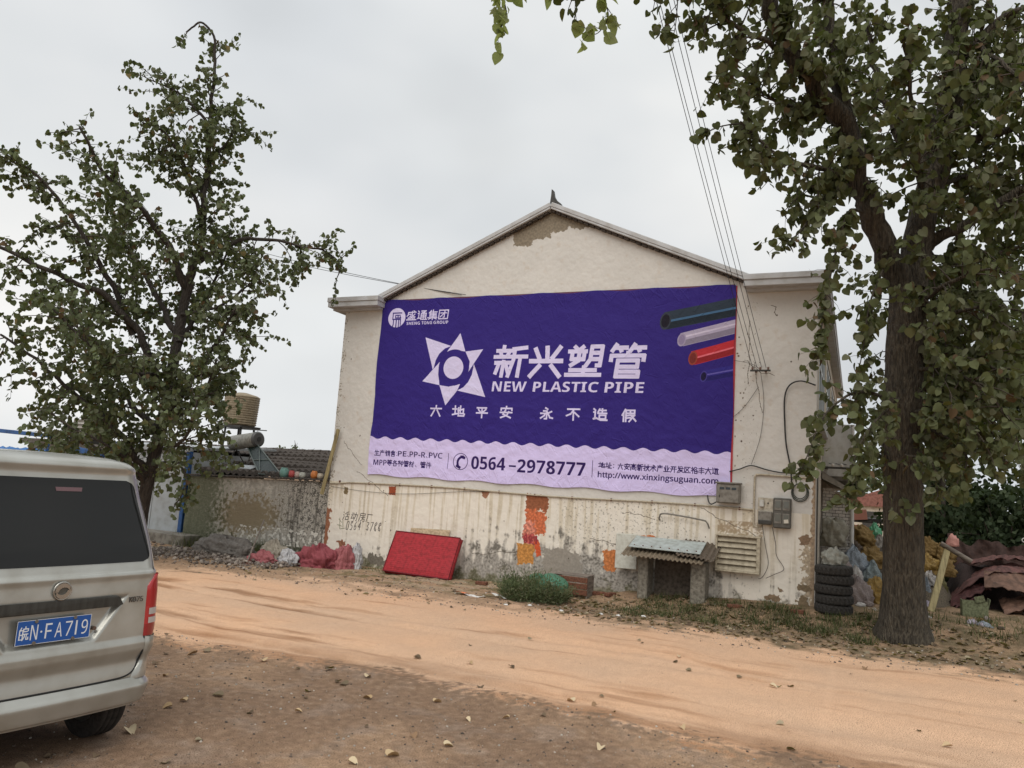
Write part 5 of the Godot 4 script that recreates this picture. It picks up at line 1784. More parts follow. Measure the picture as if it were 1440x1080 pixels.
func plate_texture() -> ImageTexture:
	var im := Image.create(660, 210, false, Image.FORMAT_RGB8)
	var white := rgb(226, 228, 230)
	im.fill(white)
	im.fill_rect(Rect2i(4, 4, 652, 202), rgb(28, 84, 160))
	brush(im, "皖", Rect2(24, 52, 78, 112), 9.5, white)
	letters(im, "N", Rect2(120, 42, 62, 130), white, 400)
	fill_ellipse(im, Vector2(212, 108), Vector2(9, 9), white)
	var x := [246, 334, 424, 514, 574]
	var wd := [58, 66, 64, 14, 60]
	for i in 5:
		if i == 3:
			im.fill_rect(Rect2i(x[i] + 4, 42, 16, 130), white)
		else:
			letters(im, "FA719"[i], Rect2(x[i], 42, wd[i], 130), white, 400)
	return ImageTexture.create_from_image(im)

func build_van():
	var basis := Basis(Vector3(0.12638, 0, -0.99198), Vector3.UP, Vector3(0.99198, 0, 0.12638))
	var t := thing("silver_van", "silver beige minivan seen from behind, parked on the near edge of the road", "van")
	t.transform = Transform3D(basis, Vector3(4.465, 0.0, 10.525))
	var paint := mottled(rgb(176, 177, 171), rgb(168, 169, 163), 51, 1.4, 0.30, 0.0)
	paint.metallic = 0.45
	paint.clearcoat_enabled = true
	paint.clearcoat = 0.5
	paint.clearcoat_roughness = 0.12
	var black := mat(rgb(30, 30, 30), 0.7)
	# shell: back, corners, sides
	var ys := []
	var y := 0.25
	while y < 1.87:
		ys.append(y)
		y += 0.009 if y < 1.2 else 0.025 if y < 1.7 else 0.012
	ys.append_array([1.872, 1.878])
	var st := begin()
	grid(st, 240, ys.size() - 1, func(u: float, v: float) -> Vector3:
		return van_point(lerpf(-2.0, 2.0, u), ys[roundi(v * (ys.size() - 1))]), Vector3.BACK)
	for sg in [-1.0, 1.0]:
		grid(st, 40, ys.size() - 1, func(u: float, v: float) -> Vector3:
			var yy: float = ys[roundi(v * (ys.size() - 1))]
			var p := van_point(2.0 * sg, yy)
			var far := -3.55 + 0.45 * smoothstep(0.95, 1.8, yy)
			return Vector3(p.x, p.y, lerpf(p.z, far, u)), Vector3(sg, 0.1, 0))
	grid(st, 10, 10, func(u: float, v: float) -> Vector3:
		return Vector3(lerpf(-0.10, 0.10, u), 1.878, lerpf(-0.60, -3.1, v)), Vector3.UP)
	grid(st, 8, ys.size() - 1, func(u: float, v: float) -> Vector3:
		var yy: float = ys[roundi(v * (ys.size() - 1))]
		return Vector3(lerpf(-1, 1, u) * van_half(yy), yy, -3.55 + 0.45 * smoothstep(0.95, 1.8, yy)), Vector3.FORWARD)
	obj("body", done(st), paint, t)
	# rear window with its dark rim
	var glass := mat(rgb(34, 35, 35), 0.07)
	glass.metallic_specular = 0.35
	var rows := []
	for i in 31:
		var v := i / 30.0
		var yy := lerpf(1.185, 1.715, v)
		var hw := lerpf(0.640, 0.560, v)
		var c := 0.06
		var e: float = minf(yy - 1.185, 1.715 - yy)
		if e < c:
			hw -= c - sqrt(maxf(c * c - (c - e) * (c - e), 0.0))
		var k := van_k(hw, yy)
		rows.append([yy, -k, k])
	st = begin()
	van_skin(st, rows, 0.003, false, 60)
	obj("rear_window", done(st), glass, t)
	st = begin()
	van_skin(st, [[1.635, van_k(0.01, 1.635), van_k(0.175, 1.635)], [1.66, van_k(0.005, 1.66), van_k(0.18, 1.66)]], 0.006, false, 6)
	obj("brake_light", done(st), mat(rgb(104, 76, 80), 0.3), t)
	# door outline: black strip painting the shaded groove round the door
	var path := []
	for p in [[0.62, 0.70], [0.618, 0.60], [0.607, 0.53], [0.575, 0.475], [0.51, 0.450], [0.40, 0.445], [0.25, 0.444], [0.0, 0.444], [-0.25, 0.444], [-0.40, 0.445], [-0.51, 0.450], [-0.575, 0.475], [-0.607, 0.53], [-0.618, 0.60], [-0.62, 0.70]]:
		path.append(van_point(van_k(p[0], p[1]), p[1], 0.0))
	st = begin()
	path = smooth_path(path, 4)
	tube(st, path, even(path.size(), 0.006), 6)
	obj("door_gap_shade", done(st), black, t)
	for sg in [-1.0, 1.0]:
		# edge line from lamp to roof, again black for the groove's shade
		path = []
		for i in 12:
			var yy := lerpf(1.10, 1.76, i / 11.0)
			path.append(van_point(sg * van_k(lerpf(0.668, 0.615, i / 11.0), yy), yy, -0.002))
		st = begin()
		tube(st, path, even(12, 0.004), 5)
		obj("door_gap_shade", done(st), black, t)
	# bumper with a lip, and its raised corners
	st = begin()
	rows = []
	for i in 23:
		rows.append([lerpf(0.262, 0.438, i / 22.0), -1.98, 1.98])
	grid(st, 80, 22, func(u: float, v: float) -> Vector3:
		var row: Array = rows[roundi(v * 22)]
		var out := curve(row[0], [[0.262, 0.010], [0.278, 0.046], [0.30, 0.050], [0.375, 0.056], [0.388, 0.053], [0.438, 0.006]])
		return van_point(lerpf(row[1], row[2], u), row[0], out, false), Vector3.BACK)
	var bm := obj("bumper", done(st), paint, t)
	for sg in [-1.0, 1.0]:
		st = begin()
		grid(st, 14, 12, func(u: float, v: float) -> Vector3:
			var yy := lerpf(0.43, 0.695, v)
			var k0 := van_k(lerpf(0.56, 0.625, smoothstep(0.0, 0.45, v)), yy)
			var p := van_point(lerpf(k0, 1.99, u), yy, 0.020 if u > 0.02 else 0.002, false)
			return Vector3(p.x * sg, p.y, p.z), Vector3(sg * 0.3, 0, 1))
		obj("bumper_corner", done(st), paint, bm)
	# lamps
	for sg in [-1.0, 1.0]:
		var lamp := Node3D.new()
		lamp.name = "tail_lamp"
		t.add_child(lamp, true)
		for q in [[0.70, 0.775, rgb(140, 22, 24), "red_lens"], [0.775, 0.888, rgb(168, 40, 40), "middle_lens"], [0.888, 1.10, rgb(166, 24, 28), "red_lens"]]:
			st = begin()
			grid(st, 16, 8, func(u: float, v: float) -> Vector3:
				var yy := lerpf(q[0], q[1], v)
				var s0 := 0.612 + 0.058 * smoothstep(1.02, 1.10, yy)
				var k0 := van_k(s0, yy)
				var k1 := lerpf(1.86, 1.45, smoothstep(0.80, 0.70, yy))
				var p := van_point(lerpf(k0, k1, u), yy, 0.016 if (u > 0.03 and u < 0.97) else 0.0, false)
				return Vector3(p.x * sg, p.y, p.z), Vector3(sg * 0.4, 0, 1))
			var lens := mat(q[2], 0.12)
			lens.clearcoat_enabled = true
			lens.clearcoat = 0.6
			obj(q[3], done(st), lens, lamp)
		for q in [[0.782, 0.820], [0.838, 0.880]]:
			st = begin()
			grid(st, 8, 3, func(u: float, v: float) -> Vector3:
				var yy := lerpf(q[0], q[1], v)
				var p := van_point(lerpf(van_k(0.628, yy), 1.55, u), yy, 0.019, false)
				return Vector3(p.x * sg, p.y, p.z), Vector3(sg * 0.4, 0, 1))
			obj("clear_lens", done(st), mat(rgb(186, 178, 174), 0.12), lamp)
	# garnish over the plate
	st = begin()
	prism(st, PackedVector2Array([Vector2(-0.43, 0.925), Vector2(-0.40, 0.975), Vector2(-0.36, 0.985), Vector2(0.36, 0.985), Vector2(0.40, 0.975), Vector2(0.43, 0.925), Vector2(0.40, 0.915), Vector2(-0.40, 0.915)]), func(p: Vector2, e: int): return Vector3(p.x, p.y, -0.02 - 0.035 * p.x * p.x + (0.0 if e == 0 else 0.040 - 0.012 * absf(p.y - 0.95) / 0.035)), Vector3.BACK)
	obj("handle_trim", done(st), mottled(rgb(62, 62, 58), rgb(46, 46, 44), 52, 0.3, 0.5, 0.05, Vector2i(1, 8)), t)
	# licence plate with four caps
	var pm := mat(Color.WHITE, 0.4)
	pm.albedo_texture = plate_texture()
	st = begin()
	grid(st, 2, 2, func(u: float, v: float) -> Vector3: return Vector3(lerpf(-0.22, 0.22, u), lerpf(0.885, 0.745, v), 0.014), Vector3.BACK, -1, true)
	var pl := obj("licence_plate", done(st), pm, t)
	obj("backing", box_mesh(Vector3(0.438, 0.138, 0.012), 0.0, Vector3(0, 0.815, 0.006)), mat(rgb(60, 62, 64), 0.5), pl)
	for e in [[-0.115, 0.876], [0.115, 0.876], [-0.115, 0.752], [0.115, 0.752]]:
		obj("bolt", bar(Vector3(e[0], e[1], 0.01), Vector3(e[0], e[1], 0.022), 0.010, 10), mat(rgb(120, 112, 102), 0.5, 0.4), pl)
	obj("lock", bar(Vector3(0.262, 0.79, -0.03), Vector3(0.262, 0.79, -0.006), 0.013, 12), mat(rgb(120, 104, 96), 0.35, 0.7), t)
	# round emblem: ring with two curved wings
	var chrome := mat(rgb(176, 174, 168), 0.25, 0.9)
	var em := Node3D.new()
	em.name = "emblem"
	t.add_child(em, true)
	em.position = Vector3(0.02, 1.04, 0.004)
	st = begin()
	var ring := []
	for i in 33:
		ring.append(Vector3(cos(TAU * i / 32), sin(TAU * i / 32), 0) * 0.052)
	tube(st, ring, even(33, 0.006), 8, false)
	obj("ring", done(st), chrome, em)
	obj("disc", bar(Vector3(0, 0, -0.008), Vector3(0, 0, 0.001), 0.051, 24), mat(rgb(92, 90, 84), 0.4, 0.3), em)
	for h in 2:
		var o := PackedVector2Array()
		for i in 11:
			var a := lerpf(0.55, 3.35, i / 10.0)
			o.append(Vector2(cos(a), sin(a)) * 0.047)
		for i in 9:
			var a := lerpf(3.0, 0.2, i / 8.0)
			o.append(Vector2(0.006, -0.004) + Vector2(cos(a) * 0.034, sin(a) * 0.030 - 0.004))
		if h == 1:
			for i in o.size():
				o[i] = -o[i]
		st = begin()
		prism(st, o, func(p: Vector2, e: int): return Vector3(p.x, p.y, 0.001 + 0.008 * e), Vector3.BACK)
		obj("wing", done(st), chrome, em)
	lettering("K07S", 0.034, mat(rgb(84, 78, 74), 0.3, 0.6), t, Transform3D(Basis.IDENTITY, van_point(van_k(0.530, 0.945), 0.945, 0.006)), 400, 0.004).name = "model_badge"
	# underneath: floor, axle, exhaust
	obj("underbody", box_mesh(Vector3(1.22, 0.16, 3.3), 0.02, Vector3(0, 0.36, -1.75)), black, t)
	obj("axle", bar(Vector3(-0.6, 0.27, -0.40), Vector3(0.6, 0.27, -0.40), 0.045, 10), M.rust, t)
	st = begin()
	tube(st, [Vector3(-0.35, 0.25, -0.10), Vector3(-0.35, 0.25, -0.5), Vector3(-0.30, 0.26, -1.4)], [0.025, 0.03, 0.03], 10)
	obj("exhaust", done(st), M.rust, t)
	obj("spring_shackle", box_mesh(Vector3(0.06, 0.14, 0.5), 0.01, Vector3(0.42, 0.32, -0.45)), M.rust, t)
	# wheels
	var rubber := mottled(rgb(54, 50, 46), rgb(34, 32, 30), 53, 0.2, 0.9, 0.3)
	var rim := mat(rgb(120, 120, 116), 0.4, 0.6)
	for e in [[0.555, -0.40], [-0.555, -0.40], [0.585, -2.9], [-0.585, -2.9]]:
		var wn := Node3D.new()
		wn.name = "wheel"
		t.add_child(wn, true)
		wn.position = Vector3(e[0], 0.272, e[1])
		wn.rotation.z = PI / 2 * (-1.0 if e[0] > 0.0 else 1.0)
		st = begin()
		var prof := [Vector2(0.17, -0.075), Vector2(0.235, -0.085), Vector2(0.262, -0.072)]
		for g in 4:
			var gy := -0.060 + g * 0.038
			prof.append_array([Vector2(0.274, gy - 0.010), Vector2(0.274, gy + 0.016), Vector2(0.266, gy + 0.018), Vector2(0.266, gy + 0.026)])
		prof.append_array([Vector2(0.262, 0.085), Vector2(0.235, 0.090), Vector2(0.17, 0.078)])
		lathe(st, prof, 40)
		obj("tyre", done(st), rubber, wn)
		st = begin()
		lathe(st, [Vector2(0.18, 0.076), Vector2(0.16, 0.060), Vector2(0.10, 0.040), Vector2(0.05, 0.062), Vector2(0.0, 0.062)], 28)
		lathe(st, [Vector2(0.0, -0.03), Vector2(0.14, -0.03), Vector2(0.175, -0.074)], 28)
		obj("rim", done(st), rim, wn)
	# side windows and door lines
	for sg in [-1.0, 1.0]:
		for q in [[-0.35, -1.15], [-1.25, -2.0], [-2.1, -2.85]]:
			st = begin()
			grid(st, 6, 8, func(u: float, v: float) -> Vector3:
				var yy := lerpf(1.17, 1.68, v)
				var p := van_point(2.0, yy)
				return Vector3((p.x + 0.004) * sg, yy, lerpf(q[0] - 0.06 * v, q[1] + 0.03 * v, u)), Vector3(sg, 0.1, 0))
			obj("side_window", done(st), glass, t)

# ---------------------------------------------------------------- things fixed to the wall
func build_wall_fittings():
	rng.seed = 900
	# small meter box with three dark windows
	var t := thing("meter_box", "grey meter box with three dark windows over the banner's lower corner", "meter box", Vector3(6.885, 1.98, 0.0))
	obj("case", box_mesh(Vector3(0.40, 0.34, 0.15), 0.02, Vector3(0, 0, 0.115)), M.grey_box, t)
	obj("lid", box_mesh(Vector3(0.43, 0.03, 0.18), 0.008, Vector3(0, 0.178, 0.12)), M.grey_box, t)
	obj("door", box_mesh(Vector3(0.35, 0.28, 0.012), 0.004, Vector3(0, -0.012, 0.196)), M.grey_box, t)
	for i in 3:
		obj("window", box_mesh(Vector3(0.075, 0.040, 0.010), 0.002, Vector3(-0.10 + i * 0.10, 0.085, 0.204)), M.glass, t)
	obj("catch", box_mesh(Vector3(0.02, 0.04, 0.02), 0.003, Vector3(-0.14, -0.05, 0.204)), M.dark_metal, t)
	# pale board with a switch and a junction box
	t = thing("switch_board", "pale switch board with a dark fuse box, beside the four-window meter box", "switch board", Vector3(7.49, 1.72, 0.0))
	obj("board", box_mesh(Vector3(0.25, 0.46, 0.05), 0.006, Vector3(0, 0, 0.028)), mottled(rgb(196, 188, 172), rgb(170, 158, 138), 61, 0.4, 0.8, 0.1), t)
	obj("fuse_box", box_mesh(Vector3(0.22, 0.20, 0.08), 0.01, Vector3(0.0, -0.10, 0.092)), M.grey_box, t)
	obj("cover", box_mesh(Vector3(0.21, 0.07, 0.03), 0.008, Vector3(0.0, -0.18, 0.142)), M.dark_metal, t)
	obj("switch", box_mesh(Vector3(0.07, 0.11, 0.05), 0.006, Vector3(-0.06, 0.13, 0.078)), M.white_paint, t)
	obj("knob", bar(Vector3(0.04, 0.14, 0.05), Vector3(0.04, 0.14, 0.07), 0.014, 10), M.dark_metal, t)
	t = thing("meter_box", "dark grey meter box with four windows next to the pale switch board", "meter box", Vector3(7.76, 1.71, 0.0))
	obj("case", box_mesh(Vector3(0.28, 0.50, 0.14), 0.015, Vector3(0, 0, 0.072)), mottled(rgb(92, 90, 84), rgb(72, 68, 62), 62, 0.4, 0.55, 0.05), t)
	for i in 4:
		var p := Vector3(-0.065 + 0.13 * (i % 2), 0.13 - 0.22 * (i / 2), 0.145)
		var w := obj("window_frame", box_mesh(Vector3(0.11, 0.17, 0.014), 0.006, p), M.grey_box, t)
		obj("pane", box_mesh(Vector3(0.085, 0.11, 0.006), 0.0, p + Vector3(0, 0.01, 0.010)), mat(rgb(104, 106, 100), 0.1), w)
	obj("paper_seal", box_mesh(Vector3(0.07, 0.06, 0.003), 0.0, Vector3(0.07, -0.13, 0.160), Basis(Vector3.BACK, 0.15)), mat(rgb(206, 200, 186), 0.9), t)
	# exhaust louvre
	t = thing("wall_louvre", "cream metal exhaust louvre with tilted slats beside the low shelter", "louvre", Vector3(7.065, 0.98, 0.0))
	var cream := mottled(rgb(188, 178, 156), rgb(150, 136, 112), 63, 0.6, 0.7, 0.1)
	for e in [[Vector3(0, 0.295, 0.09), Vector3(0.74, 0.03, 0.19)], [Vector3(0, -0.295, 0.09), Vector3(0.72, 0.03, 0.18)], [Vector3(-0.350, 0, 0.09), Vector3(0.03, 0.56, 0.18)], [Vector3(0.335, 0, 0.09), Vector3(0.06, 0.56, 0.18)]]:
		obj("frame", box_mesh(e[1], 0.006, e[0]), cream, t)
	obj("back_plate", box_mesh(Vector3(0.66, 0.55, 0.02), 0.0, Vector3(-0.01, 0, 0.012)), M.grey_box, t)
	for i in 6:
		obj("slat", box_mesh(Vector3(0.645, 0.105, 0.008), 0.002, Vector3(-0.012, 0.235 - i * 0.094, 0.125), Basis(Vector3.RIGHT, -0.62)), cream, t)
	# bent rusty pipe
	var st := begin()
	var path := smooth_path([Vector3(5.69, 1.44, 0.02), Vector3(5.70, 1.49, 0.09), Vector3(5.80, 1.56, 0.10), Vector3(6.42, 1.50, 0.10), Vector3(6.53, 1.46, 0.10), Vector3(6.57, 1.36, 0.07)], 5)
	tube(st, path, even(path.size(), 0.015), 8)
	single("bent_pipe", done(st), M.grey_box, "thin grey-brown pipe bent down at both ends above the low shelter", "pipe")
	# long conduit under the banner
	t = thing("wall_conduit", "long thin conduit running along the wall under the banner", "conduit")
	path = []
	for i in 46:
		var a := -1.55 + 8.85 * i / 45.0
		path.append(Vector3(a, 1.735 + 0.016 * sin(a * 1.3) - 0.05 * exp(-pow((a + 1.5) * 3.0, 2.0)), 0.022))
	st = begin()
	tube(st, path, even(46, 0.016), 8)
	obj("tube", done(st), M.conduit, t)
	for i in 12:
		obj("clip", box_mesh(Vector3(0.03, 0.05, 0.035), 0.004, Vector3(-1.3 + i * 0.76, 1.735 + 0.016 * sin((-1.3 + i * 0.76) * 1.3), 0.018)), M.rust, t)
	t = thing("wall_conduit", "pale conduit bent round the meter boxes near the corner", "conduit")
	st = begin()
	path = smooth_path([Vector3(8.26, 2.32, 0.03), Vector3(7.9, 2.325, 0.03), Vector3(7.40, 2.335, 0.03), Vector3(7.31, 2.31, 0.03), Vector3(7.30, 2.2, 0.03), Vector3(7.30, 1.6, 0.03), Vector3(7.31, 1.47, 0.03), Vector3(7.38, 1.44, 0.04)], 5)
	tube(st, path, even(path.size(), 0.017), 8)
	obj("tube", done(st), M.conduit, t)
	# coil of hose and the hose above it
	t = thing("hose_coil", "coil of dark green hose hung on the corner wall above the tyres", "hose", Vector3(8.03, 2.07, 0.0))
	for k in 3:
		st = begin()
		path = []
		for i in 29:
			path.append(Vector3(cos(TAU * i / 28) * (0.135 - 0.014 * k), sin(TAU * i / 28) * (0.15 - 0.012 * k) + 0.012 * k, 0.03 + 0.014 * k))
		tube(st, path, even(29, 0.008), 6, false)
		obj("loop", done(st), mat(rgb(54, 60, 50), 0.6), t)
	obj("hook", bar(Vector3(0, 0.15, 0), Vector3(0, 0.16, 0.09), 0.006, 6), M.rust, t)
	st = begin()
	path = smooth_path([Vector3(8.25, 3.88, 0.05), Vector3(8.02, 3.95, 0.06), Vector3(7.84, 3.88, 0.05), Vector3(7.76, 3.66, 0.04), Vector3(7.77, 3.2, 0.03), Vector3(7.80, 2.85, 0.03), Vector3(7.87, 2.5, 0.04), Vector3(7.90, 2.2, 0.05), Vector3(7.92, 2.08, 0.06)], 6)
	tube(st, path, even(path.size(), 0.012), 8)
	single("black_hose", done(st), M.cable, "black hose looping down the wall to the coil near the corner", "hose")
	# loose wires
	for q in [
		["black_cable", 0.011, [Vector3(6.88, 2.36, 0.04), Vector3(7.05, 2.41, 0.05), Vector3(7.24, 2.48, 0.05), Vector3(7.5, 2.42, 0.04), Vector3(7.75, 2.385, 0.04), Vector3(8.24, 2.38, 0.04)], "black cable sagging from the banner edge to the corner"],
		["black_cable", 0.011, [Vector3(6.70, 1.84, 0.10), Vector3(6.60, 1.78, 0.10), Vector3(6.54, 1.83, 0.06), Vector3(6.52, 1.93, 0.045)], "short black cable curling from the small meter box"],
		["thin_wire", 0.005, [Vector3(7.44, 1.50, 0.05), Vector3(7.50, 1.15, 0.05), Vector3(7.55, 0.85, 0.04), Vector3(7.47, 0.64, 0.06), Vector3(7.40, 0.60, 0.08)], "loose wire hanging beside the louvre to its sill"],
		["thin_wire", 0.005, [Vector3(7.60, 1.48, 0.05), Vector3(7.66, 1.2, 0.04), Vector3(7.68, 1.0, 0.04), Vector3(7.80, 0.80, 0.05), Vector3(7.66, 0.70, 0.05), Vector3(7.52, 0.62, 0.06)], "loose wire bulging out below the four-window meter box"],
		["thin_wire", 0.004, [Vector3(-1.5, 1.60, 0.02), Vector3(-0.6, 1.55, 0.02), Vector3(0.4, 1.56, 0.02), Vector3(1.6, 1.68, 0.02), Vector3(2.2, 1.72, 0.02)], "thin sagging wire below the long conduit by the far corner"],
		["thin_wire", 0.004, [Vector3(6.9, 4.32, 0.03), Vector3(7.2, 4.25, 0.05), Vector3(7.35, 4.15, 0.10)], "thin wire from the banner edge to the wire bracket"],
		["thin_wire", 0.004, [Vector3(6.9, 3.30, 0.02), Vector3(7.1, 3.5, 0.02), Vector3(7.33, 3.85, 0.04)], "thin wire slanting up from the banner edge on the cream wall"],
		["thin_wire", 0.004, [Vector3(7.36, 4.1, 0.06), Vector3(7.42, 3.6, 0.03), Vector3(7.38, 3.0, 0.03), Vector3(7.24, 2.5, 0.04)], "thin wire dropping from the wire bracket to the black cable"]]:
		path = smooth_path(q[2], 5)
		st = begin()
		tube(st, path, even(path.size(), q[1]), 6)
		single(q[0], done(st), M.cable if q[0] == "black_cable" else mat(rgb(74, 68, 62), 0.7), q[3], "wire" if q[0] == "thin_wire" else "cable")
	# insulator bracket
	t = thing("wire_bracket", "small dark bracket with insulators where the overhead wires meet the wall", "bracket", Vector3(7.36, 4.12, 0.0))
	obj("arm", box_mesh(Vector3(0.34, 0.03, 0.03), 0.004, Vector3(0, 0, 0.12)), M.dark_metal, t)
	obj("stay", box_mesh(Vector3(0.03, 0.03, 0.13), 0.004, Vector3(-0.08, 0, 0.06)), M.rust, t)
	obj("stay", box_mesh(Vector3(0.03, 0.03, 0.13), 0.004, Vector3(0.08, 0, 0.06)), M.rust, t)
	for i in 3:
		st = begin()
		lathe(st, [Vector2(0.0, 0.015), Vector2(0.02, 0.015), Vector2(0.016, 0.03), Vector2(0.024, 0.045), Vector2(0.016, 0.06), Vector2(0.0, 0.07)], 10, Transform3D(Basis.IDENTITY, Vector3(-0.13 + i * 0.13, 0, 0.12)))
		obj("insulator", done(st), mat(rgb(120, 96, 84), 0.3), t)
	t = thing("wire_bracket", "dark bracket with a row of insulators above the brick pier", "bracket", Vector3(8.55, 2.62, -2.3))
	obj("arm", box_mesh(Vector3(0.62, 0.04, 0.04), 0.004), M.dark_metal, t)
	obj("stay", box_mesh(Vector3(0.05, 0.05, 0.30), 0.004, Vector3(-0.2, 0, -0.16)), M.dark_metal, t)
	for i in 4:
		st = begin()
		lathe(st, [Vector2(0.0, 0.02), Vector2(0.03, 0.02), Vector2(0.022, 0.04), Vector2(0.032, 0.06), Vector2(0.0, 0.085)], 10, Transform3D(Basis.IDENTITY, Vector3(-0.24 + i * 0.16, 0, 0)))
		obj("insulator", done(st), mat(rgb(196, 190, 182), 0.3), t)

# ---------------------------------------------------------------- things along the foot of the wall
func put(o: Node3D, x: float, z: float, sink := 0.02):
	o.position = on_ground(x, z, -sink)

func build_roadside_things():
	rng.seed = 1200
	# mattress
	var red := mottled(rgb(164, 36, 46), rgb(140, 28, 38), 65, 0.5, 0.75, 0.15)
	var t := thing("red_mattress", "red quilted mattress leaning against the wall under the banner", "mattress")
	var lean := Basis(Vector3.RIGHT, -0.44)
	t.transform = Transform3D(lean * Basis(Vector3.BACK, -0.012), on_ground(1.10, 0.56, 0.0))
	var st := begin()
	box(st, Vector3(0, 0.44, 0), Vector3(1.50, 0.86, 0.12), Basis.IDENTITY, 0.03)
	obj("core", done(st), red, t)
	st = begin()
	grid(st, 60, 90, func(u: float, v: float) -> Vector3:
		var e: float = minf(minf(u, 1.0 - u) * 12.0, minf(v, 1.0 - v) * 9.0)
		return Vector3(lerpf(-0.73, 0.73, u), lerpf(0.03, 0.85, v), 0.058 + 0.018 * clampf(e, 0.0, 1.0) + 0.004 * absf(sin(v * PI * 21.0 + 0.15 * sin(u * 30.0)))), Vector3.BACK)
	obj("quilted_top", done(st), red, t)
	var piping := mat(rgb(104, 20, 30), 0.7)
	for zz in [-0.058, 0.062]:
		st = begin()
		tube(st, [Vector3(-0.74, 0.02, zz), Vector3(0.74, 0.02, zz), Vector3(0.74, 0.86, zz), Vector3(-0.74, 0.86, zz), Vector3(-0.74, 0.02, zz)], even(5, 0.012), 6, false)
		obj("piping", done(st), piping, t)
	single("cardboard_sheet", box_mesh(Vector3(0.9, 0.9, 0.012), 0.0), mottled(rgb(196, 176, 146), rgb(170, 148, 116), 66, 0.4, 0.9), "buff cardboard sheet between the red mattress and the wall", "cardboard", Vector3(1.05, 0.46, 0.13)).rotation = Vector3(-0.22, 0, 0.03)
	# low shelter: two piers under a sloping sheet
	t = thing("low_shelter", "knee-high shelter of two cement piers under corrugated sheets by the louvre", "shelter")
	var cem := mottled(rgb(142, 136, 124), rgb(100, 94, 84), 67, 0.5, 0.95, 0.8)
	obj("pier", box_mesh(Vector3(0.17, 0.85, 0.42), 0.02, Vector3(5.56, 0.42, 0.36)), cem, t)
	obj("pier", box_mesh(Vector3(0.24, 0.78, 0.42), 0.02, Vector3(6.50, 0.42, 0.42)), cem, t)
	obj("back_panel", box_mesh(Vector3(0.72, 0.62, 0.03), 0.004, Vector3(6.02, 0.44, 0.10)), mottled(rgb(108, 98, 88), rgb(80, 72, 64), 68, 0.5, 0.9), t)
	var corr := func(x0: float, x1: float, z0: float, z1: float, y0: float, y1: float, thick: float, droop: float) -> ArrayMesh:
		var s2 := begin()
		for side in [0, 1]:
			grid(s2, 110, 6, func(u: float, v: float) -> Vector3:
				var xx := lerpf(x0, x1, u)
				return Vector3(xx, lerpf(y0, y1, v) + 0.014 * sin(xx * TAU / 0.075) - droop * u * u - thick * side, lerpf(z0, z1, v)), Vector3.UP if side == 0 else Vector3.DOWN, side)
		for v in [0.0, 1.0]:
			grid(s2, 110, 1, func(u: float, w: float) -> Vector3:
				var xx := lerpf(x0, x1, u)
				return Vector3(xx, lerpf(y0, y1, v) + 0.014 * sin(xx * TAU / 0.075) - droop * u * u - thick * w, lerpf(z0, z1, v)), Vector3.BACK if v == 1.0 else Vector3.FORWARD, 2)
		return done(s2)
	obj("corrugated_sheet", corr.call(5.24, 6.62, 0.04, 0.88, 1.09, 0.84, 0.008, 0.03), mottled(rgb(136, 122, 102), rgb(98, 86, 70), 69, 0.6, 0.85, 0.2), t)
	obj("corrugated_sheet", corr.call(6.16, 6.78, 0.02, 0.80, 1.14, 0.92, 0.008, 0.06), mottled(rgb(112, 100, 86), rgb(78, 70, 60), 70, 0.6, 0.85, 0.2), t)
	var pale := mottled(rgb(178, 188, 186), rgb(150, 160, 156), 71, 0.7, 0.5, 0.1)
	var bd := obj("covering_board", box_mesh(Vector3(1.22, 0.018, 0.56), 0.004, Vector3(5.94, 1.045, 0.46), Basis(Vector3.RIGHT, 0.29) * Basis(Vector3.BACK, -0.015)), pale, t)
	bd.set_meta("label", "pale sheet-metal board nailed on top of the corrugated sheets")
	for i in 8:
		obj("nail", bar(Vector3(5.42 + i * 0.15, 1.0 - 0.002 * i, 0.66), Vector3(5.42 + i * 0.15, 1.012 - 0.002 * i, 0.664), 0.012, 6), M.rust, bd)
	single("leaning_board", box_mesh(Vector3(0.40, 0.62, 0.025), 0.02), mottled(rgb(198, 198, 188), rgb(172, 170, 158), 72, 0.5, 0.6, 0.1), "white board leaning on the wall at the end of the low shelter", "board", Vector3(5.13, 0.84, 0.10)).rotation = Vector3(-0.12, 0, 0.02)
	# green tub lying in the weeds and a brown slab behind
	st = begin()
	lathe(st, [Vector2(0.0, 0.30), Vector2(0.20, 0.30), Vector2(0.225, 0.28), Vector2(0.30, 0.03), Vector2(0.335, 0.02), Vector2(0.335, 0.0), Vector2(0.30, 0.0), Vector2(0.21, 0.26), Vector2(0.0, 0.26)], 32)
	var tub := single("green_tub", done(st), M.green_plastic, "overturned green plastic tub lying in the weed clump", "tub", Vector3(4.10, 0.06, 1.08))
	tub.rotation = Vector3(0.28, 0.4, -0.28)
	st = begin()
	lathe(st, [Vector2(0.0, 0.20), Vector2(0.10, 0.20), Vector2(0.14, 0.16), Vector2(0.16, 0.0), Vector2(0.13, 0.0), Vector2(0.0, 0.14)], 20)
	var cap := single("green_bowl", done(st), mottled(rgb(44, 112, 84), rgb(36, 92, 70), 73, 0.3, 0.4), "small dark green bowl upside down behind the green tub", "bowl", Vector3(3.78, 0.16, 0.92))
	cap.rotation = Vector3(0.2, 0, 0.1)
	t = thing("wooden_crate", "low brown wooden crate standing behind the green tub", "crate", on_ground(4.35, 0.62, 0.0))
	for i in 3:
		obj("plank", box_mesh(Vector3(0.62, 0.09, 0.02), 0.004, Vector3(0, 0.10 + i * 0.105, 0.18)), M.rust, t)
		obj("plank", box_mesh(Vector3(0.62, 0.02, 0.11), 0.004, Vector3(0, 0.375, -0.13 + i * 0.125)), M.grey_wood, t)
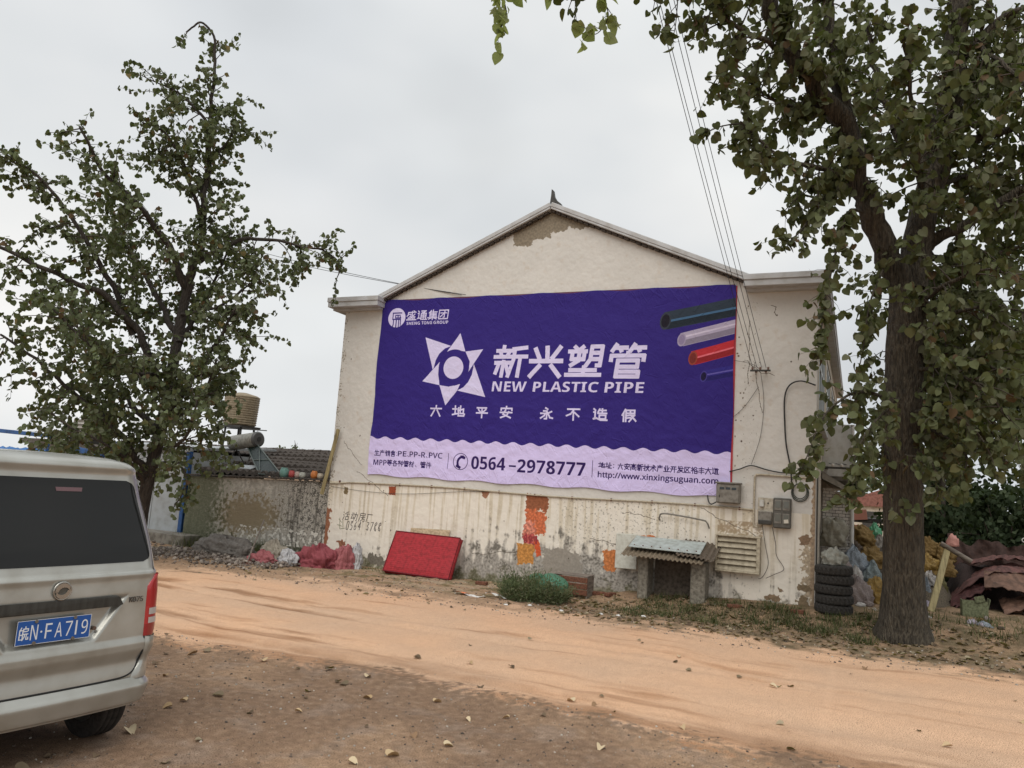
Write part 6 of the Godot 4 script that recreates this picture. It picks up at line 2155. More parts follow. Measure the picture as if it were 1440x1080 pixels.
	obj("end_panel", box_mesh(Vector3(0.02, 0.36, 0.36), 0.0, Vector3(-0.30, 0.18, 0)), M.grey_wood, t)
	obj("end_panel", box_mesh(Vector3(0.02, 0.36, 0.36), 0.0, Vector3(0.30, 0.18, 0)), M.grey_wood, t)
	# weed clump
	t = thing("weed_clump", "bushy green weed clump growing round the overturned tub", "weeds")
	var poses := []
	var tints := []
	st = begin()
	for i in 400:
		var a := rng.randf() * TAU
		var r := sqrt(rng.randf())
		var p := on_ground(3.96 + cos(a) * r * 0.50, 1.50 + sin(a) * r * 0.34, -0.02)
		var slant := Vector3(cos(a) * r, 0, sin(a) * r) * rng.randf_range(0.05, 0.30) + any_dir() * 0.08
		var tall := rng.randf_range(0.24, 0.56) * (1.0 - 0.35 * r) * (0.6 if sin(a) * r < -0.2 and cos(a) > -0.2 else 1.0)
		var tip := p + slant + Vector3(0, tall, 0)
		var bend := (p + tip) * 0.5 + Vector3(0, tall * 0.12, 0)
		tube(st, [p, bend, tip], [0.004, 0.003, 0.001], 3, false)
		var g := rng.randf_range(0.7, 1.3)
		var c := Color(0.115 * g, 0.145 * g, 0.075 * g) if rng.randf() > 0.25 else Color(0.18 * g, 0.18 * g, 0.11 * g)
		for k in 20:
			var w := rng.randf_range(0.1, 1.0)
			var q := p.lerp(bend, w).lerp(bend.lerp(tip, w), w)
			var up := (Vector3.UP * 0.5 + slant.normalized() * 0.3 + any_dir()).normalized()
			var side := up.cross(any_dir()).normalized()
			var s := rng.randf_range(0.03, 0.085) * (1.2 - 0.5 * w)
			poses.append(Transform3D(Basis(side * s * 0.5, -up * s, side.cross(-up) * s), q + up * s))
			tints.append(c)
	crown("foliage", small_leaf_mesh(), M.leaf, poses, tints, t)
	obj("stalks", done(st), mat(rgb(110, 118, 80), 0.8), t).set_meta("kind", "stuff")
	# litter strips by the weeds
	var strip := func(pts: Array, wide: float) -> ArrayMesh:
		var s3 := begin()
		var q := smooth_path(pts, 5)
		grid(s3, q.size() - 1, 1, func(u: float, v: float) -> Vector3:
			var i := roundi(u * (q.size() - 1))
			var p: Vector3 = q[i]
			var d: Vector3 = (q[mini(i + 1, q.size() - 1)] - q[maxi(i - 1, 0)]).normalized()
			return p + d.cross(Vector3.UP).normalized() * wide * (v - 0.5) + Vector3(0, 0.02 * v * sin(u * 9.0) + height(p.x, p.z) + 0.012, 0), Vector3.UP)
		return done(s3)
	var plastic := mat(rgb(214, 212, 208), 0.5)
	single("plastic_strip", strip.call([Vector3(2.75, 0, 2.05), Vector3(2.95, 0.01, 1.98), Vector3(3.2, 0.0, 2.02), Vector3(3.42, 0.01, 1.90)], 0.09), plastic, "white plastic strip lying flat by the weed clump", "litter")
	single("plastic_strip", strip.call([Vector3(3.16, 0.04, 1.72), Vector3(3.26, 0.05, 1.66), Vector3(3.42, 0.03, 1.70), Vector3(3.60, 0.0, 1.86)], 0.07), plastic, "curled white plastic strip at the edge of the weed clump", "litter")
	single("orange_strip", strip.call([Vector3(2.72, 0.01, 1.98), Vector3(2.86, 0.02, 1.94), Vector3(2.98, 0.01, 1.95)], 0.05), mat(rgb(206, 120, 78), 0.6), "orange wrapper strip lying beside the white plastic strip", "litter")
	for q in [[4.75, 2.3], [5.6, 2.1], [4.2, 2.25], [5.35, 2.2], [5.9, 1.75], [3.9, 2.5]]:
		var o := single("paper_scrap", sack_mesh(int(q[0] * 77.0), Vector3(0.08, 0.025, 0.06), 0.3, 0.0, 0.3, 10), plastic, "white paper scrap lying on the earth between road and weed clump", "litter", Vector3.ZERO, "paper scraps by the weed clump")
		put(o, q[0], q[1], 0.0)
	# bricks against the foot of the wall
	for q in [[4.75, 0.42, 0.3, "red brick lying by the wall under the orange paint"], [5.0, 0.55, 1.2, "red brick lying flat before the white leaning board"], [2.55, 0.62, 0.1, "dusty brick lying by the wall between mattress and weeds"], [7.1, 0.62, 0.5, "chipped brick in the grass below the louvre"], [8.05, 0.52, 0.2, "red brick in the grass at the house corner"]]:
		var o := single("loose_brick", box_mesh(Vector3(0.22, 0.06, 0.11), 0.008), M.rust, q[3], "brick")
		put(o, q[0], q[1], -0.02)
		o.rotation.y = q[2]
	# sacks and cloths at the foot of the yard wall
	var pink := mottled(rgb(146, 70, 78), rgb(118, 50, 58), 74, 0.35, 0.8, 0.5, Vector2i(1, 1), 0.05)
	var rose := mottled(rgb(176, 104, 108), rgb(140, 66, 72), 75, 0.22, 0.8, 0.4, Vector2i(1, 1), 0.08)
	var greyc := mottled(rgb(132, 126, 120), rgb(96, 90, 84), 76, 0.5, 0.9, 0.5)
	var beige := mottled(rgb(168, 160, 146), rgb(130, 122, 108), 77, 0.4, 0.9, 0.4)
	var white := mottled(rgb(190, 190, 192), rgb(156, 156, 156), 78, 0.3, 0.7, 0.3)
	for q in [
		["cloth_heap", 301, Vector3(2.1, 0.44, 0.9), greyc, -3.45, 0.95, 0.1, "long grey cloth thrown over a heap by the yard wall", "cloth"],
		["cloth_heap", 302, Vector3(0.85, 0.42, 0.7), beige, -2.25, 0.75, -0.2, "beige cloth heap between the grey cloth and the red sacks", "cloth"],
		["woven_sack", 303, Vector3(0.85, 0.28, 0.5), rose, -1.95, 1.45, 0.3, "small pink woven sack lying flat beside white sheeting", "sack"],
		["plastic_sheet", 304, Vector3(0.70, 0.34, 0.5), white, -1.55, 1.15, -0.4, "crumpled white plastic sheet between two red sacks", "sheet"],
		["woven_sack", 305, Vector3(1.25, 0.52, 0.8), pink, -1.02, 0.85, 0.2, "large slumped red woven sack at the corner of the cream house", "sack"],
		["woven_sack", 306, Vector3(0.70, 0.52, 0.5), rose, -0.58, 0.62, 0.9, "red patterned sack propped against the cream wall", "sack"],
		["woven_sack", 307, Vector3(0.35, 0.52, 0.34), white, -0.40, 0.42, 0.5, "narrow dirty white sack tucked behind the red sacks", "sack"]]:
		var o := single(q[0], sack_mesh(q[1], q[2], 0.20, 0.55, 0.2, 64), q[3], q[7], q[8])
		put(o, q[4], q[5], 0.04)
		o.rotation.y = q[6]
	t = thing("shovel", "old shovel with a thin wooden shaft stuck in the rubble by the cloth heap", "shovel")
	var sa := on_ground(-2.05, 1.75, 0.02)
	var sb := Vector3(-2.62, 0.80, 0.75)
	obj("shaft", bar(sa, sb, 0.018, 8), M.grey_wood, t)
	st = begin()
	grid(st, 6, 6, func(u: float, v: float) -> Vector3:
		return sa + Vector3(0.20, -0.05, 0.26) * (1.0 - v) + Vector3(0.14, 0.03, -0.09) * (u - 0.5) * (1.0 + 0.2 * v) + Vector3(0, 0.04 * sin(u * PI), 0), Vector3.UP)
	obj("blade", done(st), M.rust, t)
	# plank leaning in the corner, and small things standing on the yard wall
	single("leaning_plank", box_mesh(Vector3(0.085, 1.45, 0.03), 0.004, Vector3.ZERO, Basis(Vector3.BACK, -0.19)), M.wood, "pale narrow plank leaning between the yard wall and the house corner", "plank", Vector3(-1.53, 2.13, 0.12))
	for q in [[-3.02, 0.10, 0.22, rgb(120, 168, 160), "pale teal pot on top of the yard wall", "pot"], [-2.80, 0.07, 0.16, rgb(190, 84, 84), "red tin on top of the yard wall next to the teal pot", "tin"], [-2.64, 0.06, 0.14, rgb(198, 176, 168), "pinkish cup on top of the yard wall between red tin and white jar", "cup"], [-2.50, 0.075, 0.13, rgb(188, 192, 184), "white jar on top of the yard wall next to the pinkish cup", "jar"], [-2.17, 0.08, 0.17, rgb(208, 128, 66), "orange jar on top of the yard wall near the leaning plank", "jar"], [-2.00, 0.07, 0.12, rgb(206, 196, 178), "cream bowl on top of the yard wall beside the orange jar", "bowl"]]:
		st = begin()
		var r: float = q[1]
		var h: float = q[2]
		lathe(st, [Vector2(0, 0), Vector2(r * 0.75, 0), Vector2(r, h * 0.35), Vector2(r * 0.95, h * 0.75), Vector2(r * 0.7, h * 0.92), Vector2(r * 0.72, h), Vector2(r * 0.5, h), Vector2(0, h * 0.8)], 18)
		single("wall_top_" + String(q[5]), done(st), mottled(q[3], (q[3] as Color).darkened(0.25), 200 + int(r * 1000.0), 0.2, 0.5), q[4], q[5], Vector3(q[0], 1.655 + 0.10 * (q[0] + 5.85) / 4.24, -0.2))

# ---------------------------------------------------------------- the rubbish heap
func build_rubbish_heap():
	rng.seed = 3100
	# black tyres stacked at the corner
	var rubber := mottled(rgb(58, 55, 52), rgb(38, 36, 34), 81, 0.25, 0.92, 0.5)
	var st := begin()
	st.set_smooth_group(-1)
	grid(st, 96, 18, func(u: float, v: float) -> Vector3:
		var th := u * TAU
		var a := v * TAU
		var r := 0.085 * cos(a)
		var y := 0.074 * sin(a)
		r = signf(r) * pow(absf(r) / 0.085, 0.55) * 0.085
		y = signf(y) * pow(absf(y) / 0.074, 0.6) * 0.074
		# tread blocks on the outside
		if cos(a) > 0.45 and (int(u * 48.0) + (1 if sin(a) > 0.0 else 0)) % 2 == 0:
			r += 0.012
		return Vector3(cos(th) * (0.19 + r), 0.074 + y, sin(th) * (0.19 + r)), Vector3.ZERO, -1)
	var tyre_mesh := done(st)
	var names := ["worn black tyre at the bottom of the stack by the house corner", "worn black tyre, second from the bottom of the stack", "worn black tyre in the middle of the stack", "worn black tyre, second from the top of the stack", "worn black tyre on top of the stack, under a pale sack"]
	var base := height(8.56, 0.30) - 0.02
	for i in 5:
		var o := single("old_tyre", tyre_mesh, rubber, names[i], "tyre", Vector3(8.57 + rng.randf_range(-0.025, 0.025), base + i * 0.149, 0.30 + rng.randf_range(-0.025, 0.025)), "stacked black tyres")
		o.rotation = Vector3(rng.randf_range(-0.02, 0.02), rng.randf() * 3.0, rng.randf_range(-0.02, 0.02))
	# mound of mixed rubbish that the bags lie on
	st = begin()
	grid(st, 70, 50, func(u: float, v: float) -> Vector3:
		var x := lerpf(8.30, 10.75, u)
		var z := lerpf(-1.0, -5.2, v)
		var e := smoothstep(0.0, 0.22, u) * smoothstep(0.0, 0.22, 1.0 - u) * smoothstep(0.0, 0.75, v) * smoothstep(0.0, 0.2, 1.0 - v)
		return Vector3(x, -0.02 + 1.0 * e + 0.20 * ground_fine.get_noise_2d(x * 0.8, z * 0.8) * e + 0.05 * ground_fine.get_noise_2d(x * 4.0, z * 4.0) + 0.08, z), Vector3.UP)
	var md := obj("rubbish_mound", done(st), mottled(rgb(122, 110, 92), rgb(52, 46, 40), 82, 0.5, 0.95, 2.0, Vector2i(1, 1), 0.06))
	tag(md, "mound of mixed dirty rubbish under the bags beyond the big poplar", "rubbish")
	md.set_meta("kind", "stuff")
	var tone := {
		"olive": mottled(rgb(138, 134, 120), rgb(108, 104, 92), 83, 0.5, 0.7, 0.4), "pale": mottled(rgb(150, 150, 140), rgb(118, 116, 106), 84, 0.4, 0.6, 0.4),
		"blue": mottled(rgb(140, 150, 160), rgb(96, 106, 114), 85, 0.25, 0.45, 0.5, Vector2i(1, 1), 0.05), "lilac": mottled(rgb(172, 164, 178), rgb(130, 122, 136), 86, 0.3, 0.5, 0.4),
		"brown": mottled(rgb(80, 66, 52), rgb(50, 42, 36), 87, 0.3, 0.8, 0.5), "ochre": mottled(rgb(138, 110, 56), rgb(86, 66, 36), 88, 0.25, 0.7, 0.8, Vector2i(1, 1), 0.06),
		"green": mottled(rgb(88, 158, 118), rgb(60, 120, 88), 89, 0.3, 0.35, 0.3), "grey": mottled(rgb(136, 130, 122), rgb(98, 92, 86), 90, 0.3, 0.6, 0.5),
		"teal": mottled(rgb(150, 164, 166), rgb(72, 92, 92), 91, 0.16, 0.45, 0.5, Vector2i(1, 3), 0.07), "white": mottled(rgb(190, 186, 182), rgb(146, 140, 136), 92, 0.25, 0.5, 0.5),
		"rosy": mottled(rgb(146, 132, 128), rgb(96, 86, 82), 93, 0.25, 0.5, 0.7, Vector2i(1, 1), 0.05), "yellow": mottled(rgb(158, 128, 62), rgb(104, 84, 46), 94, 0.3, 0.6, 0.6), "moss": mottled(rgb(104, 98, 56), rgb(70, 66, 42), 95, 0.3, 0.7, 0.5)}
	for q in [
		["olive", Vector3(8.50, 1.12, -2.15), Vector3(0.72, 0.60, 0.56), "tall grey-green sack standing in front of the brick pier"],
		["pale", Vector3(8.56, base + 0.742, 0.26), Vector3(0.50, 0.30, 0.46), "pale sack slumped on top of the tyre stack"],
		["blue", Vector3(8.87, 0.62, -2.25), Vector3(0.62, 0.56, 0.55), "blue-grey plastic bag below the tall grey-green sack"],
		["lilac", Vector3(8.66, 0.98, -2.75), Vector3(0.34, 0.34, 0.30), "small lilac bag beside the tall grey-green sack"],
		["brown", Vector3(8.84, 0.95, -2.85), Vector3(0.40, 0.30, 0.34), "dark brown bundle above the blue-grey bag"],
		["ochre", Vector3(8.98, 1.10, -3.75), Vector3(0.66, 0.44, 0.58), "ochre torn bag on the ridge of the heap below the red sign"],
		["green", Vector3(9.24, 1.14, -4.25), Vector3(0.46, 0.44, 0.40), "bright green bag on the crest of the heap"],
		["grey", Vector3(9.32, 1.00, -3.90), Vector3(0.55, 0.36, 0.47), "grey bag under the bright green bag"],
		["ochre", Vector3(9.14, 0.75, -2.85), Vector3(0.62, 0.40, 0.54), "ochre bag in the middle of the heap by the poplar trunk"],
		["teal", Vector3(9.14, 0.46, -2.20), Vector3(0.62, 0.46, 0.54), "striped teal and white bag beside the poplar trunk"],
		["white", Vector3(8.88, 0.46, -1.85), Vector3(0.36, 0.34, 0.30), "small white bag above the grey-pink bag"],
		["rosy", Vector3(8.90, 0.08, -1.15), Vector3(0.72, 0.66, 0.60), "big grey-pink translucent bag next to the tyre stack"],
		["yellow", Vector3(9.22, 0.06, -1.55), Vector3(0.62, 0.62, 0.54), "yellowish bag low on the heap behind the poplar trunk"],
		["white", Vector3(9.12, 0.12, -0.55), Vector3(0.46, 0.14, 0.40), "flat white and pink bag lying before the yellowish bag"],
		["ochre", Vector3(10.17, 1.02, -3.70), Vector3(0.56, 0.40, 0.46), "topmost ochre bag beyond the poplar trunk, by the slim tree"],
		["ochre", Vector3(10.43, 0.92, -3.60), Vector3(0.50, 0.38, 0.42), "ochre bag beside the top of the leaning yellow post"],
		["yellow", Vector3(10.10, 0.72, -3.18), Vector3(0.54, 0.38, 0.44), "yellow-brown bag under the topmost ochre bag"],
		["ochre", Vector3(10.46, 0.70, -3.22), Vector3(0.38, 0.32, 0.32), "small ochre bag behind the leaning yellow post"],
		["white", Vector3(10.12, 0.55, -2.66), Vector3(0.34, 0.28, 0.28), "white knotted bag between poplar trunk and leaning post"],
		["blue", Vector3(10.06, 0.10, -2.45), Vector3(0.40, 0.56, 0.33), "blue-white hanging bag between poplar trunk and leaning post"],
		["lilac", Vector3(10.00, 0.06, -1.90), Vector3(0.32, 0.34, 0.28), "lilac net bag on the ground at the leaning post"],
		["moss", Vector3(10.30, 0.28, -2.85), Vector3(0.36, 0.46, 0.30), "olive bag behind the leaning yellow post"],
		["yellow", Vector3(9.92, 0.50, -3.40), Vector3(0.56, 0.56, 0.50), "yellow-brown bag hidden behind the poplar trunk's far edge"],
		["grey", Vector3(9.69, 0.60, -3.70), Vector3(0.85, 0.66, 0.77), "large grey bag in the centre of the heap behind the trunk"],
		["rosy", Vector3(8.62, 0.55, -1.6), Vector3(0.5, 0.5, 0.46), "greyish bag wedged behind the tyre stack"]]:
		var torn: bool = q[0] in ["ochre", "yellow", "brown", "moss"]
		var o := single("rubbish_bag", sack_mesh(rng.randi() % 9999, q[2], 0.45 if torn else 0.18, 0.25 if torn else rng.randf_range(0.35, 0.6), 0.3, 44), tone[q[0]], q[3], "bag", q[1], "rubbish bags")
		o.rotation.y = rng.randf() * TAU
		if q[3].begins_with("tall") or q[0] == "rosy":
			o.rotation.y = 0.3
	# scraps on the heap's face
	for i in 34:
		var x := rng.randf_range(8.9, 10.9)
		var z := rng.randf_range(-2.6, 0.0)
		if x > 9.05 and x < 9.95 and z > -0.2:
			continue
		var cs := ["white", "lilac", "ochre", "brown", "rosy", "blue"]
		var o := single("rubbish_scrap", sack_mesh(4000 + i, Vector3(rng.randf_range(0.10, 0.24), rng.randf_range(0.03, 0.09), rng.randf_range(0.08, 0.18)), 0.5, 0.0, 0.3, 14), tone[cs[i % 6]], "small crumpled rubbish scrap on the ground before the bag heap", "litter", Vector3.ZERO, "scraps before the bag heap")
		put(o, x, z, 0.005)
		if z < -0.9:
			o.position.y = 0.10 + 0.45 * clampf((-0.9 - z) / 2.2, 0.0, 1.0)
		o.rotation.y = rng.randf() * TAU
	# leaning post with a cross log
	var lp0 := on_ground(10.03, -1.15, -0.02)
	var lp1 := Vector3(10.44, 1.32, -2.62)
	var t := thing("leaning_post", "yellowish squared post leaning over the rubbish with a grey log across its top", "post")
	st = begin()
	var d := (lp1 - lp0).normalized()
	var sd := d.cross(Vector3.BACK).normalized()
	box(st, (lp0 + lp1) * 0.5, Vector3(0.105, lp0.distance_to(lp1), 0.06), Basis(sd, d, sd.cross(d)), 0.008)
	obj("post", done(st), M.wood, t)
	obj("cross_log", bar(Vector3(10.30, 1.34, -2.50), Vector3(10.78, 1.06, -2.42), 0.045, 10), M.grey_wood, t)
	single("pink_rag", sack_mesh(91, Vector3(0.22, 0.20, 0.16), 0.5, 0.0, 0.2, 18), mottled(rgb(206, 150, 140), rgb(176, 110, 104), 96, 0.1, 0.8), "pink and white rag on top of the leaning post", "rag", Vector3(10.50, 1.30, -2.60))
	# heap of bent rust-red sheets
	var rusts := [mottled(rgb(112, 74, 68), rgb(66, 42, 40), 97, 0.7, 0.8, 0.8), mottled(rgb(122, 92, 76), rgb(72, 52, 44), 98, 0.8, 0.8, 0.8), mottled(rgb(84, 46, 44), rgb(52, 32, 32), 99, 0.6, 0.85, 0.8)]
	var sheet := func(a: Vector3, b: Vector3, c: Vector3, e: Vector3, arch: float, sid: int) -> ArrayMesh:
		# a bent plate of given corners, arched between a-b and c-e
		var s2 := begin()
		for side in [0, 1]:
			grid(s2, 26, 12, func(u: float, v: float) -> Vector3:
				var p := a.lerp(b, u).lerp(c.lerp(e, u), v)
				return p + Vector3(0, arch * sin(u * PI) + 0.05 * ground_fine.get_noise_2d(u * 2.0 + sid, v * 2.0) + 0.012 * sin(v * 40.0) - 0.012 * side, 0.05 * sin(u * 5.0 + sid)), Vector3.UP if side == 0 else Vector3.DOWN, side)
		return done(s2)
	var sheets := [
		[Vector3(10.35, 0.24, -2.35), Vector3(11.65, 0.92, -2.75), Vector3(10.50, 0.35, -3.3), Vector3(11.8, 1.00, -3.5), 0.26, 0, "arched rust-red sheet on top of the scrap heap"],
		[Vector3(10.95, 0.66, -2.30), Vector3(11.95, 0.42, -2.1), Vector3(11.0, 0.90, -2.7), Vector3(12.1, 0.70, -2.9), 0.10, 1, "brown sheet sloping down at the front of the scrap heap"],
		[Vector3(10.38, 0.20, -2.05), Vector3(11.05, 0.64, -2.25), Vector3(10.45, 0.40, -2.4), Vector3(11.1, 0.70, -2.7), 0.05, 2, "dark red sheet folded under the arched rust-red sheet"],
		[Vector3(10.25, 0.06, -1.75), Vector3(10.72, 0.42, -2.0), Vector3(10.4, 0.10, -2.4), Vector3(10.9, 0.5, -2.5), 0.04, 2, "dark red curled sheet end beside the leaning post"],
		[Vector3(10.9, 0.98, -3.2), Vector3(11.8, 1.14, -3.3), Vector3(10.9, 1.00, -3.9), Vector3(11.9, 1.16, -4.0), 0.06, 0, "rust-red sheet lying highest on the scrap heap"],
		[Vector3(11.2, 0.26, -1.95), Vector3(12.1, 0.30, -1.8), Vector3(11.2, 0.44, -2.5), Vector3(12.1, 0.46, -2.5), 0.08, 1, "brown sheet lying low in the scrap heap"]]
	for q in sheets:
		single("bent_sheet", sheet.call(q[0], q[1], q[2], q[3], q[4], sheets.find(q) * 7), rusts[q[5]], q[6], "metal sheet", Vector3.ZERO, "bent sheets of the scrap heap")
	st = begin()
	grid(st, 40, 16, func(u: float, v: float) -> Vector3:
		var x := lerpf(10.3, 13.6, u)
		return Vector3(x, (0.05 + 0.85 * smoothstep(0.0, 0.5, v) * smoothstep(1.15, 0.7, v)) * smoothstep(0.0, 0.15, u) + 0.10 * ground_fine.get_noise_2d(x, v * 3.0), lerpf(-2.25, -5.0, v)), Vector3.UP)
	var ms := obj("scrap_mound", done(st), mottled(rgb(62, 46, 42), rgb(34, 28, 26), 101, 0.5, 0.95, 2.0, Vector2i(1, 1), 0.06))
	tag(ms, "dark mound of rotten scrap under the bent rust-red sheets", "scrap")
	ms.set_meta("kind", "stuff")
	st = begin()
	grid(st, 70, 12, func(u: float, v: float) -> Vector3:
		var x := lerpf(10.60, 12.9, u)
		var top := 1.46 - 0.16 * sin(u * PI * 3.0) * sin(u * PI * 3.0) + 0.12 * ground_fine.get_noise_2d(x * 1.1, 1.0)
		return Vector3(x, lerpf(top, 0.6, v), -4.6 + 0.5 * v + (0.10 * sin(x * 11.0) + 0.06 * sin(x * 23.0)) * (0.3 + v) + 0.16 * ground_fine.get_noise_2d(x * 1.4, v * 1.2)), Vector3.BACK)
	single("dark_void_sheet", done(st), mottled(rgb(66, 46, 40), rgb(44, 34, 30), 102, 0.5, 0.95, 0.8), "dark brown folded sheet added to stand for the dark void behind the bent sheets", "cloth")  # darkness of the void behind the scrap, put in as a dark-coloured sheet
	t = thing("cardboard_box", "open greenish cardboard box at the foot of the scrap heap", "box", on_ground(10.66, -1.15, 0.0))
	var card := mottled(rgb(122, 128, 98), rgb(96, 92, 70), 103, 0.3, 0.9, 0.2)
	obj("front_panel", box_mesh(Vector3(0.36, 0.26, 0.012), 0.0, Vector3(0, 0.13, 0.14), Basis(Vector3.RIGHT, -0.08)), card, t)
	obj("side_panel", box_mesh(Vector3(0.012, 0.25, 0.28), 0.0, Vector3(-0.18, 0.125, 0)), card, t)
	obj("side_panel", box_mesh(Vector3(0.012, 0.30, 0.28), 0.0, Vector3(0.18, 0.15, 0), Basis(Vector3.BACK, -0.2)), card, t)
	obj("flap", box_mesh(Vector3(0.14, 0.10, 0.01), 0.0, Vector3(0.06, 0.29, 0.16), Basis(Vector3.BACK, 0.3)), card, t)
	single("bamboo_stick", bar(Vector3(10.95, 0.24, -1.75), Vector3(11.9, 0.10, -1.55), 0.016, 8), M.wood, "pale bamboo stick lying across the foot of the scrap heap", "stick")
	single("broken_stick", bar(Vector3(10.55, 0.42, -1.95), Vector3(10.95, 0.24, -1.75), 0.012, 6), M.grey_wood, "grey broken stick poking out of the scrap heap", "stick")
	t = thing("white_float", "pair of white plastic rings on a rod over the scrap heap", "plastic rings", Vector3(11.72, 1.50, -3.0))
	for i in 2:
		st = begin()
		var ring := []
		for k in 17:
			ring.append(Vector3(-0.04 + 0.085 * i + cos(TAU * k / 16) * 0.035, sin(TAU * k / 16) * 0.035, 0))
		tube(st, ring, even(17, 0.010), 6, false)
		obj("ring", done(st), M.white_paint, t)
	obj("rod", bar(Vector3(0.05, -0.05, 0), Vector3(0.25, -0.62, -0.1), 0.010, 6), M.alu, t)

# ---------------------------------------------------------------- wires in the air
func wire(a: Vector3, b: Vector3, sag: float, r: float, label: String, group: String):
	var path := []
	for i in 25:
		var k := i / 24.0
		path.append(a.lerp(b, k) - Vector3(0, sag * 4.0 * k * (1.0 - k), 0))
	var st := begin()
	tube(st, path, even(25, r), 5, false)
	single("overhead_wire", done(st), M.cable, label, "wire", Vector3.ZERO, group)

func build_cables():
	for i in 4:
		var end := Vector3(7.23 + 0.075 * i, 4.18 - 0.01 * (i % 2), 0.13)
		var through := Vector3(6.70 + [0.0, 0.035, 0.14, 0.20][i], 7.70, 5.7)
		var far := through + (through - end) * 1.4 + Vector3(0, 0.5, 0)
		wire(far, end, 0.25, 0.0045, "dark overhead wire coming down over the gable to the wire bracket", "service wires to the gable")
	for i in 2:
		wire(Vector3(-16.6, 11.4 - 0.35 * i, -0.8), Vector3(1.35 + 0.1 * i, 5.74, 0.04), 0.5, 0.006, "thin overhead wire running past the leafy poplar to the banner's top edge", "wires past the poplar")
	for i in 3:
		wire(Vector3(8.40 + 0.12 * i, 2.70, -2.3), Vector3(14.0, 3.6 + 0.35 * i, -26.0), 0.3, 0.008, "wire running from the side bracket towards the fields", "wires from the side bracket")

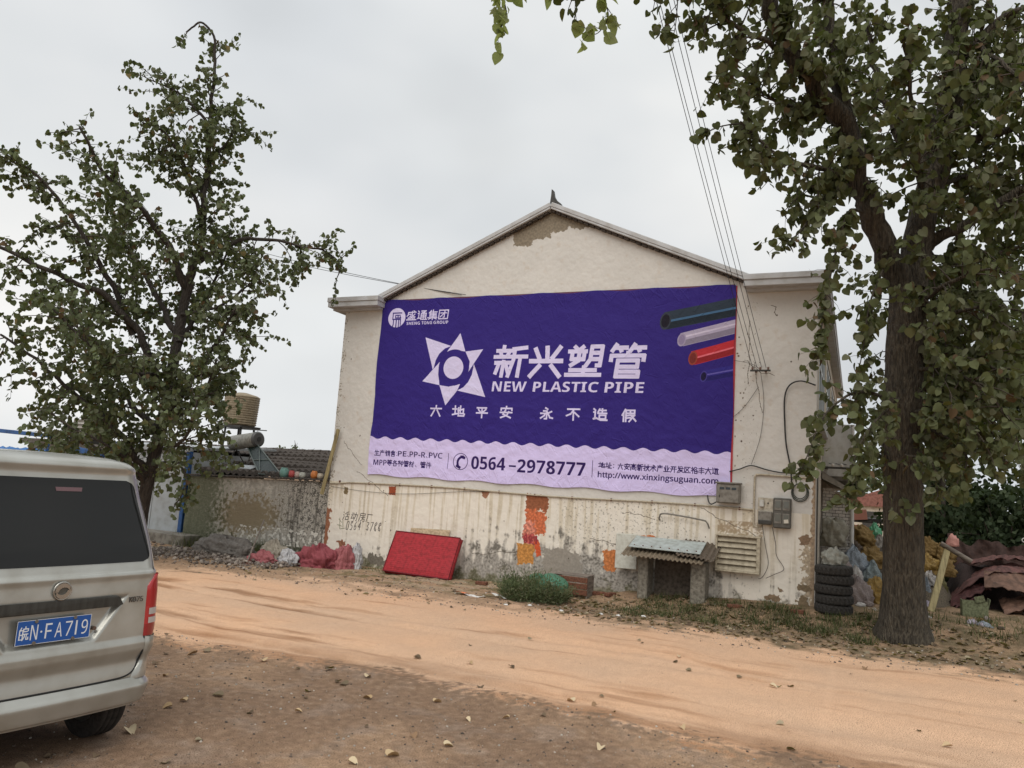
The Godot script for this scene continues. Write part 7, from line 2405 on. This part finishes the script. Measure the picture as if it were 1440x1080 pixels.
# ---------------------------------------------------------------- leaves, stones, grass
func build_ground_cover():
	rng.seed = 6000
	var lm := leaf_mesh()
	var dry := []
	for c in [rgb(186, 162, 126), rgb(164, 138, 102), rgb(196, 178, 146), rgb(136, 108, 80), rgb(112, 88, 68)]:
		var m: StandardMaterial3D = mat(c, 0.8)
		m.backlight_enabled = true
		m.backlight = Color(0.25, 0.2, 0.12)
		dry.append(m)
	# the larger fallen leaves on the near yard, one by one
	var spots := [[6.03, 9.13, 0.16], [5.9, 9.39, 0.12], [4.16, 9.24, 0.12], [4.11, 9.05, 0.10], [4.32, 9.75, 0.15], [2.92, 7.81, 0.15], [3.7, 7.72, 0.15], [4.76, 7.54, 0.12], [5.12, 8.0, 0.12], [5.61, 7.76, 0.13], [6.06, 8.04, 0.09], [5.94, 8.66, 0.11], [6.34, 7.83, 0.09], [6.24, 8.72, 0.12], [3.4, 8.6, 0.09], [4.9, 8.7, 0.09], [7.2, 8.1, 0.12], [7.9, 8.6, 0.10], [6.9, 9.6, 0.12], [8.6, 8.2, 0.10], [9.3, 7.9, 0.12], [7.6, 7.2, 0.11], [6.6, 7.0, 0.13], [6.85, 7.1, 0.12], [9.6, 6.3, 0.12], [8.1, 5.2, 0.12], [5.2, 6.3, 0.10], [10.3, 5.0, 0.12], [7.0, 4.4, 0.10], [9.0, 3.4, 0.13]]
	for i in spots.size():
		var s: Array = spots[i]
		var o := obj("fallen_leaf", lm, dry[[0, 2, 1, 0, 2, 3][i % 6]])
		tag(o, "dry fallen poplar leaf lying curled on the bare earth of the yard", "leaf", "fallen leaves on the yard")
		var k: float = s[2] * 0.60
		o.transform = Transform3D(Basis(Vector3.UP, rng.randf() * TAU) * Basis(Vector3.RIGHT, -PI / 2 + rng.randf_range(-0.15, 0.15)) * Basis(Vector3.UP, rng.randf_range(-0.2, 0.2)) * Basis.from_scale(Vector3(k * 0.85, k, k * 2.2)), on_ground(s[0], s[1], 0.012))
	# leaf litter under the big poplar and along the road edge
	var poses := []
	var tints := []
	for i in 1700:
		var x := rng.randf_range(4.5, 14.0)
		var z := rng.randf_range(0.25, 2.6) if rng.randf() < 0.95 else rng.randf_range(3.0, 12.5)
		if rng.randf() < 0.08:
			x = rng.randf_range(-4.0, 5.0)
			z = rng.randf_range(1.0, 3.4) if rng.randf() < 0.5 else rng.randf_range(7.4, 12.0)
		var k := rng.randf_range(0.03, 0.085)
		poses.append(Transform3D(Basis(Vector3.UP, rng.randf() * TAU) * Basis(Vector3.RIGHT, -PI / 2 + rng.randf_range(-0.25, 0.25)) * Basis(Vector3.UP, rng.randf_range(-0.3, 0.3)) * Basis.from_scale(Vector3(k, k, k * 1.6)), on_ground(x, z, 0.010)))
		var t := rng.randf()
		var g := rng.randf_range(0.7, 1.2)
		tints.append(Color(0.27, 0.21, 0.14) * g if t < 0.45 else Color(0.18, 0.13, 0.088) * g if t < 0.86 else Color(0.36, 0.30, 0.21) * g)
	var litter: Node3D = crown("leaf_litter", lm, M.leaf, poses, tints, null)
	tag(litter, "small dry leaves scattered over the earth under the big poplar", "leaf litter")
	# stones and clods
	var sphere := sack_mesh(17, Vector3(1, 0.8, 1), 0.35, 0.0, 0.4, 9)
	var stone := mat(Color.WHITE, 0.95)
	stone.vertex_color_use_as_albedo = true
	poses = []
	tints = []
	for i in 20000:
		var x := rng.randf_range(-3.0, 12.5)
		var z := rng.randf_range(7.3, 12.6)
		var k := 0.005 + 0.020 * pow(rng.randf(), 3.5)
		var q := rng.randf()
		if q < 0.28:
			z = rng.randf_range(0.4, 3.2)
			k *= 1.5
		elif q < 0.34:
			z = rng.randf_range(3.0, 7.3)
			k *= 0.5
		poses.append(Transform3D(Basis(Vector3.UP, rng.randf() * TAU) * Basis.from_scale(Vector3(k, k * 0.7, k * rng.randf_range(0.7, 1.3))), on_ground(x, z, -k * 0.15)))
		var g := rng.randf_range(0.6, 1.25)
		tints.append([Color(0.20, 0.155, 0.115) * g, Color(0.36, 0.32, 0.27) * g, Color(0.12, 0.09, 0.07) * g, Color(0.09, 0.07, 0.055) * g][rng.randi() % 4])
	var peb: Node3D = crown("pebbles", sphere, stone, poses, tints, null)
	tag(peb, "small stones and clods of earth strewn over the yard and road edges", "pebbles")
	# rubble at the foot of the yard wall
	poses = []
	tints = []
	var lump := sack_mesh(19, Vector3(1, 0.8, 1), 0.5, 0.0, 0.3, 10)
	for i in 1500:
		var x := rng.randf_range(-6.0, -1.2)
		var z := clampf(rng.randfn(1.75, 0.45), 0.3, 2.7)
		var k := 0.02 + 0.07 * pow(rng.randf(), 2.2)
		poses.append(Transform3D(Basis(Vector3.UP, rng.randf() * TAU) * Basis(Vector3.RIGHT, rng.randf_range(-0.5, 0.5)) * Basis.from_scale(Vector3(k, k * 0.8, k * 1.2)), on_ground(x, z, rng.randf() * 0.05)))
		var g := rng.randf_range(0.5, 1.2)
		tints.append([Color(0.22, 0.18, 0.15) * g, Color(0.16, 0.13, 0.11) * g, Color(0.30, 0.26, 0.22) * g][rng.randi() % 3])
	var rub: Node3D = crown("rubble", lump, stone, poses, tints, null)
	tag(rub, "broken stones and rubble strewn before the yard wall and cloth heap", "rubble")
	# grass by the wall and round the big tree
	var st := begin()
	st.set_smooth_group(0)
	tri(st, Vector3(-0.5, 0, 0), Vector3(0.5, 0, 0), Vector3(0.35, 0.5, 0.12), Vector3.BACK)
	tri(st, Vector3(-0.5, 0, 0), Vector3(0.35, 0.5, 0.12), Vector3(-0.35, 0.5, 0.12), Vector3.BACK)
	tri(st, Vector3(-0.35, 0.5, 0.12), Vector3(0.35, 0.5, 0.12), Vector3(0, 1, 0.45), Vector3.BACK)
	var blade := done(st)
	poses = []
	tints = []
	var tufts := []
	for i in 150:
		tufts.append([rng.randf_range(5.6, 9.4), rng.randf_range(0.25, 1.7), rng.randf_range(0.05, 0.16)])
	for i in 26:
		tufts.append([rng.randf_range(5.2, 6.2), rng.randf_range(1.2, 1.5), rng.randf_range(0.04, 0.10)])
	for i in 60:
		tufts.append([rng.randf_range(9.8, 13.5), rng.randf_range(-1.4, 0.8), rng.randf_range(0.06, 0.2)])
	for i in 24:
		tufts.append([rng.randf_range(-1.2, 2.8), rng.randf_range(0.12, 0.4), rng.randf_range(0.03, 0.09)])
	for i in 50:
		tufts.append([rng.randf_range(-5.8, -2.0), rng.randf_range(-0.05, 0.35), rng.randf_range(0.1, 0.35)])
	for tf in tufts:
		for i in 34:
			var x: float = tf[0] + rng.randfn(0, 0.10)
			var z: float = tf[1] + rng.randfn(0, 0.08)
			var k: float = tf[2] * rng.randf_range(0.5, 1.3)
			var w := rng.randf_range(0.006, 0.014)
			poses.append(Transform3D(Basis(Vector3.UP, rng.randf() * TAU) * Basis(Vector3.RIGHT, rng.randf_range(-0.1, 0.8)) * Basis.from_scale(Vector3(w, k, k)), on_ground(x, z, -0.01)))
			var g := rng.randf_range(0.6, 1.3)
			tints.append(Color(0.085, 0.105, 0.045) * g if rng.randf() < 0.75 else Color(0.19, 0.165, 0.09) * g)
	var gr: Node3D = crown("grass", blade, M.leaf, poses, tints, null)
	tag(gr, "sparse short grass growing along the walls and round the big poplar", "grass")
